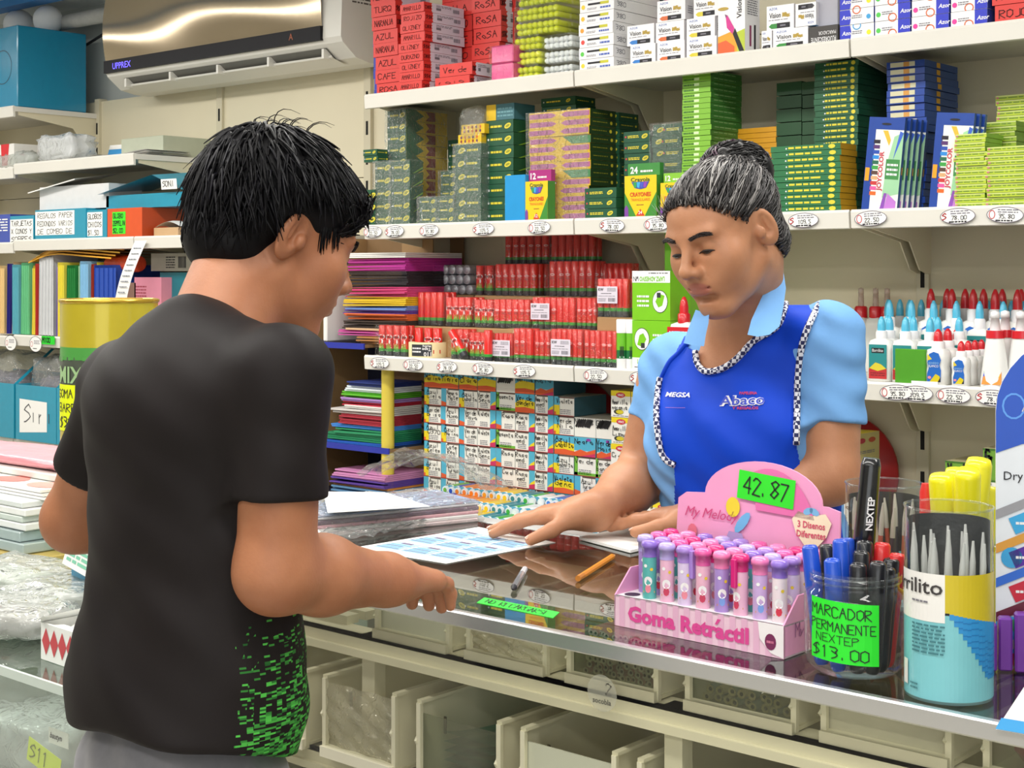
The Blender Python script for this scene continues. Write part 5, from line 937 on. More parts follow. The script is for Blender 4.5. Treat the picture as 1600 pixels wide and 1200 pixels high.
tl = lambda p, f, w, h: (p.rect(f, w*.1, h*.06, w*.9, h*.86, mat('#2a8a8c', .4), 0), p.rect(f, w*.1, h*.06, w*.9, h*.3, mat('#b83034', .4), 1), p.pl2(f, [(w*.12, h*.3), (w*.4, h*.44), (w*.65, h*.4), (w*.88, h*.3), (w*.5, h*.24)], mat('#d8c83a', .4), 2), p.rect(f, w*.22, h*.66, w*.78, h*.78, ink, 1), p.text(f, 'Barrilito', w*.5, h*.69, h*.07, wht, 2, align='c', w=w*.48), p.lines(f, w*.18, h*.12, w*.64, h*.1, 2, mat('#7a2024', .5), 2))
bm = sqbottle(.062, .04, .165, 'cone', cyan, tl); bm2 = sqbottle(.062, .04, .205, 'cone', cyan, tl)
sp = [(sX(1376, 3.47), 3.47, S3)]+[(sX(px, 3.50), 3.50, S3) for px in (1366,)]
x0 = sX(1376, 3.46)
bottles(bm, [(x0+.066*i, 3.465+.0*i, S3) for i in range(3)]+[(x0+.066*i, 3.51, S3) for i in range(3)]+[(x0+.066*i-.03, 3.555, S3) for i in range(4)], lambda i: 'cyan-capped glue bottle, %s in the %s row' % (NTH[i if i < 3 else (i-3 if i < 6 else i-6)], 'front' if i < 3 else ('second' if i < 6 else 'third')), grp='cyan-capped glue bottles')
bottles(bm2, [(x0-.05+.062*i, 3.61, S3) for i in range(6)]+[(x0-.08+.062*i, 3.66, S3) for i in range(7)]+[(x0-.07+.062*i, 3.71, S3) for i in range(7)], lambda i: 'taller cyan-capped bottle, %s in the %s' % (NTH[i if i < 6 else (i-6 if i < 13 else i-13)], 'row behind the short ones' if i < 6 else ('middle tall row' if i < 13 else 'rearmost row')), grp='cyan-capped glue bottles')
cg = sqbottle(.05, .05, .235, 'cone', clear('clear_nozzle', '#eadfd8', 1.4, .1, haze=.4, hazecol='#d8c8c0'), lambda p, f, w, h: None, collar=rcap, nozzle='n')
bottles(cg, [(sX(px, 3.76), 3.765, S3) for px in (1344, 1367, 1385)], lambda i: 'clear-nozzled glue bottle against the wall, %s of three' % NTH[i], grp='clear-nozzled bottles')
p = MB(); p.bbox(0, wm(1398, 1446, 3.425), 0, .012, 0, hm(1420, 3.425, 54), mat('#4f9a2a', .35), .002); p.rect(Fr((0, 0, 0), (1, 0, 0), (0, 0, 1)), .045, .0, .115, .008, paper, 1); tag(p.obj('green_card', None, (sX(1398, 3.42), 3.42, S3)), 'plain green board standing among the glue bottles', 'board')
bl = lambda p, f, w, h: (p.pl2(f, [(w*.18, h*.08), (w*.84, h*.08), (w*.86, h*.4), (w*.78, h*.55), (w*.86, h*.68), (w*.74, h*.86), (w*.5, h*.9), (w*.28, h*.84), (w*.2, h*.6), (w*.26, h*.45), (w*.18, h*.3)], mat('#2468c0', .4), 0), p.pl2(f, [(w*.2, h*.84), (w*.2, h*.66), (w*.42, h*.7)], mat('#e0cc3a', .4), 1), p.pl2(f, [(w*.3, h*.08), (w*.84, h*.08), (w*.8, h*.24), (w*.6, h*.3)], mat('#d8c420', .4), 1), p.pl2(f, [(w*.7, h*.08), (w*.84, h*.08), (w*.84, h*.22)], ink, 2), p.text(f, 'BLANCO', w*.5, h*.48, h*.07, wht, 2, align='c', w=w*.48), p.text(f, 'ADHESIVO', w*.5, h*.57, h*.05, mat('#9fd0f0', .4), 2, align='c', w=w*.5), p.ell(f, w*.3, h*.2, w*.09, h*.04, mat('#e88a9c', .4), 1, 8))
w, h = wm(1449, 1482, 3.43), hm(1465, 3.43, 87); b1 = sqbottle(w, .045, h, 'cone', rcap, bl, wavy=1)
bottles(b1, [(sX(1466, 3.445), 3.445+.055*i, S3) for i in range(3)], lambda i: 'large white glue bottle with wavy blue label, %s from the front' % NTH[i], grp='blue-label glue bottles')
w2, h2 = wm(1489, 1514, 3.43), hm(1500, 3.43, 70); b2 = sqbottle(w2, .036, h2, 'cone', rcap, bl, wavy=1)
bottles(b2, [(sX(1502, 3.44)+.0*i, 3.44+.04*i, S3) for i in range(4)]+[(sX(1502, 3.44)+.064, 3.52+.04*i, S3) for i in range(3)], lambda i: 'small white glue bottle with blue label, %s of the %s file' % (NTH[i if i < 4 else i-4], 'labelled front' if i < 4 else 'set-back'), grp='blue-label glue bottles')
b3 = sqbottle(.07, .045, .235, 'cone', rcap, bl, wavy=1)
bottles(b3, [(sX(1452, 3.63)+.058*i, 3.64, S3) for i in range(5)]+[(sX(1480, 3.7)+.05*i, 3.70, S3) for i in range(5)], lambda i: 'tall white glue bottle with red cap, %s in the %s rear row' % (NTH[i if i < 5 else i-5], 'nearer' if i < 5 else 'farther'), grp='tall red-capped glue bottles')
def rain(p, f, w, h): p.pl2(f, [(w*.16, h*.06), (w*.84, h*.06), (w*.72, h*.9), (w*.3, h*.9)], mat('#3050c0', .4), 0); p.pl2(f, [(w*.3, h*.9), (w*.72, h*.9), (w*.74, h*.72), (w*.28, h*.72)], mat('#d0242c', .4), 1); p.pl2(f, [(w*.16, h*.06), (w*.84, h*.06), (w*.8, h*.34), (w*.2, h*.22)], mat('#e08a28', .4), 1); p.ell(f, w*.4, h*.32, w*.2, h*.1, mat('#5fb84a', .4), 2, 8); p.ell(f, w*.62, h*.26, w*.16, h*.09, mat('#e0b83a', .4), 3, 8); p.text(f, 'glukids', w*.5, h*.55, h*.09, wht, 2, align='c', w=w*.5, bold=.02)
def coneb(h, r): 
    p = MB(); p.lathe([(r*.98, 0), (r, .004), (r*.98, h*.1), (r*.62, h*.62), (r*.6, h*.66)], mat('#efefec', .3), 16, sy=.7); f = Fr((-r, -r*.7-.001, 0), (1, 0, 0), (0, .26, 1)); rain(p, f, 2*r, h*.66)
    c = MB(); c.lathe([(r*.62, h*.64), (r*.6, h*.74)], rcap, 16, sy=.8); c.lathe([(r*.36, h*.74), (r*.27, h*.9), (r*.32, h*.9), (r*.3, h*.98), (0, h)], wht, 12, cap=False); return p.mesh('glue_bottle'), c.mesh('cap')
cb = coneb(.185, .036)
bottles(cb, [(sX(1555, 3.45)+.055*(i % 4), 3.45+.06*(i//4)+.02*(i % 4), S3) for i in range(8)], lambda i: 'tapered glue bottle with rainbow label, %s from the blue-label ones, %s row' % (NTH[i % 4], ['front', 'rear'][i//4]), grp='tapered rainbow glue bottles')
kb = sqbottle(.085, .05, .21, 'cone', rcap, lambda p, f, w, h: (p.rect(f, w*.04, h*.02, w*.96, h*.62, mat('#5a2a98', .4), 0), p.rect(f, w*.04, h*.02, w*.96, h*.3, mat('#1f66b8', .4), 1), p.rect(f, w*.04, h*.62, w*.96, h*.9, mat('#d01f2c', .4), 1), p.text(f, 'KORES', w*.5, h*.69, h*.12, wht, 2, align='c', w=w*.74, bold=.04), p.text(f, 'glu..', w*.12, h*.42, h*.16, wht, 2, bold=.02, shear=.3)), collar=rcap)
bottles(kb, [(sX(1064, 3.43), 3.445, S3)], 'white glue bottle with red KORES label beside the woman\'s collar')
# ------------------------------------------------------------------ cardboard rack of foam sheets at the shelf end
rx0, rx1 = -4.02, sX(668, 3.62); t = empty('sheet_rack', ((rx0+rx1)/2, 3.65, 0)); tag(t, 'home-made cardboard rack with blue-edged shelves and a yellow post', 'rack'); kd = mat('#8a6c48', .7, var=.08); navy = mat('#1b2440', .5); be = mat('#2a35a0', .3, coat=.3)
for z in (1.131, .785, .60): 
    p = MB(); p.box(rx0, rx1-.12 if z > 1.1 else rx1, 3.44 if z > .7 else 3.40, 3.80, z-.012, z, kd, t=navy); o = part(p, 'rack_shelf', t); p = MB(); p.box(rx0, rx1-.12 if z > 1.1 else rx1, 3.434, 3.44, z-.017, z+.003, be); 
    if z > .7: part(p, 'blue_edge', t)
p = MB(); p.box(rx0-.004, rx0, 3.46, 3.82, .0, 1.50, kraft); part(p, 'side_board', t)
p = MB(); p.box(sX(515, 3.6), sX(600, 3.6), 3.79, 3.80, .61, 1.12, navy); part(p, 'back_board', t)
p = MB(); p.box(rx0, rx1, 3.80, 3.805, .0, 1.50, kd); part(p, 'back_board', t)
p = MB(); p.box(sX(612, 3.63), rx1, 3.635, 3.64, .61, 1.05, mat('#7d5f3e', .7)); f = Fr((sX(612, 3.63), 3.635, .61), (1, 0, 0), (0, 0, 1)); W_ = rx1-sX(612, 3.63); p.text(f, 'M758 1/2', W_*.92, .17, .042, ink, 1, rot=1.5708, bold=.02); p.text(f, 'II', W_*.42, .19, .05, ink, 1, rot=1.5708); p.rect(f, W_*.36, .17, W_*.39, .29, ink, 1); part(p, 'printed_carton_side', t)
p = MB(); p.box(sX(628, 3.66), sX(676, 3.66), 3.66, 3.665, 1.19, 1.49, kraft); part(p, 'kraft_board', t)
p = MB(); p.lathe([(.021, .62), (.022, .8), (.0215, 1.07)], mat('#d8c24a', .45), 16, (sX(606, 3.46), 3.46, 0)); part(p, 'yellow_post', t)
p = MB(); p.lathe([(.021, 1.14), (.022, 1.19), (.012, 1.20), (0, 1.20)], mat('#e0a82a', .45), 16, (sX(592, 3.5), 3.50, 0)); o = p.obj('paper_tube'); tag(o, 'short orange tube end standing beside the three-logo glue pack', 'tube')
p = MB(); p.bbox(sX(508, 3.46), sX(508, 3.46)+.02, 3.45, 3.75, 1.135, 1.30, white, .003); o = p.obj('white_board'); tag(o, 'white board leaning in the rack next to the boy\'s chin', 'board')
def sheets(lst, z, px0, px1, Y, where):
    for i, (hc, th, ex, nm) in enumerate(lst):
        a, b_ = sX(px0+ex, Y), sX(px1, Y); p = MB(); w = b_-a; n = max(1, round(th/.006)); m_ = mat(hc, .6)
        for k in range(n):
            dx = rnd.uniform(-.008, .008); dy = rnd.uniform(0, .02); th1 = th/n; q = [(0+dx, dy, 0), (w, dy, 0), (w, .28, 0), (dx, .28, 0)]; zz = k*th1; cu = -.004 if rnd.random() < .3 else 0
            p.add([(x, y, zz+(cu if y < .1 and x < .1 else 0)) for x, y, _ in q]+[(x, y, zz+th1*.82+(cu if y < .1 and x < .1 else 0)) for x, y, _ in q], [(3, 2, 1, 0), (0, 1, 5, 4), (1, 2, 6, 5), (2, 3, 7, 6), (3, 0, 4, 7), (4, 5, 6, 7)], m_)
        o = p.obj('foam_sheet', None, (a, Y, z)); tag(o, nm+' foam sheets in the '+where, 'foam sheets', 'foam sheets in the rack'); z += th
sheets([('#b07a48', .03, 20, 'tan'), ('#c8529c', .016, -12, 'orchid pink'), ('#d8b088', .008, 4, 'peach'), ('#3a2c26', .028, -2, 'dark brown'), ('#d8682c', .022, 2, 'orange'), ('#5a3c98', .012, -4, 'violet'), ('#6a88c8', .016, 2, 'slate blue'), ('#d8b41e', .03, 0, 'yellow'), ('#d0447c', .034, -4, 'rose'), ('#2a2228', .052, 6, 'black'), ('#b02a8c', .045, 2, 'magenta'), ('#ece9e4', .018, 6, 'white')], 1.1318, 536, 632, 3.46, 'upper rack space')
sheets([('#1f5cb8', .012, -22, 'royal blue'), ('#1f8458', .026, -20, 'green'), ('#2a9060', .014, -8, 'mid green'), ('#3f86d8', .016, -12, 'sky blue'), ('#a82c3c', .034, 0, 'crimson'), ('#d8d4d0', .02, -14, 'glittery white'), ('#e6e3df', .012, 10, 'off-white'), ('#b8223c', .012, 4, 'red'), ('#b088cc', .014, 2, 'lilac'), ('#5fb82c', .020, 4, 'lime'), ('#e4ecf2', .02, 8, 'pale'), ('#23357c', .016, 14, 'navy')], .7858, 527, 600, 3.455, 'middle rack space')
sheets([('#23262c', .024, 0, 'charcoal'), ('#5a88b0', .02, -2, 'steel blue'), ('#c8823a', .008, 0, 'ochre'), ('#5a3c98', .022, -2, 'purple'), ('#cc88b8', .024, 2, 'mauve pink')], .6008, 516, 600, 3.42, 'bottom rack space')
# ------------------------------------------------------------------ boxed paints on the low shelf
cyb = mat('#4fa9c6', .45, var=.06); orb = mat('#d8582c', .45); magb = mat('#c02a5c', .45); yeb = mat('#e0c81e', .45); grb = mat('#6fb03a', .45); bxw = mat('#e4e2da', .5, var=.03); bxs = mat('#3c6a78', .5); mrk = mat('#17161a', .5, var=0)
def paintbox(w, h, d, kind, words):
    p = MB(); p.box(0, w, 0, d, 0, h, bxw, r=bxs, t=mat('#b9b4a4', .5)); f, s, t_ = FR(w, d, h); u0, u1 = 0, w
    if kind == 'L': p.rect(f, 0, 0, w*.28, h, cyb, 1); p.pl2(f, [(0, 0), (w*.28, 0), (w*.28, h*.22), (0, h*.3)], orb, 2); u0 = w*.3
    elif kind == 'Y': p.rect(f, 0, 0, w*.28, h, cyb, 1); p.rect(f, 0, 0, w*.28, h*.55, yeb, 2); p.rect(f, 0, 0, w*.1, h*.2, orb, 3); u0 = w*.12
    elif kind == 'R': p.rect(f, w*.7, 0, w, h, cyb, 1); p.pl2(f, [(w*.7, 0), (w, 0), (w, h*.3), (w*.7, h*.22)], magb, 3); p.pl2(f, [(w*.7, h*.2), (w, h*.25), (w, h*.5), (w*.8, h*.35)], yeb, 2); u1 = w*.7
    elif kind == 'C': p.rect(f, 0, 0, w, h, cyb, 1); p.pl2(f, [(0, h*.2), (w*.5, h*.3), (w, h*.15), (w, h*.6), (w*.3, h*.72), (0, h*.5)], yeb, 2); p.pl2(f, [(0, 0), (w, 0), (w, h*.22), (w*.5, h*.3), (0, h*.25)], orb, 3)
    elif kind == 'G': p.rect(f, 0, 0, w, h*.18, grb, 1); p.rect(f, 0, 0, w*.15, h, grb, 1)
    elif kind == 'N': p.rect(f, 0, h*.3, w, h, cyb, 1); p.pl2(f, [(0, 0), (w, 0), (w, h*.42), (w*.6, h*.25), (w*.3, h*.36), (0, h*.2)], orb, 2); p.pl2(f, [(w*.3, 0), (w, 0), (w, h*.2)], magb, 3); p.ell(f, w*.68, h*.88, w*.12, h*.08, mat('#8a3a9c', .5), 2, 8)
    if kind in 'LRYG': p.lines(f, u0+(u1-u0)*.2, h*.08, (u1-u0)*.6, h*.28, 3, gry, 1); p.rect(f, u0+(u1-u0)*.1, h*.93, u1, h, mat('#5a4038', .5), 1); p.rect(f, 0, 0, w, h*.035, mat('#a03c3c', .5), 4)
    if kind == 'X':
        for k in range(7): p.hand(f, '/', w*.1+k*w*.1, h*.55, h*.35, mrk, 4, .35)
    n = len(words)
    for i, wd in enumerate(words): p.hand(f, wd, u0+w*.03+i*w*.05, h*(.66-.26*i), h*(.24 if kind in 'LRYG' else .27), mrk, 5, .13, width=(u1-u0)*.9 if len(wd) > 3 else None, jit=.5)
    return p.mesh('paint_box')
PY = 3.50; ph = .0592; edges = [662, 689, 717, 746, 775, 805, 836, 865, 897, 931, 957]
ptop = [7, 7, 7, 7, 7, 7, 7, 6, 5, 5]
cols = [('LYYYYYC', ['Azul Brisa', 'Azul Brisa', 'Azul Celes', 'Azul 0370', 'Verde Brisa', 'Azul Cielo', 'Azul Marino']), ('LLLYLLC', ['Azul Turque', 'Azul Turque', 'Cafe Real', 'Azul Marino', 'Azul Humo', 'Negro Mate', 'Cafe Tierra']), ('LLLLLYC', ['Verde Limon', 'Verde Nilo', 'Verde Lago', 'Verde Lima', 'Verde Mayo', 'Azul Cobalto', 'Gris Claro']), ('RRRRRRC', ['Violeta', 'Violeta', 'Violeta Genc', 'Violeta', 'Violeta', 'Verde Seco', 'Lila']),
        ('LLLGLGX', ['Rosa', 'Coral', 'Rosa', 'Magenta', 'Rosa', 'Magenta', 'Magenta']), ('RRRRRCC', ['Rosa med', 'Rosa med', 'Rosa med', 'Rosa med', 'Rosa med', 'Verde Bandera', 'Amarillo']), ('RRRRRRN', ['Amarillo med'] * 6+['Rojo']), ('CCYCYY', ['Violet', 'Violeta Genc', 'Azul Cobalto', 'Azul Cobalto', 'Verde Nilo', 'Violeta']), ('RLGNX', ['Azul', 'Azul Turque', 'Verde', 'Negro', 'Negro']), ('NNGNX', ['Verde', 'Verde', 'Verde bande', 'Verde Hoja', 'Gris'])]
for ci, (kinds, wds) in enumerate(cols):
    w = wm(edges[ci], edges[ci+1], PY)-.002; x = sX(edges[ci], PY)
    for ri in range(ptop[ci]):
        k = kinds[ri] if ri < len(kinds) else 'C'; rnd.seed(ci*20+ri); me = paintbox(w, ph-.0012, .16, k, wds[ri % len(wds)].split(' '))
        o = put(me, 'paint_box', (x+rnd.uniform(-.001, .001), PY+rnd.uniform(0, .004), S4+ri*ph)); tag(o, 'boxed paint with handwriting, %s, %s column from the rack' % (fromtop(ptop[ci]-1-ri), NTH[ci]), 'paint box', 'boxed paints in the grid')
def vinci(w, h, d, words):
    p = MB(); p.box(0, w, 0, d, 0, h, bxw, r=mat('#b9ab70', .5), t=yeb); f, s, t_ = FR(w, d, h); p.pl2(f, [(0, h*.8), (w*.3, h*.8), (w*.5, h*.72), (w*.7, h*.8), (w, h*.8), (w, h), (0, h)], yeb, 1); p.ell(f, w*.5, h*.84, w*.24, h*.1, mat('#c0283c', .5), 2, 14); p.text(f, 'VINCI', w*.5, h*.80, h*.08, wht, 3, align='c', w=w*.3, bold=.02); p.ell(f, w*.4, h*.2, w*.26, h*.1, mat('#3a3a30', .5), 1, 12); p.ell(f, w*.46, h*.2, w*.2, h*.08, mat('#c8b82a', .5), 2, 10); p.lines(f, w*.1, h*.03, w*.8, h*.06, 1, gry)
    for i, wd in enumerate(words): p.hand(f, wd, w*.08, h*(.5-.2*i), h*.17, mrk, 5, .14, width=w*.8, jit=.5)
    rs = Fr((w, 0, 0), (0, 1, 0), (0, 0, 1)); p.ell(rs, d*.3, h*.75, d*.14, h*.09, mat('#b03040', .5), 1, 12); p.ell(rs, d*.7, h*.75, d*.14, h*.09, mat('#b04a30', .5), 1, 12); p.lines(rs, d*.1, h*.3, d*.7, h*.12, 2, gry); return p.mesh('paint_box')
vh = .078; VB = [('Magenta Lim',), ('Oro', ), ('Crema',), ('Amarillo', 'Limon'), ('Amarillo', 'naranja')]
for k, (px, n) in enumerate(((953, 5), (984, 5), (1018, 4), (1050, 4))):
    w = wm(px, px+31, 3.44)-.002
    for i in range(n):
        rnd.seed(500+k*10+i); o = put(vinci(w, vh-.001, .12, VB[(i+k) % 5]), 'paint_box', (sX(px, 3.44), 3.445+rnd.uniform(0, .003), S4+i*vh)); tag(o, 'yellow-topped paint box, %s, %s column behind the arm' % (fromtop(n-1-i), NTH[k]), 'paint box', 'yellow-topped paint boxes')
for i in range(4):
    rnd.seed(560+i); o = put(vinci(wm(1318, 1352, 3.46), vh-.001, .14, VB[i % 5]), 'paint_box', (sX(1301, 3.47), 3.47, S4+i*vh)); tag(o, 'yellow-topped paint box, %s, past the woman\'s farther arm' % fromtop(3-i), 'paint box', 'yellow-topped paint boxes')
for i, (pxc, pyc, rr) in enumerate(((905, 672, .165), (1320, 735, .16))):
    a = at(pxc, pyc, Y=3.80); p = MB(); p.lathe([(0, 0), (rr, 0), (rr, .012), (0, .012)], mat('#b81e22', .4), 40, ax=(0, -1, 0), cap=False); q = Fr((0, -.0125, 0), (1, 0, 0), (0, 0, 1)); p.hand(q, 'v', .02, .06, .06, wht, 1, .1); o = p.obj('round_sign', None, (a.x, 3.815, a.z)); tag(o, ['round red board standing behind the paint box grid', 'round red board standing behind the yellow-topped boxes'][i], 'sign', 'round red boards')
gbx = lambda w, h, d, words, c: None
def gcarton(px0, px1, Y, z, h, words, c, lab, d=.14, frag=False):
    w = wm(px0, px1, Y)-.002; p = MB(); m_ = mat(c, .5); p.box(0, w, 0, d, 0, h, bxw if frag else m_, r=mat('#4a7a30', .5), t=mat('#a8a07c', .5)); f, s, t_ = FR(w, d, h); p.rect(f, 0, h*.94, w, h, mat('#3a6a24', .5), 1)
    if not frag: p.rect(f, w*.45, h*.15, w*.95, h*.75, bxw, 1)
    for i, wd in enumerate(words): p.hand(f, wd, w*.08+w*.1*i, h*(.56-.46*i), h*.36, mrk, 5, .2, width=w*.12*len(wd), jit=.5)
    tag(p.obj('paint_carton', None, (sX(px0, Y), Y, z)), lab, 'box', 'green paint cartons')
gz = S4
for i, (wd, fr_) in enumerate(((('Azul', 'Rey'), True), (('Lila', ), False), (('Rosa', 'Mex'), True), (('Verde', 'obscuro'), False))):
    gcarton(1477, 1534, 3.47, S4+i*.0665, .066, wd, '#6a9a34', 'green and white paint carton marked %s' % ' '.join(wd), frag=fr_)
    gcarton(1536, 1600, 3.46, S4+i*.0765, .076, (('Rojo', 'Magno')[:2], ('Cafe',), ('Rosa', 'Magno'), ('Gris',))[i], '#6a9a34', 'paint carton half hidden by the blue display card, %s from the bottom' % ['lowest', 'second', 'third', 'topmost'][i], frag=(i % 2 == 0))
carton('teal_box', 1378, 1425, 3.56, S4, .12, .16, mat('#4f8f94', .5), 'teal printed box lying low behind the brush canister', decor=lambda p, fr, fs, w, h, d: (p.rect(fr, .01, .05, .07, .09, mat('#5a4a9c', .5), 1), p.lines(fr, .08, .02, .1, .06, 3, mat('#c05a5a', .5))))
# ------------------------------------------------------------------ paint tubes lying in rows in front of the boxes
seq = [('#2748b8', 'blue')]*2+[('#6fae3a', 'green')]*1+[('#2748b8', 'blue')]*1+[('#e8801c', 'orange')]*4+[('#eda21c', 'amber')]*2+[('#e8c41c', 'yellow')]*2+[('#1f8290', 'teal')]*2+[('#3fae3a', 'green')]*1+[('#eceef0', 'white')]*2+[('#2f78d0', 'sky blue')]*2+[('#1f2a5c', 'navy')]*1+[('#e0486c', 'pink')]*3+[('#6a3c98', 'violet')]*3+[('#d8263c', 'red')]*1+[('#22222a', 'black')]*1+[('#eceef0', 'white')]*2+[('#1f8a9c', 'teal')]*2+[('#e8d81c', 'yellow')]*2+[('#4a2c88', 'purple')]*3+[('#e8d81c', 'bright yellow')]*3+[('#1f8a9c', 'teal')]*2+[('#d8263c', 'red')]*2+[('#eceef0', 'white')]*2+[('#6a3c98', 'violet')]*2
def ptube(c):
    p = MB(); m_ = mat(c, .3, coat=.4); r = .0128; p.lathe([(r, 0), (r, .034)], mat('#dfe6ea', .4), 10, ax=(0, 1, 0), cap=True); p.lathe([(r*1.02, .008), (r*1.02, .026)], mat('#4fa3c0', .4), 10, ax=(0, 1, 0), cap=False); p.ell(Fr((0, -.0003, 0), (1, 0, 0), (0, 0, 1)), 0, 0, r*.6, r*.6, m_, 0, 10)
    q = MB(); q.lathe([(r*1.08, .034), (r*1.08, .105), (r*.8, .112), (0, .112)], m_, 10, ax=(0, 1, 0)); return p.mesh('paint_tube'), q.mesh('cap')
PT = {}; x0 = sX(622, 3.17); cnt = {}
for j in range(3):
    for i, (c, nm) in enumerate(seq):
        if c not in PT: PT[c] = ptube(c)
        cc = seq[min(len(seq)-1, max(0, i+(0, 1, 2)[j]))]; c, nm = cc
        if c not in PT: PT[c] = ptube(c)
        y = 3.14+.115*j; o = put(PT[c][0], 'paint_tube', (x0+i*.0282+rnd.uniform(-.002, .002), y+rnd.uniform(0, .01), S4+.0145+.016*j), rnd.uniform(-.05, .05)); k = cnt.get((nm, j), 0); cnt[(nm, j)] = k+1
        tag(o, '%s-capped paint tube lying in the %s row, %s of its colour' % (nm, ['front', 'middle', 'rear'][j], NTH[k]), 'paint tube', 'paint tubes in rows'); put(PT[c][1], 'cap', (0, 0, 0), 0, o)
for j in (1, 2):
    p = MB(); p.box(x0-.02, x0+len(seq)*.0282, 3.14+.115*j, 3.14+.115*j+.11, S4, S4+.0155*j, mat('#d8d8d4', .4)); o = p.obj('display_step'); tag(o, 'low white step under the %s row of paint tubes' % ['middle', 'rear'][j-1], 'step')
for i, (px, py) in enumerate(((697, 790), (865, 800), (857, 806))[:2]):
    a = at(px, py, Z=S4+.03); p = MB(); 
    if i: p.lathe([(.02, 0), (.021, .002), (.021, .05), (.022, .05), (.022, .075), (0, .075)], wht, 14, cap=False)
    else: p.lathe([(.021, 0), (.021, .035), (.014, .045), (.014, .06), (0, .06)], mat('#2a48c0', .3, coat=.4), 14, cap=False)
    o = p.obj('paint_jar', None, (a.x, min(a.y, 3.125), S4+.0)); o.location.x = sX(px, o.location.y); tag(o, ['small blue paint jar at the row\'s end', 'white paint jar standing before the rows of tubes'][i], 'jar')
a = at(690, 745, Y=3.40); q = MB(); q.sheet(lambda u, v: (u*.55, v*.16, .10*math.sin(u*3.14)*(1-.4*v)+.02*noise3((u*6, v*5, 1), 3)), 22, 10, film); tag(q.obj('plastic_film', None, (a.x-.30, 3.31, S4+.07)), 'clear crumpled film over the orange paint tubes', 'film')

a = at(1456, 462, Y=WALLY-.001); p = MB(); p.sheet(lambda u, v: (u*.235, -.0008-.0006*math.sin(u*9), -.008*u-.024*v), 8, 1, mat('#a8a186', .35)); p.obj('old_tape', bayC).location = (a.x, WALLY-.0012, a.z)
# ================================================================== things on the glass counter
def flat(name, pts, z, m, label, cat, th=.0006, deco=None, grp=None):
    """a sheet lying on a surface, from its four corners (front-left, front-right, back-right, back-left)"""
    P = [at(x, y, Z=z) for x, y in pts]; o0 = P[0]; p = MB(); q = [v-o0 for v in P]; p.prism(q, th, m); 
    if deco: 
        def bil(u, v): a = q[0].lerp(q[1], u); b_ = q[3].lerp(q[2], u); return a.lerp(b_, v)+Vector((0, 0, .0005))
        deco(p, bil)
    o = p.obj(name, None, o0+Vector((0, 0, th))); return tag(o, label, cat, grp)
class BF:
    def __init__(s, bil, k=.0002): s.b = bil; s.kk = k
    def p(s, u, v, k=0): return s.b(u, v)+Vector((0, 0, k*s.kk))
def tables(p, bil):
    f = BF(bil); blu_ = mat('#a9cbe6', .6); bl2 = mat('#5f9fd0', .6); bl3 = mat('#4f6f9c', .6)
    for i in range(3):
        for j in range(3):
            u, v = .06+.30*i, .12+.26*j; p.rect(f, u, v, u+.27, v+.2, blu_, 0); p.rect(f, u+.08, v+.16, u+.2, v+.19, mat('#7c6f88', .6), 2)
            for k in range(4): p.rect(f, u+.01+.01*(k % 2), v+.02+.033*k, u+.25-.02*(k % 3), v+.035+.033*k, bl2 if k % 2 else bl3, 1)
flat('printed_sheet', [(548, 857), (697, 881), (868, 848), (748, 824)], CT+.0005, paper, 'white sheet printed with blue tables under the woman\'s hand', 'paper', deco=tables)
# stack of wrapped sheets
z = CT+.0008
P = [at(492, 842, Z=CT), at(690, 838, Z=CT)]
FRC = Vector((-1.748, 1.537, 0)); SR = R(-17); sw, sd = .165, .30
for i, (c, h, nm) in enumerate([('#e8cfd2', .006, 'pale pink'), ('#f0ecec', .006, 'white'), ('#d99aa6', .005, 'pink'), ('#5c3050', .007, 'plum'), ('#c8c4cc', .004, 'light grey'), ('#8a9cc0', .003, 'bluish')]):
    p = MB(); p.bbox(-sw, -.003*i, 0, sd, 0, h*.95, mat(c, .4), .0012); o = p.obj('folder_sheet', None, (FRC.x, FRC.y+.003*i, z), SR); tag(o, nm+' sheets in the wrapped stack behind the boy\'s arm', 'folder', 'wrapped sheets on the counter'); z += h
q = MB(); q.sheet(lambda u, v: (.005-u*(sw+.01), -.006+v*(sd+.01), .034+.006*noise3((u*4, v*8, 1), 2)), 14, 24, film); q.sheet(lambda u, v: (.006+.010*abs(noise3((u*9, v*4, 2), 1)), -.006+u*(sd+.01), v*.034), 30, 6, film); q.sheet(lambda u, v: (.008+.05*v*(1-u)+.01*noise3((u*9, v*4, 2), 5), -.006+u*.2, .012*(1-v)+.012*abs(noise3((u*9, v*6, 2), 7))), 24, 8, film)
tag(q.obj('plastic_bag', None, (FRC.x, FRC.y, CT+.001), SR), 'clear crinkled bag around the stack of sheets on the counter', 'bag')
A_ = [at(x, y, Z=CT+.042)-Vector((-1.75, 1.6, CT+.042)) for x, y in ((512, 801), (672, 791), (600, 769), (505, 768))]; p = MB(); p.prism(A_, .0008, paper); A2 = [v*.8+Vector((0, .0, .0006)) for v in A_]; p.poly(A2, mat('#d5d7dc', .6)); tag(p.obj('loose_paper', None, (-1.75, 1.6, CT+.042)), 'loose white sheet lying on the wrapped stack', 'paper')
flat('loose_paper', [(905, 843), (985, 864), (1060, 846), (985, 826)], CT+.0012, paper, 'white papers under the woman\'s farther hand', 'paper', th=.004)
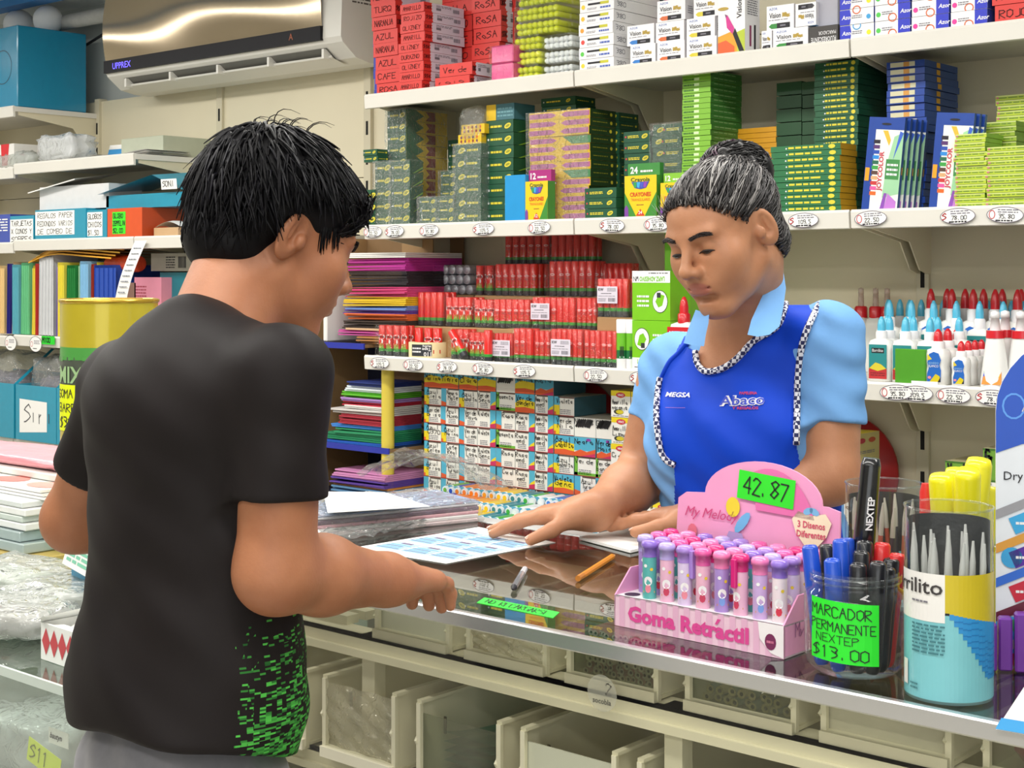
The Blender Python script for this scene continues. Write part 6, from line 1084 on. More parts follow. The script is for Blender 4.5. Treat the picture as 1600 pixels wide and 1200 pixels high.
# pencil and pen
def stickpen(a, b_, r, parts, name, label, cat):
    A, B = at(*a, Z=CT+r+.0005), at(*b_, Z=CT+r+.0005); d = B-A; L = d.length; p = MB()
    for t0, t1, r0, r1, m_ in parts: p.cyl(A+d*t0-A, A+d*t1-A, r*r0, m_, 8, r*r1, smooth=False)
    return tag(p.obj(name, None, A), label, cat)
stickpen((903, 904), (961, 867), .0042, [(0, .12, 1, 1, mat('#c07a2a', .4)), (.12, .92, 1, 1, mat('#d8881c', .35)), (.92, .985, .95, .3, mat('#d9b080', .6)), (.985, 1, .3, .05, ink)], 'pencil', 'orange hexagonal pencil lying on the glass counter', 'pencil')
stickpen((801, 921), (820, 889), .0045, [(0, .1, .3, 1, ink), (.1, .75, 1, 1, clear('pen_barrel', '#f0f2f4', 1.4, .05, haze=.25, hazecol='#d8dce4')), (.12, .7, .4, .4, mat('#3a3c48', .4)), (.75, 1, 1, .9, mat('#c9ccd2', .3))], 'ballpoint_pen', 'clear ballpoint pen lying near the green strip', 'pen')
flat('price_strip', [(745, 942), (864, 966), (874, 957), (757, 934)], CT+.0002, mat('#2fe23a', .6), 'fluorescent green lettered strip lying on the glass', 'sign', th=.0005, deco=lambda p, bil: p.hand(BF(bil, .0001), 'NO RECARGARSE', .08, .2, .6, mat('#1c5a24', .6), 1, .025, width=.84))
# ------------------------------------------------------------------ pink eraser display
P1, P2 = at(960, 977, Z=CT), at(1225, 1031, Z=CT); dx = (P2-P1); WB_ = dx.length; rz = math.atan2(dx.y, dx.x); DD = .115
t = empty('counter_display', (P1.x, P1.y, CT+.0004), rz); tag(t, 'pink striped counter display box with domed card and green price note', 'display')
pk1, pk2, pk3 = mat('#efc9dc', .45), mat('#e6b4d0', .45), mat('#eda3cb', .4, coat=.2); hp = mat('#dd4a96', .45); wh = mat('#f4eef0', .5); HF = .036
p = MB(); p.box(0, WB_, 0, .002, 0, HF, pk1); f = Fr((0, 0, 0), (1, 0, 0), (0, 0, 1)); n = 30
for i in range(n):
    if i % 2: p.rect(f, WB_*i/n, 0, WB_*(i+1)/n, HF, pk2, 0)
p.text(f, 'Goma Retractil', WB_*.09, HF*.26, HF*.46, hp, 2, w=WB_*.72, bold=.045); p.pl2(f, [(WB_*.617, HF*.66), (WB_*.63, HF*.66), (WB_*.652, HF*.84), (WB_*.632, HF*.84)], hp, 2); f2 = f
p.pl2(f, [(WB_*.86, HF), (WB_, HF), (WB_, HF*.02), (WB_*.93, HF*.12), (WB_*.87, HF*.5)], wh, 2); p.ell(f, WB_*.93, HF*.45, HF*.2, HF*.25, mat('#7a2a58', .5), 3, 14); p.lines(f, WB_*.91, HF*.38, WB_*.04, HF*.16, 1, mat('#d87a9c', .5), 4)
p.box(0, WB_, 0, DD, HF-.002, HF, wh); p.box(0, WB_, .002, DD, 0, .002, wh); p.obj('tray', t)
for e, nm in ((0, 'l'), (WB_-.002, 'r')):
    p = MB(); p.prism([(e, 0, 0), (e, 0, HF), (e, .03, HF+.028), (e, DD, HF+.028), (e, DD, 0)], .002, pk3) if nm == 'l' else p.prism([(WB_, DD, 0), (WB_, DD, HF+.028), (WB_, .03, HF+.028), (WB_, 0, HF), (WB_, 0, 0)], .002, pk3)
    if nm == 'r': p.hand(Fr((WB_, 0, 0), (0, 1, 0), (0, 0, 1)), 'My', .022, .02, .014, mat('#a86a98', .5), 1, .12)
    p.obj('side_panel', t)
p = MB(); yb = DD; z0, z1, z2_ = 0, .148, .192; pts = [(0, 0)]+[(WB_, 0)]+[(WB_*1.0, z1-.004), (WB_*.93, z1)]
dome = [(WB_*(.55+.35*math.cos(a)), z1+.0+(z2_-z1)*math.sin(a)) for a in [math.pi*k/20 for k in range(21)]]
pts += [(u, v) for u, v in dome if u < WB_*.91]; pts += [(WB_*.08, z1-.002), (WB_*.03, z1-.01)]
p.prism([(u, yb+.05*max(0, v-.06), v) for u, v in pts], .0025, pk3); f = Fr((0, yb+.05*.0, 0), (1, 0, 0), (0, .05, 1), eps=.0012); fo = Fr((0, yb-.0032, 0), (1, 0, 0), (0, .05, 1), eps=.001)
p.text(fo, 'My Melody', WB_*.08, .118, .012, mat('#c8487c', .5), 1, shear=.35); p.rect(fo, 0, .0, WB_, .085, mat('#e695c4', .4), 0)
for u, v in ((.13, .10), (.80, .09)): p.ell(fo, WB_*u, v, .007, .009, mat('#e0748a', .5), 1, 10); p.ell(fo, WB_*u+.003, v-.006, .004, .003, mat('#6fb89c', .5), 2, 6)
p.pl2(fo, [(WB_*.845+a, .122+b_) for a, b_ in ((0, -.03), (.02, -.008), (.026, .008), (.018, .018), (0, .014), (-.018, .018), (-.026, .008), (-.02, -.008))], mat('#f0e4c4', .5), 1)
p.text(fo, '3 Disenos', WB_*.845, .122, .0075, mat('#d0506c', .5), 3, align='c', w=.036, bold=.02); p.text(fo, 'Diferentes', WB_*.845, .111, .0075, mat('#d0506c', .5), 3, align='c', w=.038, bold=.02); p.ell(fo, WB_*.825, .141, .007, .004, mat('#7ab8e0', .5), 2, 8, .4); p.ell(fo, WB_*.86, .141, .007, .004, mat('#7ab8e0', .5), 2, 8, -.4)
p.pl2(fo, [(WB_*(.60+.28*math.cos(a)), .10+.085*math.sin(a)) for a in [math.pi*(.12+.5*k/12) for k in range(13)]]+[(WB_*.52, .135)], mat('#e276ae', .4), 1)
p.ell(fo, WB_*.38, .135, .010, .012, mat('#e8d43a', .5), 1, 14); p.pl2(fo, [(WB_*.32, .085), (WB_*.47, .088), (WB_*.44, .105), (WB_*.36, .106)], mat('#b49ad0', .5), 1); p.ell(fo, WB_*.44, .118, .016, .006, mat('#6fb4e0', .5), 1, 10, .9)
p.obj('header_card', t)
p = MB(); fs_ = Fr((0, yb-.0042, 0), (1, -.0, .0), (0, .05, 1), eps=.0012); a0 = -.08; c_, s_ = math.cos(a0), math.sin(a0); base = (WB_*.405, .147)
class RF:
    def p(s, u, v, k=0): return fs_.p(base[0]+u*c_-v*s_, base[1]+u*s_+v*c_, k)
p.rect(RF(), 0, 0, .078, .034, mat('#2fe22a', .6), 0); p.hand(RF(), '42.87', .008, .008, .02, ink, 2, .09, width=.064); p.obj('price_note', t)
caps = ['#ee7fb8', '#a884d8', '#d8247c', '#b9a8e6', '#ee7fb8', '#8f6fd0', '#e25aa4']; bods = ['#a98bd0', '#d9c6e8', '#eab6d0', '#a98bd0', '#efdfe6', '#58b3b0', '#ecb4cc', '#c9a9dc']
def eraser(cap, bod, acc):
    r, h = .0083, .098; p = MB(); p.lathe([(r*.95, 0), (r, .002), (r, h*.80)], mat(bod, .3, coat=.4), 14)
    class CF:
        def p(s, u, v, k=0): a = -math.pi/2+.45+u/r; return Vector(((r+.0004+k*.0002)*math.cos(a), (r+.0004+k*.0002)*math.sin(a), v))
    f = CF(); p.ell(f, -.001, h*.52, .0048, .0055, mat('#f4f0f2', .5), 0, 12); p.ell(f, -.001, h*.43, .0035, .005, mat(acc, .5), 0, 8); p.ell(f, .003, h*.66, .002, .002, mat('#e8c83a', .5), 0, 6); p.ell(f, -.004, h*.70, .0022, .0022, mat('#f0f0f0', .5), 0, 6); p.rect(f, -.007, h*.38, .007, h*.40, mat('#d89a2a', .5), 0)
    q = MB(); q.lathe([(r*1.05, h*.80), (r*1.05, h*.91), (r*1.22, h*.91), (r*1.22, h*.95), (r*1.05, h*.985), (r*.5, h), (0, h)], mat(cap, .3, coat=.5), 14, cap=False); k_ = MB(); k_.bbox(-.0035, .0035, -r*1.6, -r*.98, h*.62, h*.95, mat(cap, .3, coat=.5), .001)
    return p.mesh('eraser_pen'), q.mesh('cap'), k_.mesh('clip')
ER = [eraser(caps[i % 7], bods[i % 8], ['#d8304c', '#e88a9c', '#c83a5c', '#7a9ce0'][i % 4]) for i in range(14)]
rnd.seed(5); M3 = Matrix.Rotation(rz, 3, 'Z')
for j in range(4):
    for i in range(9):
        if j == 0 and i in (0,): continue
        k = (i*5+j*3) % 14; loc = Vector((.016+(WB_-.03)*i/8.0-.0*j, .014+.0255*j, .006)); wl = M3 @ loc+Vector((P1.x, P1.y, CT+.0004)); o = put(ER[k][0], 'eraser_pen', wl, rz+rnd.uniform(-.4, .4)); rw = ['front', 'second', 'third', 'rear'][j]
        tag(o, 'capped eraser pen, %s in the %s row of the pink display' % (NTH[i], rw), 'eraser', 'eraser pens in the pink display'); put(ER[k][1], 'cap', (0, 0, 0), 0, o)
        if (i+2*j) % 3 == 0: c2 = put(ER[k][2], 'clip', (0, 0, 0), rnd.uniform(-.8, 1.4), o)
p = MB(); p.ell(Fr((0, 0, HF), (1, 0, 0), (0, 1, 0)), .016, .014, .0095, .0095, mat('#2c1838', .6), 0, 16); p.obj('empty_hole', t)
# ------------------------------------------------------------------ jar of permanent markers
def camdir(x, y): return math.atan2(-y, -x)
class CyF:
    def __init__(s, r, a0, z0=0): s.r = r; s.a0 = a0; s.z0 = z0
    def p(s, u, v, k=0): a = s.a0+u/s.r; rr = s.r+.0008+k*.0003; return Vector((rr*math.cos(a), rr*math.sin(a), s.z0+v))
pet = clear('clear_plastic', '#f2f5f4', 1.42, .03, haze=.03, hazecol='#dfe4e4')
J = at(1336, 1049, Z=CT); jr, jh = .0525, .107; t = empty('marker_jar', (J.x, J.y, CT+.0004)); tag(t, 'round clear jar of permanent markers with fluorescent green price note', 'jar')
p = MB(); p.lathe([(.001, .002), (jr*.78, .002), (jr*.95, .010), (jr, .024), (jr, jh*.72), (jr*.95, jh*.80), (jr*.86, jh*.84), (jr*.86, jh*.9), (jr*.9, jh*.91), (jr*.9, jh*.94), (jr*.86, jh*.95), (jr*.86, jh)], pet, 40, cap=False); p.obj('jar_body', t)
for zz in (.90, .955):
    p = MB(); p.tube([(jr*.885*math.cos(a), jr*.885*math.sin(a), jh*zz) for a in [2*math.pi*k/40 for k in range(40)]], .0013, pet, 6, closed=True); p.obj('neck_ring', t)
cdj = camdir(J.x, J.y); f = CyF(jr, cdj-.95+.0, .022); p = MB(); W_, H_ = .074, .062
for k in range(10): p.add([f.p(W_*k/10, -.004*k/10), f.p(W_*(k+1)/10, -.004*(k+1)/10), f.p(W_*(k+1)/10, H_-.004*(k+1)/10), f.p(W_*k/10, H_-.004*k/10)], [(0, 1, 2, 3)], mat('#2be62e', .6))
class SkF(CyF):
    def p(s, u, v, k=0): return CyF.p(s, u, v-.004*u/W_, k)
f = SkF(jr, cdj-.95, .022)
for wd, v, h, w_, u in (('MARCADOR', .0455, .0105, .066, .002), ('PERMANENTE', .031, .0095, .071, .001), ('NEXTEP', .0195, .008, .047, .008), ('$13.00', .004, .0115, .062, .004)): p.hand(f, wd, u, v, h, ink, 2, .1, width=w_, jit=.2)
p.obj('price_note', t)
def marker(c, L=.135, r=.0085, white=False):
    m_ = mat(c, .3, coat=.3); p = MB(); p.lathe([(r*.7, 0), (r*.9, .003), (r, .01), (r, L*.66)], m_, 12); q = MB(); q.lathe([(r*1.06, L*.60), (r*1.1, L*.66), (r*1.0, L*.98), (r*.8, L), (r*.5, L), (r*.45, L*.985), (0, L*.985)], m_, 12, cap=False); return p.mesh('permanent_marker'), q.mesh('cap')
MK = {c: marker(h) for c, h in (('blue', '#1c4fc4'), ('black', '#1c1d22'), ('red', '#d02a2c'))}
spots = [('blue', -.040, .012), ('blue', -.026, -.02), ('blue', -.012, .006), ('black', -.004, -.03), ('black', .004, -.008), ('black', .014, -.034), ('black', .012, .014), ('black', .026, -.022), ('black', .034, -.004), ('red', .03, .018), ('red', .041, .002), ('black', -.02, .03), ('blue', .0, .036), ('red', .018, .038)]
right = Vector((cT, sT, 0)); fwd = Vector((-sT, cT, 0)); cc = {}
for i, (c, u, v) in enumerate(spots):
    b0 = right*u*.8+fwd*v*.8; o = put(MK[c][0], 'permanent_marker', (J.x+b0.x, J.y+b0.y, CT+.0055)); tl_ = right*u*.35+fwd*v*.3; o.rotation_euler = Vector((0, 0, 1)).rotation_difference(Vector((tl_.x, tl_.y, .135))).to_euler(); cc[c] = cc.get(c, 0)+1
    o.scale = (1, 1, (.92, .86, .97, .84, .9, .86, .95, .8, .84, .93, .87, .9, .94, .96)[i]); tag(o, '%s permanent marker, %s of its colour in the jar' % (c, NTH[cc[c]-1]), 'marker', 'markers in the jar'); put(MK[c][1], 'cap', (0, 0, 0), 0, o)
A = at(1348, 872, D=1.58); B = at(1362, 716, D=1.58); p = MB(); d = B-A; base = A-d*.85; L = (B-base).length; r = .0108; tb = mat('#17181b', .25, coat=.5); base.z = max(base.z, CT+.004)
d = (B-base); L = d.length; p.lathe([(r*.8, 0), (r, .006), (r, L*.5)], tb, 16, (0, 0, 0), d); o = p.obj('permanent_marker', None, base); tag(o, 'tall black permanent marker standing out of the jar', 'marker'); p = MB(); p.lathe([(r*1.05, L*.48), (r*1.1, L*.5), (r*.98, L*.96), (r*.8, L), (0, L)], tb, 16, (0, 0, 0), d, cap=False)
u_ = d.normalized(); fr = Fr(u_*(L*.62)-fwd*r*1.06+right*.003, u_, (-right), eps=.0006); p.text(fr, 'NEXTEP', 0, -.001, .007, wht, 1, bold=.03); p.obj('cap', o)
# ------------------------------------------------------------------ canisters of brushes
def canister(cx, cy, r, h, label, labelled, brushes, dark=None):
    t = empty('brush_canister', (cx, cy, CT+.0004)); tag(t, label, 'canister'); p = MB(); p.lathe([(r*.98, .0), (r, .002), (r, h)], pet, 40, cap=False); p.obj('clear_tube', t)
    p = MB(); p.lathe([(0, .001), (r*.99, .001), (r*.99, .006)], mat('#8fb8bc', .4), 40, cap=False); p.obj('base', t)
    p = MB(); p.tube([(r*math.cos(a), r*math.sin(a), h) for a in [2*math.pi*k/40 for k in range(40)]], .0012, pet, 6, closed=True); p.obj('rim', t)
    if labelled:
        a0 = camdir(cx, cy); hl = h*.655; p = MB(); tealm, yel, whm, bm = mat('#7cc4cc', .35, coat=.3), mat('#cdb81e', .35, coat=.3), mat('#eceae6', .35, coat=.3), mat('#2a8fd0', .35, coat=.3); n = 30; Wd = r*2.9
        f = CyF(r*.985, a0-1.45, .004); U = lambda k: Wd*k/n
        for k in range(n):
            u, e = U(k), U(k+1); vt = hl; vm = hl*.70-(.0 if k < 14 else (k-14)*.0009)
            p.rect(f, u, 0, e, hl*.68, tealm, 0); p.rect(f, u, hl*.62 if k < 14 else vm, e, vt, whm if k < 14 else yel, 1)
            if k >= 14: 
                lo = max(.02, hl*.70-(k-14)*.0063); p.rect(f, u, lo, e, vm, bm, 1)
                for q in range(6):
                    zv = lo+.004+q*.006
                    if zv < vm-.002: p.rect(f, u, zv+.0008*math.sin(k*1.6), e, zv+.0008+.0008*math.sin(k*1.6), mat('#1f74b8', .4), 2)
        p.text(f, 'Barrilito', U(14)-.002, hl*.84, .0140, mat('#3c3838', .5), 4, align='r', w=.074, bold=.012); p.lines(f, U(14)-.034, hl*.76, .018, .004, 1, gry, 4); p.lines(f, U(14)-.034, hl*.36, .034, .03, 8, mat('#3f7880', .5), 4); p.rect(f, U(2), hl*.08, U(4), hl*.28, whm, 4); p.lines(f, U(5), hl*.06, .01, .008, 2, mat('#3f7880', .5), 4); p.obj('printed_sleeve', t)
    rnd.seed(int(r*1e5)); 
    for i, (c, fer) in enumerate(brushes):
        a = 2*math.pi*i/len(brushes)+.2; rr = r*(.55+.3*(i % 2)); b0 = Vector((rr*.9*math.cos(a), rr*.9*math.sin(a), .008)); tp = Vector((rr*math.cos(a+.25), rr*math.sin(a+.25), h*(.82+.09*((i*7) % 5)/5))); d = tp-b0; p = MB(); p.lathe([(.0026, 0), (.0036, d.length*.35), (.003, d.length*.70)], mat(c, .4), 7, (0, 0, 0), d)
        o = p.obj('paint_brush', None, Vector((cx, cy, CT+.0004))+b0); tag(o, '%s paint brush of the set in the %s canister' % (NTH[i], 'labelled' if labelled else 'plain'), 'brush', 'brushes in the canisters'); p = MB(); p.lathe([(.0033, d.length*.68), (.0031, d.length*.86), (.0029, d.length*.87), (.0012, d.length)], mat(fer, .35), 7, (0, 0, 0), d); p.obj('ferrule', o)
    return t
K = at(1482, 1086, Z=CT); kr = .0424; kh = .186
canister(K.x, K.y, kr, kh, 'clear brush canister with teal, yellow and white printed sleeve', True, [(c, '#c9c8c6') for c in ('#c09028', '#38b0c0', '#3aa4b4', '#2a3a6c', '#c88428', '#b8902a', '#3a3a40', '#2c2c34', '#26304c', '#38383c', '#c08a2a', '#38b0c0', '#2a3a6c', '#33333a', '#c09028', '#3aa4b4')])
p = MB(); q = []; n = 16; a0 = camdir(K.x, K.y)+math.pi
p.sheet(lambda u, v: (kr*.93*math.cos(a0-1.5+3*u), kr*.93*math.sin(a0-1.5+3*u), kh*.55+v*kh*.38), 16, 2, mat('#26282c', .5, bump=.3, bscale=60)); o = p.obj('dark_sheet', None, (K.x, K.y, CT+.0004)); tag(o, 'dark curved sheet painting the reflection inside the back of the labelled canister', 'card')  # dark reflection on the tube's inner back, painted as a sheet
K2 = at(1381, 944, Z=CT); canister(K2.x, K2.y, .0475, .152, 'plain clear brush canister standing behind the marker jar', False, [(c, '#b9b4a6') for c in ('#b86a4a', '#c8a25c', '#3a3a40', '#b05038', '#d8c8a8', '#33333a', '#b86a4a', '#8a8a50', '#c8c0b0', '#b05038', '#3a3a40', '#b89a5c')])
p = MB(); a0 = camdir(K2.x, K2.y)+math.pi; p.sheet(lambda u, v: (.044*math.cos(a0-1.4+2.8*u), .044*math.sin(a0-1.4+2.8*u), .06+v*.075), 14, 2, mat('#2c2c28', .5)); o = p.obj('dark_sheet', None, (K2.x, K2.y, CT+.0004)); tag(o, 'dark curved sheet inside the back of the plain canister', 'card')
# yellow tubes in a pot behind the labelled canister
ymm = mat('#ece41a', .3, coat=.3); Yp = at(1500, 1010, Z=CT); p = MB(); p.lathe([(.038, 0), (.040, .003), (.040, .11)], mat('#d8d020', .35), 28, cap=False); p.lathe([(0, .001), (.038, .001)], ymm, 28, cap=False); o = p.obj('yellow_pot', None, (Yp.x, Yp.y, CT+.0004)); tag(o, 'yellow pot standing hidden behind the labelled canister', 'pot')
for i, (px, py, D_, w_, tilt) in enumerate([(1470, 742, 1.60, .0135, -.16), (1495, 733, 1.63, .0135, -.05), (1512, 735, 1.57, .014, .0), (1530, 718, 1.62, .0145, .05), (1545, 760, 1.64, .012, .08)]):
    tp = at(px, py, D=D_*1.0); b0 = Vector((Yp.x, Yp.y, CT+.006))+right*((px-1508)/F*D_*.45)+fwd*(.012*((i % 2)*2-1)); d = tp-b0; p = MB(); L = d.length; p.lathe([(w_*.7, 0), (w_*.85, L*.55), (w_, L*.6), (w_, L*.97), (w_*.85, L), (0, L)], ymm, 12, (0, 0, 0), d, cap=False); o = p.obj('highlighter', None, b0); tag(o, 'fat yellow highlighter, %s from the plain canister' % NTH[i], 'highlighter', 'yellow highlighters in the pot')
p = MB(); tp = at(1447, 768, D=1.72); p.lathe([(.006, 0), (.0075, .02), (.0075, .16), (.005, .17)], mat('#d8322c', .35), 10); o = p.obj('red_marker', None, (tp.x, tp.y, CT+.0005)); tag(o, 'red marker standing between the plain canister and yellow highlighters', 'marker')
# ------------------------------------------------------------------ pen display card at the frame edge
Q = at(1556, 1020, D=1.56); t = empty('pen_display', (Q.x, Q.y, CT+.0004), R(30)); tag(t, 'white and blue pen display card with coloured labels at the frame edge', 'display'); Wd, Hd = .22, .36; p = MB()
pts = [(0, .02), (.02, 0), (Wd-.02, 0), (Wd, .02), (Wd, Hd-.09)]+[(Wd/2+Wd/2*math.cos(a), Hd-.09+.09*math.sin(a)) for a in [math.pi*k/18 for k in range(1, 18)]]+[(0, Hd-.09)]
crd = mat('#e6ebf2', .4, coat=.2); p.prism([(u, 0, v) for u, v in pts], .003, crd); f = Fr((0, 0, 0), (1, 0, 0), (0, 0, 1)); bl_ = mat('#1550c0', .4, coat=.2)
p.pl2(f, [(0, Hd-.135), (Wd*.12, Hd-.125), (Wd*.5, Hd-.112), (Wd, Hd-.12), (Wd, Hd-.09)]+[(Wd/2+Wd/2*math.cos(a), Hd-.09+.09*math.sin(a)) for a in [math.pi*k/18 for k in range(1, 18)]]+[(0, Hd-.09)], bl_, 1); p.text(f, 'AZOR', .026, Hd-.09, .02, wht, 2, bold=.02); p.ring(f, .018, Hd-.085, .012, .014, .002, mat('#5f9ff0', .4), 2, 14)
p.pl2(f, [(0, .055), (Wd*.3, .045), (Wd, .07), (Wd, .02), (Wd-.02, 0), (.02, 0), (0, .02)], mat('#38a0e8', .4), 1)
p.text(f, 'Dry Mark', .008, Hd-.163, .009, ink, 2)
for i, (c, c2) in enumerate((('#9a9aa0', '#3aa8e0'), ('#d89a3c', '#54249c'), ('#2f6ad0', '#c8243c'), ('#6a2438', '#3aa048'), ('#c4c4c8', '#c8243c'), ('#4a4e54', '#e09838'))):
    v = Hd-.185-.044*i*.82; a_ = .42; c_, s_ = math.cos(a_), math.sin(a_)
    R2 = lambda u, w_, v=v: (max(0, u*c_-w_*s_-.01+.01), v-.02+u*s_+w_*c_)
    p.pl2(f, [R2(0, 0), R2(.16, 0), R2(.16, .009), R2(.004, .009)], mat(c, .4), 2); p.pl2(f, [R2(.012, -.022), R2(.048, -.022), R2(.048, -.004), R2(.012, -.004)], mat(c2, .4), 3); p.lines(Fr((0, 0, 0), (1, 0, 0), (0, 0, 1)), .02, v-.02-.006, .016, .006, 1, wht, 4)
p.ell(f, .016, .115, .011, .011, mat('#38a0d8', .4), 3, 16); p.obj('card', t)
p = MB(); p.box(.0, Wd, .004, .05, 0, .004, pet); p.obj('base', t)
for i in range(6):
    b0 = Matrix.Rotation(R(30), 3, 'Z') @ Vector((-.004+.016*i, -.012+.004*(i % 2), 0)); p = MB(); p.bbox(-.007, .007, -.007, .007, 0, .05+.006*(i % 3), mat('#7a3ca8', .35, coat=.3), .002); o = p.obj('purple_marker', None, (Q.x+b0.x, Q.y+b0.y-.01, CT+.0004), R(30)); tag(o, 'purple marker at the foot of the pen display, %s from its edge' % NTH[i], 'marker', 'purple markers')
p = MB(); A = at(1556, 1140, Y=CFY-.008); p.add([(0, 0, 0), (.12, 0, .004), (.12, .03, .075), (.035, .03, .07)], [(0, 1, 2, 3)], paper); f = Fr((0, 0, 0), (1, 0, 0), (0, .4, 1)); p.add([(.0, -.001, .001), (.12, -.001, .005), (.12, .003, .015), (.004, .003, .011)], [(0, 1, 2, 3)], mat('#3fa0e0', .4)); p.add([(.022, .018, .052), (.12, .018, .055), (.12, .022, .065), (.028, .022, .062)], [(0, 1, 2, 3)], mat('#3fa0e0', .4)); p.ring(f, .052, .034, .021, .021, .0016, mat('#2a2a60', .5), 6, 24); p.hand(f, 'k', .048, .028, .02, mat('#2a2a60', .5), 6)
tag(p.obj('folded_notice', None, (A.x, CFY-.008, A.z)), 'white and blue notice with a round emblem taped to the counter corner', 'notice')
# ================================================================== people: smooth bodies grown from blended limbs
class Field:
    def __init__(s, lo, hi, h):
        s.lo = np.array(lo, np.float32); s.h = h; s.n = [int(math.ceil((b-a)/h))+1 for a, b in zip(lo, hi)]
        s.f = np.full(s.n, .5, np.float32); s.ax = [s.lo[i]+h*np.arange(s.n[i], dtype=np.float32) for i in range(3)]
    def loc(s, lo, hi, pad):
        sl = []
        for i in range(3):
            a = max(0, int((lo[i]-pad-s.lo[i])/s.h)); b = min(s.n[i], int((hi[i]+pad-s.lo[i])/s.h)+2)
            if b <= a: return None
            sl.append(slice(a, b))
        return tuple(sl)
    def xyz(s, sl): return s.ax[0][sl[0]][:, None, None], s.ax[1][sl[1]][None, :, None], s.ax[2][sl[2]][None, None, :]
    def put(s, d, sl, k, op):
        g = s.f[sl]
        if op == 'add': h = np.maximum(k-np.abs(g-d), 0)/k; s.f[sl] = np.minimum(g, d)-h*h*k*.25
        else: d = -d; h = np.maximum(k-np.abs(g-d), 0)/k; s.f[sl] = np.maximum(g, d)+h*h*k*.25
    def cap(s, a, b, r0, r1=None, k=.02, op='add'):
        r1 = r0 if r1 is None else r1; a = np.array(a, np.float32); b = np.array(b, np.float32); R_ = max(r0, r1); sl = s.loc(np.minimum(a, b)-R_, np.maximum(a, b)+R_, k+.02)
        if sl is None: return s
        x, y, z = s.xyz(sl); d = b-a; L = float(d@d)+1e-9; t = np.clip(((x-a[0])*d[0]+(y-a[1])*d[1]+(z-a[2])*d[2])/L, 0, 1)
        dist = np.sqrt((x-a[0]-t*d[0])**2+(y-a[1]-t*d[1])**2+(z-a[2]-t*d[2])**2)-(r0+(r1-r0)*t); s.put(dist, sl, k, op); return s
    def ell(s, c, r, M=None, k=.02, op='add'):
        c = np.array(c, np.float32); r = np.array(r, np.float32); R_ = r.max(); sl = s.loc(c-R_, c+R_, k+.02)
        if sl is None: return s
        x, y, z = s.xyz(sl); x, y, z = x-c[0], y-c[1], z-c[2]
        if M is not None: # M columns = local axes in world
            m = np.array(M, np.float32); x, y, z = (x*m[0, 0]+y*m[1, 0]+z*m[2, 0], x*m[0, 1]+y*m[1, 1]+z*m[2, 1], x*m[0, 2]+y*m[1, 2]+z*m[2, 2])
        k0 = np.sqrt((x/r[0])**2+(y/r[1])**2+(z/r[2])**2); k1 = np.sqrt((x/r[0]**2)**2+(y/r[1]**2)**2+(z/r[2]**2)**2)+1e-6; s.put(k0*(k0-1)/k1, sl, k, op); return s
    def chain(s, pts, rs, k=.02):
        for i in range(len(pts)-1): s.cap(pts[i], pts[i+1], rs[i], rs[i+1], k)
        return s
    def cut(s, p, n, k=.004):
        """keep the side of the plane the normal points away from"""
        n = np.array(n, np.float32); n /= np.linalg.norm(n); sl = (slice(0, s.n[0]),)*1+(slice(0, s.n[1]), slice(0, s.n[2])); x, y, z = s.xyz(sl); d = (x-p[0])*n[0]+(y-p[1])*n[1]+(z-p[2])*n[2]; s.put(-d, sl, k, 'sub'); return s
    def sample(s, P):
        P = np.atleast_2d(np.array(P, np.float32)); q = (P-s.lo)/s.h; i = np.clip(q.astype(int), 0, np.array(s.n)-2); t = np.clip(q-i, 0, 1); out = 0
        for a in (0, 1):
            for b in (0, 1):
                for c in (0, 1): out = out+s.f[i[:, 0]+a, i[:, 1]+b, i[:, 2]+c]*(t[:, 0] if a else 1-t[:, 0])*(t[:, 1] if b else 1-t[:, 1])*(t[:, 2] if c else 1-t[:, 2])
        return out
    def surf(s, o, d, far=.3, inside=True):
        """distance from an inner point o along d at which the surface is met"""
        o = np.array(o); d = np.array(d)/np.linalg.norm(d); t = np.linspace(0, far, 160); v = s.sample(o[None]+t[:, None]*d[None]); j = np.where(v > 0)[0]
        return float(t[j[0]]) if len(j) else far
    def mesh(s):
        f = s.f.copy(); f[0] = f[-1] = .5; f[:, 0] = f[:, -1] = .5; f[:, :, 0] = f[:, :, -1] = .5
        neg = f < 0; nx, ny, nz = s.n; cnt = np.zeros((nx-1, ny-1, nz-1), np.int8)
        for a in (0, 1):
            for b in (0, 1):
                for c in (0, 1): cnt += neg[a:nx-1+a, b:ny-1+b, c:nz-1+c]
        cells = np.argwhere((cnt > 0) & (cnt < 8)); idx = np.full(cnt.shape, -1, np.int32); idx[tuple(cells.T)] = np.arange(len(cells))
        acc = np.zeros((len(cells), 3), np.float32); w = np.zeros(len(cells), np.float32); ci, cj, ck = cells.T
        cor = [(a, b, c) for a in (0, 1) for b in (0, 1) for c in (0, 1)]
        for p in cor:
            for ax in range(3):
                if p[ax]: continue
                q = list(p); q[ax] = 1; v0 = f[ci+p[0], cj+p[1], ck+p[2]]; v1 = f[ci+q[0], cj+q[1], ck+q[2]]; m = (v0 < 0) != (v1 < 0)
                if not m.any(): continue
                t = v0[m]/(v0[m]-v1[m]); P = np.tile(np.array(p, np.float32), (m.sum(), 1)); P[:, ax] = t; acc[m] += P; w[m] += 1
        V = s.lo+(cells+acc/w[:, None])*s.h; faces = []
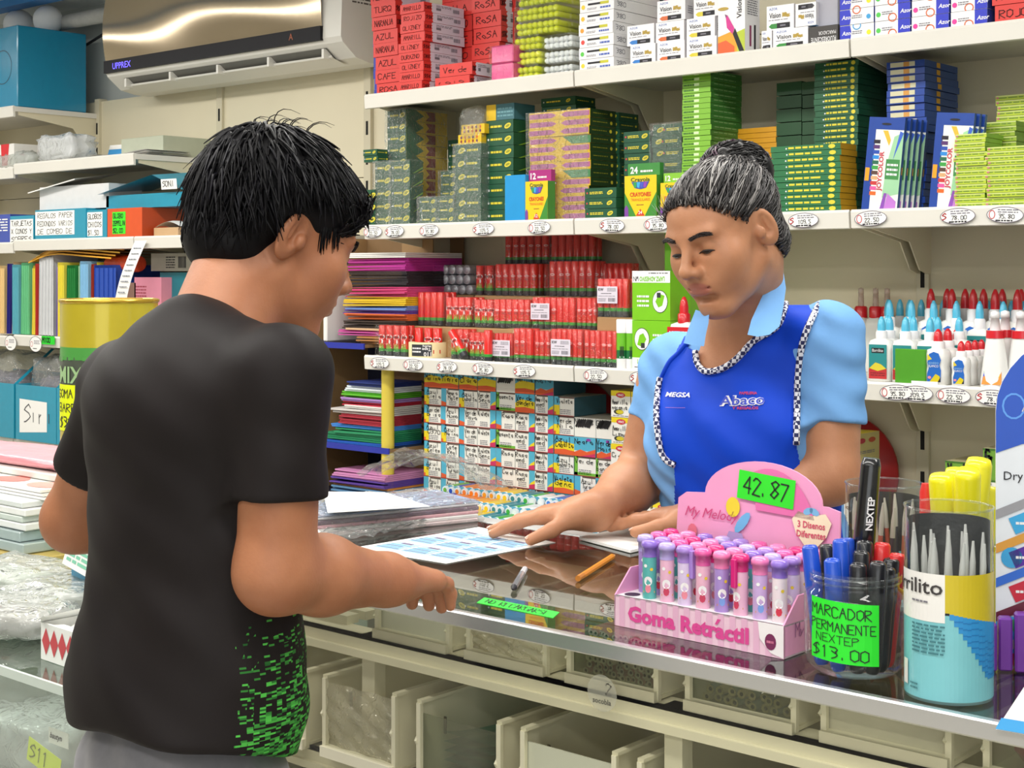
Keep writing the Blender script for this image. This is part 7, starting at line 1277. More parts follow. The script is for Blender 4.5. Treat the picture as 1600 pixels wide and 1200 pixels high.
        for ax in range(3):
            u, v = (ax+1) % 3, (ax+2) % 3; sl0 = [slice(1, -1)]*3; sl0[ax] = slice(0, -1); sl1 = list(sl0); sl1[ax] = slice(1, None); a = neg[tuple(sl0)]; b = neg[tuple(sl1)]
            for fl, m in ((0, a & ~b), (1, ~a & b)):
                e = np.argwhere(m)
                if not len(e): continue
                for i in range(3):
                    if i != ax: e[:, i] += 1
                def g(du, dv): c = e.copy(); c[:, u] -= du; c[:, v] -= dv; return idx[tuple(c.T)]
                quad = np.stack([g(1, 1), g(0, 1), g(0, 0), g(1, 0)], 1); faces.append(quad if fl == 0 else quad[:, ::-1])
        return V, np.concatenate(faces)
def npmesh(name, V, Fq, mats, parent=None, smooth=True, mi=None):
    me = bpy.data.meshes.new(name); me.vertices.add(len(V)); me.vertices.foreach_set('co', np.asarray(V, np.float32).ravel()); n = len(Fq); k = Fq.shape[1]
    me.loops.add(n*k); me.loops.foreach_set('vertex_index', np.asarray(Fq, np.int32).ravel()); me.polygons.add(n); me.polygons.foreach_set('loop_start', np.arange(0, n*k, k, dtype=np.int32)); me.polygons.foreach_set('loop_total', np.full(n, k, np.int32))
    me.polygons.foreach_set('use_smooth', np.ones(n, bool)); 
    if mi is not None: me.polygons.foreach_set('material_index', mi.astype(np.int32))
    for m in mats: me.materials.append(m)
    me.update(); me.validate(); o = bpy.data.objects.new(name, me); C.objects.link(o)
    if parent is not None: o.parent = parent
    return o
def merge(parts):
    Vs, Fs, n = [], [], 0
    for V, Fq in parts: Vs.append(V); Fs.append(Fq+n); n += len(V)
    return np.concatenate(Vs), np.concatenate(Fs)
def proj(V):
    """pixel coordinates of world points as the camera sees them"""
    V = np.atleast_2d(V); xc = cT*V[:, 0]+sT*V[:, 1]; zc = -sT*V[:, 0]+cT*V[:, 1]; return 800+F*xc/zc, HOR-F*(V[:, 2]-CAMZ)/zc
def inpoly(px, py, poly):
    r = np.zeros(len(px), bool); n = len(poly); j = n-1
    for i in range(n):
        xi, yi = poly[i]; xj, yj = poly[j]; r ^= ((yi > py) != (yj > py)) & (px < (xj-xi)*(py-yi)/((yj-yi) or 1e-9)+xi); j = i
    return r
from mathutils.bvhtree import BVHTree
def bvh(o): return BVHTree.FromPolygons([v.co.copy() for v in o.data.vertices], [tuple(p.vertices) for p in o.data.polygons])
def hit(tree, px, py, off=.0015):
    d = ray(px, py).normalized(); r = tree.ray_cast(O, d)
    if r[0] is None: return None
    return r[0]+r[1]*off*(1 if r[1].dot(d) < 0 else -1)
def skinmat(name, base, dark, lip):
    m = bpy.data.materials.new(name); m.use_nodes = True; nt = m.node_tree; b = nt.nodes['Principled BSDF']; tc = nt.nodes.new('ShaderNodeTexCoord'); nz = nt.nodes.new('ShaderNodeTexNoise'); nz.inputs['Scale'].default_value = 22; nz.inputs['Detail'].default_value = 4
    mx = nt.nodes.new('ShaderNodeMix'); mx.data_type = 'RGBA'; mx.inputs[6].default_value = hexc(dark); mx.inputs[7].default_value = hexc(base); rm = nt.nodes.new('ShaderNodeMapRange'); rm.inputs[1].default_value = .3; rm.inputs[2].default_value = .7
    at_ = nt.nodes.new('ShaderNodeAttribute'); at_.attribute_name = 'lip'; m2 = nt.nodes.new('ShaderNodeMix'); m2.data_type = 'RGBA'; m2.inputs[7].default_value = hexc(lip)
    L = nt.links.new; L(tc.outputs['Object'], nz.inputs['Vector']); L(nz.outputs[0], rm.inputs[0]); L(rm.outputs[0], mx.inputs[0]); L(mx.outputs[2], m2.inputs[6]); L(at_.outputs['Fac'], m2.inputs[0]); L(m2.outputs[2], b.inputs['Base Color'])
    b.inputs['Roughness'].default_value = .48; b.inputs['Specular IOR Level'].default_value = .4; b.inputs['Subsurface Weight'].default_value = .12; b.inputs['Subsurface Radius'].default_value = (.010, .004, .002); b.inputs['Subsurface Scale'].default_value = .6
    n2 = nt.nodes.new('ShaderNodeTexNoise'); n2.inputs['Scale'].default_value = 260; bp = nt.nodes.new('ShaderNodeBump'); bp.inputs['Strength'].default_value = .12; bp.inputs['Distance'].default_value = .002; L(tc.outputs['Object'], n2.inputs['Vector']); L(n2.outputs[0], bp.inputs['Height']); L(bp.outputs[0], b.inputs['Normal']); return m
def setlip(o, val):
    a = o.data.attributes.new('lip', 'FLOAT', 'POINT'); a.data.foreach_set('value', np.asarray(val, np.float32))
class Head:
    """head-local frame: x to the person's left, y forward out of the face, z up"""
    def __init__(s, c, yaw, pitch, roll=0, sc=1.0):
        # yaw: heading of the face in world XY (radians from +Y, counter-clockwise); pitch > 0 looks down
        Rm = Matrix.Rotation(yaw, 3, 'Z') @ Matrix.Rotation(-pitch, 3, 'X') @ Matrix.Rotation(roll, 3, 'Y'); s.R = Rm @ Matrix(((-1, 0, 0), (0, 1, 0), (0, 0, 1))) if False else Rm; s.c = Vector(c); s.sc = sc; s.M = np.array(s.R)
    def w(s, x, y, z): return tuple(s.c+s.R @ Vector((x, y, z))*s.sc)
    def local(s, V): return ((np.asarray(V)-np.array(s.c)) @ s.M)/s.sc
def build_head(fd, H, g):
    """g: dict of small changes between the two faces"""
    E = lambda c, r, k=.02, op='add', M=None: fd.ell(H.w(*c), np.array(r)*H.sc, H.M if M is None else (np.array(H.R @ M)), k, op); P = lambda a, b, r0, r1=None, k=.02, op='add': fd.cap(H.w(*a), H.w(*b), r0*H.sc, (r0 if r1 is None else r1)*H.sc, k, op)
    E((0, -.018, .028), (.071, .088, g.get('cz', .078))); E((0, .028, -.022), (.058, .060, .080), .03); E((0, .034, .034), (.056, .050, .048), .03)
    E((0, .028, -.076), (g.get('jaw', .042), .050, .032), .03); P((-.008, .070, -.102), (.008, .070, -.102), .0145, None, .022)
    for s_ in (-1, 1):
        P((s_*.050, -.005, -.056), (s_*.014, .064, -.100), .012, .011, .03); E((s_*.033, .058, -.046), (.024, .022, .024), .03); E((s_*.042, .056, -.024), (.021, .020, .018), .03)
        E((s_*.032, .093, .001), (.017, .012, .0105), .012, 'sub'); E((s_*.0315, .0715, -.001), (.0155, .0145, .0135), .006)
        P((s_*.014, .086, .018), (s_*.044, .076, .020), .0075, .006, .014); P((s_*.021, .094, -.042), (s_*.031, .084, -.060), .0022, .0015, .008, 'sub') if g.get('fold') else None
        E((s_*.073, -.012, -.008), (.0075, .020, .033), .008, M=Matrix.Rotation(-.25, 3, 'X') @ Matrix.Rotation(s_*.42, 3, 'Z')); E((s_*.0800, -.008, -.004), (.0078, .0115, .021), .003, 'sub', M=Matrix.Rotation(-.25, 3, 'X') @ Matrix.Rotation(s_*.42, 3, 'Z')); E((s_*.076, -.001, -.012), (.0045, .005, .008), .004); P((s_*.0755, -.012, .008), (s_*.0765, -.016, -.012), .0026, .0022, .003)
        E((s_*.0725, .002, -.012), (.005, .006, .009), .006)
    nl = g.get('nose', 1.0)
    P((0, .082, .020), (0, .098+.010*nl, -.026), .0065, .0085, .012); E((0, .100+.010*nl, -.031), (.0115, .0105, .0095), None or .008)
    for s_ in (-1, 1): E((s_*.0125, .094+.006*nl, -.035), (.0075, .010, .0075), .007); E((s_*.0062, .103+.008*nl, -.0425), (.0032, .005, .0032), .003, 'sub')
    E((0, .076, -.060), (.030, .020, .022), .02); lp = g.get('lip', 0); E((0, .0895+lp, -.0578), (.021, .0075, .0050), .006); E((0, .0875+lp, -.0688), (.0185, .0085, .0062), .006); P((-.021, .0925+lp, -.0630), (.021, .0925+lp, -.0630), .0016, None, .004, 'sub'); P((-.016, .086, -.081), (.016, .086, -.081), .004, None, .012, 'sub')
def lipmask(H, V):
    L = H.local(V); m = np.clip(1.3-((L[:, 0]/.022)**2+((L[:, 2]+.0632)/.0115)**2), 0, 1)*(L[:, 1] > .075); return np.clip(m*2.0, 0, 1)*.75
def strand(mb, pts, r, m, n=3):
    k = len(pts); mb.tube(pts, [r*(1-.75*(i/(k-1))**1.5) for i in range(k)], m, n)
# ------------------------------------------------------------------ the woman behind the counter
wskin = skinmat('skin_woman', '#c48c69', '#b27b5a', '#a85f56')
WROLL = 6
WR = Head((0, 0, 0), R(172), R(21), R(WROLL)); pe = at(1075, 391, D=2.13); WH = Head(pe-WR.R @ Vector((0, .09, 0))*.935, R(172), R(21), R(WROLL), sc=.935)
w_sl, w_sr = (-1.098, 2.005, 1.282), (-1.397, 2.0, 1.226); w_el, w_er = (-1.085, 1.975, 1.068), (-1.425, 1.965, 1.035)
w_wl, w_wr = (-1.245, 1.885, 1.000), (-1.402, 1.812, 1.002)
def hand(fd, wr, d, side, up, L=.165, splay=.18, curl=(.18, .25, .2), r=.0082, thumb=(.55, -.35, .3), tipz=None, rise=0):
    """palm-down hand: wr wrist point, d finger direction, side = thumb side, up"""
    wr = Vector(wr); d = Vector(d).normalized(); side = Vector(side).normalized(); up = Vector(up).normalized(); PL = L*.50; tips = []
    fd.cap(wr, wr+d*PL*.35, L*.155, L*.15, .02); 
    for i, q in enumerate((-1.05, -.35, .35, 1.05)): # little finger .. index
        kn = wr+d*(PL*(.98 if i in (1, 2) else .92))+side*(q*L*.155)+up*(.004+rise*.5); fd.cap(wr+d*PL*.15+side*(q*L*.09), kn, L*.085, L*.068, .018)
        ln = L*(.36, .46, .50, .46)[i]; ang = q*splay*.35; dr = (d*math.cos(ang)+side*math.sin(ang)).normalized(); p = kn; a = rise*3; rr = r*(.86, .98, 1.02, 1.0)[i]
        for k, fr in enumerate((.44, .31, .25)):
            a -= curl[k]; dd = dr*math.cos(a)+up*math.sin(a); e = p+dd*ln*fr
            if tipz is not None and e.z < tipz+rr*.9: e.z = tipz+rr*.9
            fd.cap(p, e, rr*(1.08-.10*k), rr*(1.0-.10*k), .006); p = e
        tips.append((p, dr))
    b = wr+d*L*.16+side*L*.16; t1 = b+(d*thumb[0]+side*.55+up*thumb[1]*.3).normalized()*L*.25; t2 = t1+(d*(thumb[0]+.35)+side*thumb[2]+up*thumb[1]*.4).normalized()*L*.22
    if tipz is not None: t1.z = max(t1.z, tipz+r*1.1); t2.z = max(t2.z, tipz+r)
    fd.cap(wr+d*L*.05+side*L*.06, b, L*.10, L*.085, .02); fd.cap(b, t1, L*.078, r*1.15, .014); fd.cap(t1, t2, r*1.15, r*.92, .006); tips.append((t2, (t2-t1).normalized())); return tips
fa = Field((-1.66, 1.69, .945), (-.98, 2.14, 1.215), .0026)
fa.cap(w_sl, w_el, .046, .041).cap(w_el, Vector(w_el).lerp(Vector(w_wl), .35), .040, .039).cap(Vector(w_el).lerp(Vector(w_wl), .35), w_wl, .039, .027)
fa.cap(w_sr, w_er, .046, .042).cap(w_er, Vector(w_er).lerp(Vector(w_wr), .35), .042, .0415).cap(Vector(w_er).lerp(Vector(w_wr), .35), w_wr, .0415, .028)
fa.ell((-1.25, 2.0, 1.08), (.15, .10, .20))
tipR = hand(fa, w_wr, (-.92, -.34, -.16), (.34, -.93, 0), (-.14, -.05, .98), L=.175, r=.0096, curl=(.10, .16, .06), tipz=CT+.0015, splay=.7, thumb=(.5, -.9, .75))
tipL = hand(fa, w_wl, (-.99, -.12, -.12), (.1, -.99, 0), (-.1, 0, .99), r=.0092, curl=(.06, .12, .06), tipz=CT+.004, splay=.3)
fb = Field((-1.36, 1.72, 1.205), (-1.06, 2.12, 1.585), .0021); build_head(fb, WH, dict(fold=1, nose=1.0, cz=.072))
nb = Vector((-1.242, 1.985, 1.265)); fb.cap(WH.w(0, -.042, -.050), nb, .044, .054, .03).cap(WH.w(0, -.034, -.07), nb+Vector((0, -.01, 0)), .041, .05, .03).cap(nb+Vector((-.10, .0, -.055)), nb+Vector((.10, 0, -.035)), .034, None, .05).ell((-1.245, 1.985, 1.175), (.12, .082, .09), k=.05)
V, Q = merge([fa.mesh(), fb.mesh()]); woman = npmesh('person', V, Q, [wskin]); tag(woman, 'woman with grey hair in a bun, blue apron over light blue polo, hands on counter', 'person'); setlip(woman, lipmask(WH, V))
def nails(par, tips, fld, col, r=.0068):
    for p, d in tips:
        up = Vector((0, 0, 1)); s_ = d.cross(up).normalized(); up = s_.cross(d); c = Vector(p)+d*.003; t = fld.surf(c, up, .03); c = c+up*(t+.0003); m_ = MB(); m_.sheet(lambda u, v: c+s_*((u-.5)*r*1.3)+d*((v-.55)*r*1.7)-up*(.0022*((u-.5)*2)**2+.0018*max(0, v-.5)*2), 4, 4, col); m_.obj('fingernail', par)
nails(woman, tipR, fa, mat('#d9a690', .3, coat=.5)); nails(woman, tipL, fa, mat('#d9a690', .3, coat=.5))
# eyes: lowered lids with dark lash line, brows
lash = mat('#1c1412', .6); browm = mat('#2a201e', .7)
def eyes(par, H, fld, look, op, sidez=(-1, 1), brow=browm, th=.0016):
    for s_ in sidez:
        m_ = MB(); pts = []
        for k in range(9):
            u = -1+2*k/8; x = s_*.0315+u*.0145; z = -.0062+.0025*u*u*-1+op; o = H.w(x, .05, z); t = fld.surf(o, H.R @ Vector((0, 1, 0)), .08); pts.append(Vector(o)+H.R @ Vector((0, t+.0004, 0)))
        m_.tube(pts, [.0005+.0018*math.sin(math.pi*k/8) for k in range(9)], lash, 5); m_.obj('eyelash', par)
        m_ = MB(); pts = []
        for k in range(9):
            u = -1+2*k/8; x = s_*.0315+u*.0125; z = -.0092+.002*u*u+op; o = H.w(x, .05, z); t = fld.surf(o, H.R @ Vector((0, 1, 0)), .08); pts.append(Vector(o)+H.R @ Vector((0, t+.0002, 0)))
        m_.tube(pts, [.0003+.0024*math.sin(math.pi*k/8) for k in range(9)], mat('#241814', .15, coat=.8), 5); m_.obj('eye', par)
        m_ = MB()
        for k in range(110):
            u = rnd.random(); x = s_*(.014+.034*u); z = .0165+.0065*math.sin(u*2.2)-.003*u+rnd.uniform(-.0028, .0028); o = H.w(x, .04, z); t = fld.surf(o, H.R @ Vector((0, 1, 0)), .08); p0 = Vector(o)+H.R @ Vector((0, t, 0)); e = p0+H.R @ Vector((s_*.007, .0006, .0022-.004*u)); strand(m_, [p0, p0.lerp(e, .5)+H.R @ Vector((0, .0012, 0)), e], .0011, brow)
        m_.obj('eyebrow', par)
eyes(woman, WH, fb, 0, 0)
# ------------------------------------------------------------------ her clothes
polo = mat('#74a8e0', .75, var=.04, scale=12, spec=.25, bump=.12, bscale=30); apr = mat('#0642c8', .6, var=.06, scale=9, spec=.25, bump=.25, bscale=11)
fp = Field((-1.53, 1.82, .78), (-.96, 2.22, 1.38), .0032)
def torso(f, off):
    f.ell((-1.25, 2.0, 1.13), (.150+off, .100+off, .155+off), k=.05).ell((-1.25, 2.02, .96), (.152+off, .118+off, .16+off), k=.06).ell((-1.25, 2.035, .84), (.165+off, .13+off, .12+off), k=.06)
    f.cap((-1.37, 2.0, 1.212), (-1.245, 1.995, 1.245), .044+off, .05+off, .05).cap((-1.115, 2.0, 1.265), (-1.245, 1.995, 1.250), .048+off, .05+off, .05); f.ell((-1.32, 1.93, 1.10), (.055+off, .04+off, .055+off), k=.06).ell((-1.19, 1.93, 1.11), (.055+off, .04+off, .055+off), k=.06)
torso(fp, .004)
def sleeve(sh, el, r0, r1, t):
    g_ = Field(tuple(fp.lo), tuple(fp.lo+(np.array(fp.n)-1)*fp.h-1e-4), fp.h); g_.n = fp.n; g_.f = np.full(fp.n, .5, np.float32); g_.ax = fp.ax; sh = Vector(sh); el = Vector(el); g_.cap(sh, sh.lerp(el, 1.1), r0, r1, .03); g_.cut(sh.lerp(el, t), el-sh); k = .035; h = np.maximum(k-np.abs(fp.f-g_.f), 0)/k; fp.f = np.minimum(fp.f, g_.f)-h*h*k*.25
sleeve(w_sl, w_el, .045, .056, .64); sleeve(w_sr, w_er, .043, .051, .50)
fp.ell(tuple(WH.w(0, .03, -.16)), (.048, .075, .055), k=.012, op='sub')
for g_ in (fp,):
    x, y, z = g_.xyz((slice(0, None),)*3); g_.f += .0022*np.sin(x*60+z*75+2)*np.sin(y*50-z*30)+.0012*np.sin(z*140+x*90)
V, Q = fp.mesh(); o_polo = npmesh('polo_shirt', V, Q, [polo], woman)
fq = Field((-1.50, 1.80, .78), (-.98, 2.22, 1.36), .003); torso(fq, .011); x, y, z = fq.xyz((slice(0, None),)*3); fq.f += (.0030*np.sin(x*38+z*26)*np.sin(z*22-1)+.0016*np.sin(z*80+x*60)).astype(np.float32); V, Q = fq.mesh(); px, py = proj(V)
neck = [(1066, 470), (1073, 540), (1088, 548), (1092, 570), (1105, 580), (1128, 577), (1150, 562), (1178, 532), (1200, 522), (1218, 510), (1229, 470), (1232, 400), (1100, 400)]
outer = [(1072, 520), (1046, 566), (1031, 592), (1026, 625), (1025, 660), (1031, 705), (1040, 722), (1053, 730), (1053, 900), (1330, 900), (1330, 735), (1252, 730), (1244, 690), (1245, 640), (1248, 585), (1257, 535), (1270, 500), (1285, 474), (1302, 460), (1318, 440), (1200, 400)]
front = V[:, 1] < 2.02+(V[:, 0]+1.25)*.0; keep = np.where(front, inpoly(px, py, outer) & ~inpoly(px, py, neck), np.abs(V[:, 0]+1.25) < .11); fk = keep[Q].all(1); o_apr = npmesh('apron', V, Q[fk], [apr], woman)
# gingham binding along the apron's edges
gm = bpy.data.materials.new('gingham_binding'); gm.use_nodes = True; nt = gm.node_tree; ck = nt.nodes.new('ShaderNodeTexChecker'); ck.inputs['Scale'].default_value = 170; ck.inputs[1].default_value = hexc('#e9eaf2'); ck.inputs[2].default_value = hexc('#252a58'); tc = nt.nodes.new('ShaderNodeTexCoord'); nt.links.new(tc.outputs['Object'], ck.inputs[0]); nt.links.new(ck.outputs[0], nt.nodes['Principled BSDF'].inputs['Base Color']); nt.nodes['Principled BSDF'].inputs['Roughness'].default_value = .7
full = npmesh('tmp', V, Q, [apr]); tr = bvh(full); tp = bvh(o_polo); bpy.data.objects.remove(full)
def smoothpath(pts, n):
    out = []
    for i in range(len(pts)-1):
        for k in range(n):
            t = k/n; p0, p1, p2, p3 = pts[max(i-1, 0)], pts[i], pts[i+1], pts[min(i+2, len(pts)-1)]
            out.append(tuple(.5*((2*b)+(c-a)*t+(2*a-5*b+4*c-d)*t*t+(-a+3*b-3*c+d)*t**3) for a, b, c, d in zip(p0, p1, p2, p3)))
    return out+[pts[-1]]
for path in ([(1089, 549), (1092, 568), (1104, 580), (1128, 577), (1150, 563), (1178, 534), (1200, 522), (1218, 508), (1227, 484), (1231, 452)], [(1243, 694), (1244, 640), (1247, 585), (1256, 535), (1269, 500), (1284, 474), (1300, 460)], [(1034, 590), (1029, 622), (1028, 660), (1034, 702), (1042, 718), (1056, 726)]):
    pts = [hit(tr, a, b, .003) for a, b in smoothpath(path, 5)]; pts = [p for p in pts if p is not None]
    m_ = MB(); m_.tube(pts, .0052, gm, 8); m_.obj('gingham_binding', woman)
pts = [hit(tr, a, b, .0005) for a, b in smoothpath([(1076, 534), (1060, 552), (1046, 566), (1034, 590)], 6)]; pts = [p for p in pts if p is not None]; m_ = MB(); m_.tube(pts, .004, apr, 8); m_.obj('apron_edge', woman)
# collar
def flap(poly, name, off=.012, up=None):
    P = []
    for a, b in poly:
        h_ = hit(tp, a, b, off); P.append(h_ if h_ is not None else at(a, b, D=2.19))
    c = sum(P, Vector())/len(P); m_ = MB(); n = len(P); d = ray(sum(a for a, b in poly)/n, sum(b for a, b in poly)/n).normalized()*.004
    m_.add([c-d*.8]+[p for p in P], [(0, i+1, (i+1) % n+1) for i in range(n)], polo, True); m_.add([p for p in P]+[p+d for p in P], [(i, i+n, (i+1) % n+n, (i+1) % n) for i in range(n)], polo); m_.obj(name, woman)
def at3(px, py, D): return at(px, py, D=D)
def flap3(pts):
    P = [at3(*q) for q in pts]; n = len(P); c = sum(P, Vector())/n; d = ray(1150, 500).normalized()*.0035; m_ = MB(); m_.add([c-d*1.4]+P, [(0, (i+1) % n+1, i+1) for i in range(n)], polo, True); m_.add(P+[p+d for p in P], [(i, (i+1) % n, (i+1) % n+n, i+n) for i in range(n)], polo); m_.obj('collar', woman)
flap3([(1223, 418, 2.25), (1208, 436, 2.22), (1196, 452, 2.20), (1184, 478, 2.165), (1174, 500, 2.135), (1168, 523, 2.115), (1184, 526, 2.10), (1202, 523, 2.10), (1218, 510, 2.125), (1224, 480, 2.16), (1228, 450, 2.20)])
flap3([(1087, 484, 2.20), (1108, 490, 2.15), (1107, 505, 2.135), (1103, 522, 2.13), (1100, 541, 2.125), (1084, 540, 2.15), (1068, 536, 2.18), (1076, 512, 2.19)])
m_ = MB(); nbk = [WH.w(0, -.03, -.11)]; cen = Vector((-1.242, 1.992, 1.292)); m_.sheet(lambda u, v: cen+Vector((.066*math.cos(math.pi*(1.12*u-.06)), .062*math.sin(math.pi*(1.12*u-.06))+.004, -.012+.04*v-.01*math.sin(math.pi*u)*0)), 24, 3, polo); m_.obj('collar', woman)
# logos printed on the bib
def surftext(par, body, px, py, hpx, wpx, m_, bold=.02, rot=0, shear=0, name='printed_logo', off=.0022):
    vs, fs, wid = textmesh(body, bold, 2, shear); P = []; sy = hpx/.7; sx = wpx/wid; c_, s_ = math.cos(rot), math.sin(rot)
    for x, y in vs:
        u, v = x*sx, -y*sy; h_ = hit(tr, px+u*c_-v*s_, py+u*s_+v*c_, off); P.append(h_ if h_ is not None else Vector((0, 0, 0)))
    b = MB(); b.add(P, fs, m_); b.obj(name, par)
lw = mat('#e4e6f0', .6); lr = mat('#c8304c', .6); lpk = mat('#d88ab0', .6)
surftext(woman, 'Abaco', 1125, 634, 14, 70, mat('#f0f0f6', .6), .07, -.03, .1, off=.0018); surftext(woman, 'Abaco', 1125, 634, 14, 70, mat('#3a4ec8', .6), .012, -.03, .1, off=.0026)
surftext(woman, 'PAPELERIA', 1156, 617, 4, 27, lr, .03); surftext(woman, 'Y REGALOS', 1145, 640, 4, 40, lr, .03); surftext(woman, 'MEGSA', 1041, 620, 7, 38, lw, .03, .04, .3); surftext(woman, '______', 1041, 637, 3, 31, lpk, .02)
# ------------------------------------------------------------------ her hair
hd = [mat('#131112', .42, var=.1, spec=.45), mat('#262223', .45, spec=.45), mat('#4a4646', .45, spec=.5), mat('#7d7977', .45, spec=.5), mat('#a9a6a3', .45)]
fh = Field((-1.37, 1.74, 1.30), (-1.05, 2.12, 1.64), .0026)
fh.ell(WH.w(0, -.018, .032), np.array((.075, .093, .077))*WH.sc, WH.M); fh.ell(WH.w(0, .030, .036), np.array((.060, .054, .052))*WH.sc, WH.M, k=.02)
fh.ell(WH.w(0, -.058, -.035), np.array((.060, .048, .052))*WH.sc, WH.M, k=.015)
pn = WH.R @ Vector((0, 1.17, -1)).normalized(); fh.cut(WH.w(0, .078, .060), pn, .006); 
for s_ in (-1, 1): fh.ell(WH.w(s_*.080, .0, -.012), np.array((.03, .022, .036)), WH.M, k=.006, op='sub')
V, Q = fh.mesh(); o_h = npmesh('hair', V, Q, [hd[0]], woman)
bunc = at(1150, 268, D=2.25); hb = MB(); rnd.seed(11)
cranc = Vector(WH.w(0, -.018, .03))
def onhead(d, off): t = fh.surf(cranc, d, .2); return cranc+d.normalized()*(max(t, .03)+off)
for i in range(820):
    u = rnd.uniform(-1, 1); a = u*2.6; # around the hairline from sideburn over the forehead to the other side
    hx = math.sin(a)*.076; 
    if abs(a) < 1.57: hy = .012+.066*math.cos(a); hz = -.012+.078*math.cos(a)**.8 if math.cos(a) > 0 else -.012
    else: hy = .012+.10*math.cos(a); hz = -.012+.085*math.cos(a)
    st = Vector(WH.w(hx, hy, hz)); d0 = (st-cranc).normalized(); d1 = (bunc+Vector((rnd.uniform(-.02, .02), rnd.uniform(-.02, .02), 0))-cranc).normalized(); pts = []; t0 = rnd.uniform(0, .25); t1 = rnd.uniform(.7, 1); wv = rnd.uniform(-.05, .05); lift = rnd.uniform(.0, .004)
    for k in range(8):
        t = t0+(t1-t0)*k/7; d = d0.lerp(d1, t); d += WH.R @ Vector((wv*math.sin(t*3), 0, wv*math.cos(t*4)*.6)); pts.append(onhead(d, lift+.001))
    fr = max(0, 1-abs(a)/1.5); q = rnd.random(); mm = hd[4] if q < .16*fr+.01 else hd[3] if q < .42*fr+.06 else hd[2] if q < .62*fr+.20 else hd[1] if q < .8 else hd[0]
    strand(hb, pts, rnd.uniform(.0011, .0022), mm)
for i in range(90):  # flyaway greys at the temple and crown
    a = rnd.uniform(-1.3, 1.5); st = Vector(WH.w(math.sin(a)*.07, .02+.06*math.cos(a), .0+.07*max(0, math.cos(a)))); d0 = (st-cranc).normalized(); p0 = onhead(d0, .002); dv = (d0*.3+WH.R @ Vector((rnd.uniform(-.6, .6), -.5, .5))).normalized(); l = rnd.uniform(.015, .035); strand(hb, [p0, p0+dv*l*.5+d0*.004, p0+dv*l+d0*.003], .0006, hd[3] if rnd.random() < .5 else hd[1])
tag(hb.obj('hair_strands', woman), kind='stuff')
fbn = Field(tuple(bunc-Vector((.09,)*3)), tuple(bunc+Vector((.09,)*3)), .003); fbn.ell(bunc, (.056, .052, .046), k=.01); fbn.cap(bunc, Vector(WH.w(0, -.06, .05)), .030, .03, .02); x, y, z = fbn.xyz((slice(0, None),)*3); fbn.f += (.004*np.sin(x*120+y*60)*np.sin(z*90+y*110)).astype(np.float32); V, Q = fbn.mesh(); npmesh('hair_bun', V, Q, [hd[0]], woman)
hb = MB()
for i in range(240):
    ax = Vector((rnd.gauss(0, .5), rnd.gauss(0, .5), 1)).normalized(); e = ax.orthogonal().normalized(); g_ = ax.cross(e); a0 = rnd.uniform(0, 6.28); hh = rnd.uniform(-.75, .95); rr = math.sqrt(max(.05, 1-hh*hh)); pts = []
    for k in range(8):
        a = a0+k*.33; d = (e*math.cos(a)+g_*math.sin(a))*rr+ax*hh; pts.append(bunc+Vector((d.x*.058, d.y*.054, d.z*.048+rnd.uniform(-.001, .001)))*(1+.03*math.sin(a*3)))
    strand(hb, pts, rnd.uniform(.0012, .0024), hd[0] if rnd.random() < .75 else hd[1] if rnd.random() < .7 else mat('#4a2c40', .4))
tag(hb.obj('bun_strands', woman), kind='stuff')
# trousers down to the floor behind the counter
ft = Field((-1.46, 1.86, -.0), (-1.04, 2.24, .93), .009)
for s_ in (-1, 1): ft.cap((-1.25+s_*.085, 2.05, .82), (-1.25+s_*.085, 2.05, .46), .085, .062, .04).cap((-1.25+s_*.085, 2.05, .46), (-1.25+s_*.09, 2.07, .07), .058, .042, .04).cap((-1.25+s_*.09, 2.08, .04), (-1.25+s_*.09, 1.95, .035), .038, .034, .03)
V, Q = ft.mesh(); npmesh('trousers', V, Q, [mat('#2a2c38', .8)], woman)
# ------------------------------------------------------------------ the boy at the counter
bskin = skinmat('skin_boy', '#b57a58', '#a46a4a', '#9a5248')
BS = .95; BR = Head((0, 0, 0), R(-17), R(21)); BH = Head(at(537, 450, D=1.80)-BR.R @ Vector((0, .108, -.031))*BS, R(-17), R(21), sc=BS)
b_sr, b_sl = (-1.178, .994, 1.268), (-1.500, 1.022, 1.240); b_er, b_el = (-1.184, .990, 1.062), (-1.626, 1.035, 1.062); b_wr, b_wl = (-1.208, 1.172, 1.022), (-1.55, 1.25, 1.02)
ga = Field((-1.71, .92, .945), (-1.11, 1.46, 1.22), .0026)
ga.cap(b_sr, b_er, .042, .041).cap(b_er, Vector(b_er).lerp(Vector(b_wr), .4), .041, .040).cap(Vector(b_er).lerp(Vector(b_wr), .4), b_wr, .040, .028)
ga.cap(b_sl, b_el, .042, .038).cap(b_el, Vector(b_el).lerp(Vector(b_wl), .4), .039, .036).cap(Vector(b_el).lerp(Vector(b_wl), .4), b_wl, .036, .026)
tR = hand(ga, b_wr, (-.30, .92, -.22), (-.92, -.30, .10), (.0, .23, .97), L=.165, curl=(.12, .55, .55), tipz=CT+.0005, r=.0095, splay=.08, thumb=(.7, -.5, .2), rise=.004)
tL = hand(ga, b_wl, (.1, .98, -.2), (.98, -.1, .1), (0, .15, .98), L=.150, curl=(.2, .3, .2), tipz=CT+.001, r=.0080)
gb = Field((-1.50, .92, 1.225), (-1.13, 1.32, 1.56), .0022); build_head(gb, BH, dict(nose=.78, lip=.004)); bn = Vector((-1.355, 1.022, 1.266))
gb.cap(BH.w(0, -.04, -.045), bn, .046, .052, .03).cap(BH.w(0, -.02, -.065), bn+Vector((.01, .015, 0)), .042, .05, .03).cap(bn+Vector((-.09, 0, -.03)), bn+Vector((.09, 0, -.03)), .035, None, .05)
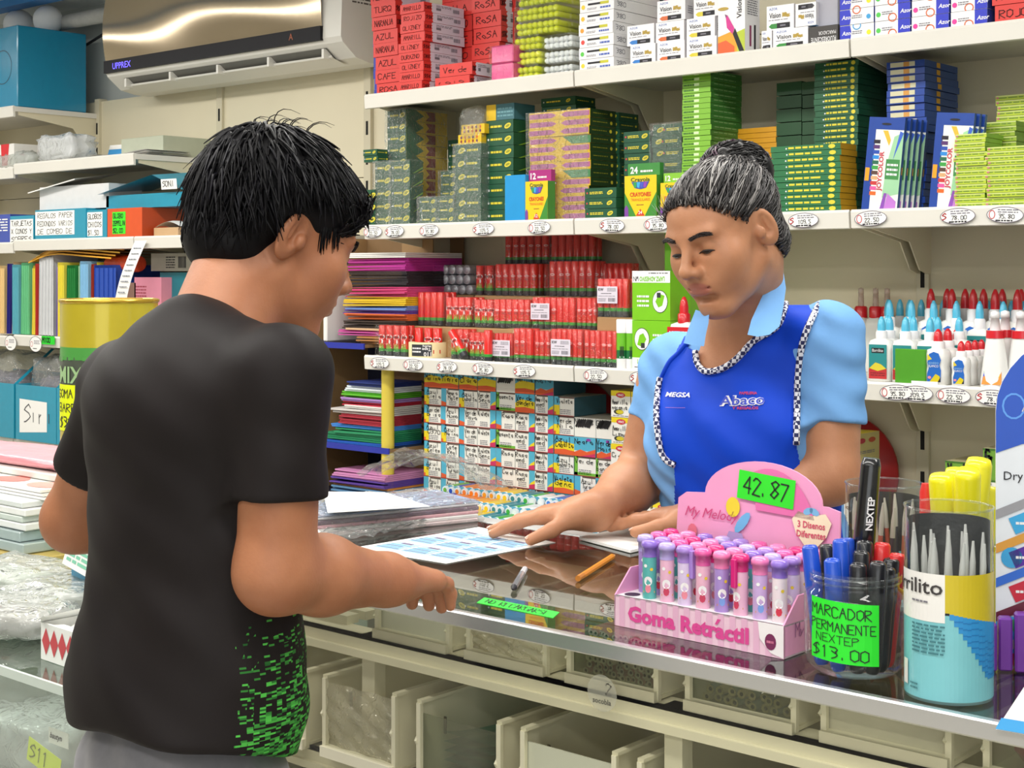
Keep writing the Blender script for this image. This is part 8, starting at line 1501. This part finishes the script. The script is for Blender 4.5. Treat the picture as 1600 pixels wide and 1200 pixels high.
V, Q = merge([ga.mesh(), gb.mesh()]); boy = npmesh('person', V, Q, [bskin]); tag(boy, 'black-haired boy in a black T-shirt seen from behind, hand on the counter', 'person'); setlip(boy, lipmask(BH, V))
nails(boy, tR, ga, mat('#d39a7c', .3, coat=.5)); eyes(boy, BH, gb, 0, 0, brow=mat('#171212', .7))
# T-shirt with a printed pattern of green dashes low on the side
sm = bpy.data.materials.new('printed_black_jersey'); sm.use_nodes = True; nt = sm.node_tree; N = nt.nodes.new; L = nt.links.new; bs = nt.nodes['Principled BSDF']; bs.inputs['Roughness'].default_value = .62; bs.inputs['Specular IOR Level'].default_value = .22
tc = N('ShaderNodeTexCoord'); mp = N('ShaderNodeMapping'); mp.inputs['Scale'].default_value = (150, 150, 480); L(tc.outputs['Object'], mp.inputs[0]); sn = N('ShaderNodeVectorMath'); sn.operation = 'FLOOR'; L(mp.outputs[0], sn.inputs[0]); wn = N('ShaderNodeTexWhiteNoise'); L(sn.outputs[0], wn.inputs[0])
sep = N('ShaderNodeSeparateXYZ'); L(tc.outputs['Object'], sep.inputs[0])
def rng(sock, a, b, c=0, d=1): m_ = N('ShaderNodeMapRange'); m_.inputs[1].default_value = a; m_.inputs[2].default_value = b; m_.inputs[3].default_value = c; m_.inputs[4].default_value = d; L(sock, m_.inputs[0]); return m_.outputs[0]
def mth(op, a, b):
    m_ = N('ShaderNodeMath'); m_.operation = op
    for i, s_ in enumerate((a, b)):
        if isinstance(s_, (int, float)): m_.inputs[i].default_value = s_
        else: L(s_, m_.inputs[i])
    return m_.outputs[0]
den = mth('MULTIPLY', rng(sep.outputs[2], 1.02, .82, 0, .85), rng(mth('ADD', mth('MULTIPLY', sep.outputs[0], cT), mth('MULTIPLY', sep.outputs[1], sT)), -.286, -.262)); on = mth('LESS_THAN', wn.outputs[0], den); cr = N('ShaderNodeMix'); cr.data_type = 'RGBA'; cr.inputs[6].default_value = hexc('#1f5a26'); cr.inputs[7].default_value = hexc('#56c24e'); wn2 = N('ShaderNodeTexWhiteNoise'); wn2.noise_dimensions = '4D'; wn2.inputs[1].default_value = 3; L(sn.outputs[0], wn2.inputs[0]); L(wn2.outputs[0], cr.inputs[0])
nz = N('ShaderNodeTexNoise'); nz.inputs['Scale'].default_value = 7; L(tc.outputs['Object'], nz.inputs[0]); c0 = N('ShaderNodeMix'); c0.data_type = 'RGBA'; c0.inputs[6].default_value = hexc('#151112'); c0.inputs[7].default_value = hexc('#1e1818'); L(nz.outputs[0], c0.inputs[0]); fx = N('ShaderNodeMix'); fx.data_type = 'RGBA'; L(on, fx.inputs[0]); L(c0.outputs[2], fx.inputs[6]); L(cr.outputs[2], fx.inputs[7]); L(fx.outputs[2], bs.inputs['Base Color'])
gt = Field((-1.70, .84, .80), (-1.09, 1.20, 1.36), .0034)
gt.cap((-1.495, 1.022, 1.235), (-1.352, 1.012, 1.290), .048, .043, .05).cap((-1.180, .996, 1.262), (-1.352, 1.012, 1.296), .046, .044, .05)
gt.ell((-1.342, 1.008, 1.15), (.140, .095, .14), k=.05).ell((-1.342, 1.005, 1.0), (.139, .098, .17), k=.07).ell((-1.352, .995, .88), (.150, .112, .14), k=.07); gt.ell((-1.343, .985, 1.225), (.135, .075, .07), k=.06)
gt.cut((-1.5185, .959, .851), (.077, -.29, -1), .006)
def bsleeve(sh, el, r0, r1, t, tilt):
    g_ = Field(tuple(gt.lo), tuple(gt.lo+.1), gt.h); g_.n = gt.n; g_.f = np.full(gt.n, .5, np.float32); g_.ax = gt.ax; sh = Vector(sh); el = Vector(el); g_.cap(sh, sh.lerp(el, 1.1), r0, r1, .03); g_.cut(sh.lerp(el, t), el-sh+Vector(tilt)); k = .035; h = np.maximum(k-np.abs(gt.f-g_.f), 0)/k; gt.f = np.minimum(gt.f, g_.f)-h*h*k*.25
bsleeve(b_sr, b_er, .044, .055, .62, (.0, 0, 0)); bsleeve(b_sl, b_el, .045, .052, .62, (0, 0, 0))
gt.ell(BH.w(0, -.0, -.165), (.056, .056, .03), k=.008, op='sub')
for g_ in (gt,):
    x, y, z = g_.xyz((slice(0, None),)*3); lowz = np.clip((1.12-z)/.25, 0, 1); g_.f += (.0050*lowz*np.sin(z*48+x*16+y*14+np.sin(x*14)*1.4)*np.sin(x*11+y*9+1)+.0010*np.sin(z*95+x*50)*np.sin(y*60)+.0008*np.sin(x*45-z*38)).astype(np.float32)
V, Q = gt.mesh(); npmesh('t_shirt', V, Q, [sm], boy)
m_ = MB(); cc_ = bn+Vector((.0, .004, .022)); m_.tube([cc_+Vector((.061*math.cos(a), .058*math.sin(a), .006-.012*math.sin(a))) for a in [2*math.pi*k/32 for k in range(32)]], .0075, mat('#2a2527', .7), 8, closed=True); m_.obj('collar_band', boy)
# grey sweatpants and shoes
gp = Field((-1.56, .84, .05), (-1.14, 1.20, .90), .008); gp.ell((-1.352, .995, .81), (.128, .092, .10), k=.04)
for s_ in (-1, 1): gp.cap((-1.352+s_*.064, .995, .79), (-1.352+s_*.078, 1.0, .45), .076, .062, .04).cap((-1.352+s_*.078, 1.0, .45), (-1.352+s_*.09, .98, .10), .062, .045, .04)
x, y, z = gp.xyz((slice(0, None),)*3); gp.f += (.004*np.sin(z*60+x*40)*np.sin(x*50+y*20)).astype(np.float32); V, Q = gp.mesh(); npmesh('sweatpants', V, Q, [mat('#7b7a7f', .85, var=.12, scale=90, sheen=.3)], boy)
for s_ in (-1, 1):
    gq = Field((-1.352+s_*.095-.07, .88, .0), (-1.352+s_*.095+.07, 1.2, .13), .005); gq.cap((-1.352+s_*.095, .97, .05), (-1.352+s_*.097, 1.10, .038), .042, .036, .03).cap((-1.352+s_*.095, .97, .08), (-1.352+s_*.095, .99, .10), .035, None, .02); V, Q = gq.mesh(); npmesh('shoe', V, Q, [mat('#d9d9d6', .6)], boy)
# black tousled hair
bh = [mat('#09080b', .55, var=.1, spec=.2), mat('#0e0d12', .5, spec=.25), mat('#15141b', .45, spec=.3)]
gh = Field((-1.52, .90, 1.33), (-1.10, 1.34, 1.63), .0028); gh.ell(BH.w(0, -.022, .042), np.array((.083, .102, .088))*BS, BH.M); gh.ell(BH.w(0, .040, .052), np.array((.070, .058, .052))*BS, BH.M, k=.02)
gh.ell(BH.w(0, -.058, -.030), np.array((.064, .056, .052))*BS, BH.M, k=.015)
gh.cut(BH.w(0, .088, .046), BH.R @ Vector((0, .95, -1)).normalized(), .006); gh.cut(BH.w(0, -.05, -.072), BH.R @ Vector((0, .15, -1)).normalized(), .008)
for s_ in (-1, 1): gh.ell(BH.w(s_*.085, .0, -.020), np.array((.03, .034, .040))*BS, BH.M, k=.006, op='sub')
V, Q = gh.mesh(); npmesh('hair', V, Q, [bh[0]], boy)
hb = MB(); rnd.seed(23); cc0 = Vector(BH.w(0, -.02, .03)); crown = (BH.R @ Vector((0, -.45, 1))).normalized()
def onb(d, off): t = gh.surf(cc0, d, .2); return cc0+d.normalized()*(max(t, .03)+off)
for i in range(1900):
    z = rnd.uniform(-.35, 1); a = rnd.uniform(0, 6.283); s_ = math.sqrt(1-z*z); d0 = (BH.R @ Vector((s_*math.cos(a), s_*math.sin(a), z))).normalized(); p0 = onb(d0, .0)
    if gh.sample(p0-d0*.004)[0] > .003: continue
    loc = BH.local(np.array(p0)[None])[0]; tdir = d0-crown*d0.dot(crown); tdir = tdir-d0*tdir.dot(d0)
    if tdir.length < .05: tdir = d0.orthogonal()
    tdir.normalize(); sw = d0.cross(tdir)*rnd.gauss(.15, .35); front_ = loc[1] > .045; top_ = loc[2] > .085; l = rnd.uniform(.025, .055)*(1.2 if front_ else 1)*(.65 if loc[2] < 0 else 1); liftv = rnd.uniform(.0, .05)+(.30*rnd.random()**3 if top_ else 0)
    if abs(loc[0]) > .05 and -.045 < loc[1] < .045 and loc[2] < .040: continue
    if abs(loc[0]) > .045 and -.05 < loc[1] < .05 and loc[2] < .075: l *= .5
    if front_: liftv *= .25; l = rnd.uniform(.02, .036)
    dv = (tdir+sw+d0*liftv-Vector((0, 0, .55 if front_ else .15))).normalized(); pts = [p0-d0*.004]
    for k in range(1, 6):
        q = p0+dv*l*k/5+d0*.0025-Vector((0, 0, .010*(k/5)**2)); r_ = q-cc0; t = gh.surf(cc0, r_, .22); m1 = t+.0015
        if r_.length < m1 and not (front_ and loc[2] < .07 and k > 3): q = cc0+r_.normalized()*m1
        pts.append(q)
    strand(hb, pts, rnd.uniform(.0013, .0026), bh[0] if rnd.random() < .6 else bh[1] if rnd.random() < .75 else bh[2])
for i in range(70): # sideburns, flush with the temple
    for s_ in (-1, 1):
        y0 = rnd.uniform(.020, .050); z0 = rnd.uniform(.012, .050)+(y0-.02)*.5; pts = []
        for k in range(5):
            o = Vector(BH.w(0, y0+.002*k, z0-.008*k)); d = BH.R @ Vector((s_, 0, 0)); t = gb.surf(o, d, .12); pts.append(o+d*(t+.0008))
        strand(hb, pts, .0014, bh[0])
for i in range(16): # stray hairs at the crown
    d0 = (crown+BH.R @ Vector((rnd.uniform(-.4, .3), rnd.uniform(-.3, .5), 0))).normalized(); p0 = onb(d0, 0); b_ = (BH.R @ Vector((rnd.uniform(-.4, .4), rnd.uniform(.3, 1), 0))).normalized(); l = rnd.uniform(.02, .04); strand(hb, [p0+d0*(l*.75*math.sin(t*1.7))+b_*(l*t*t) for t in (0, .2, .4, .6, .8, 1)], .0009, bh[0])
tag(hb.obj('hair_strands', boy), kind='stuff')
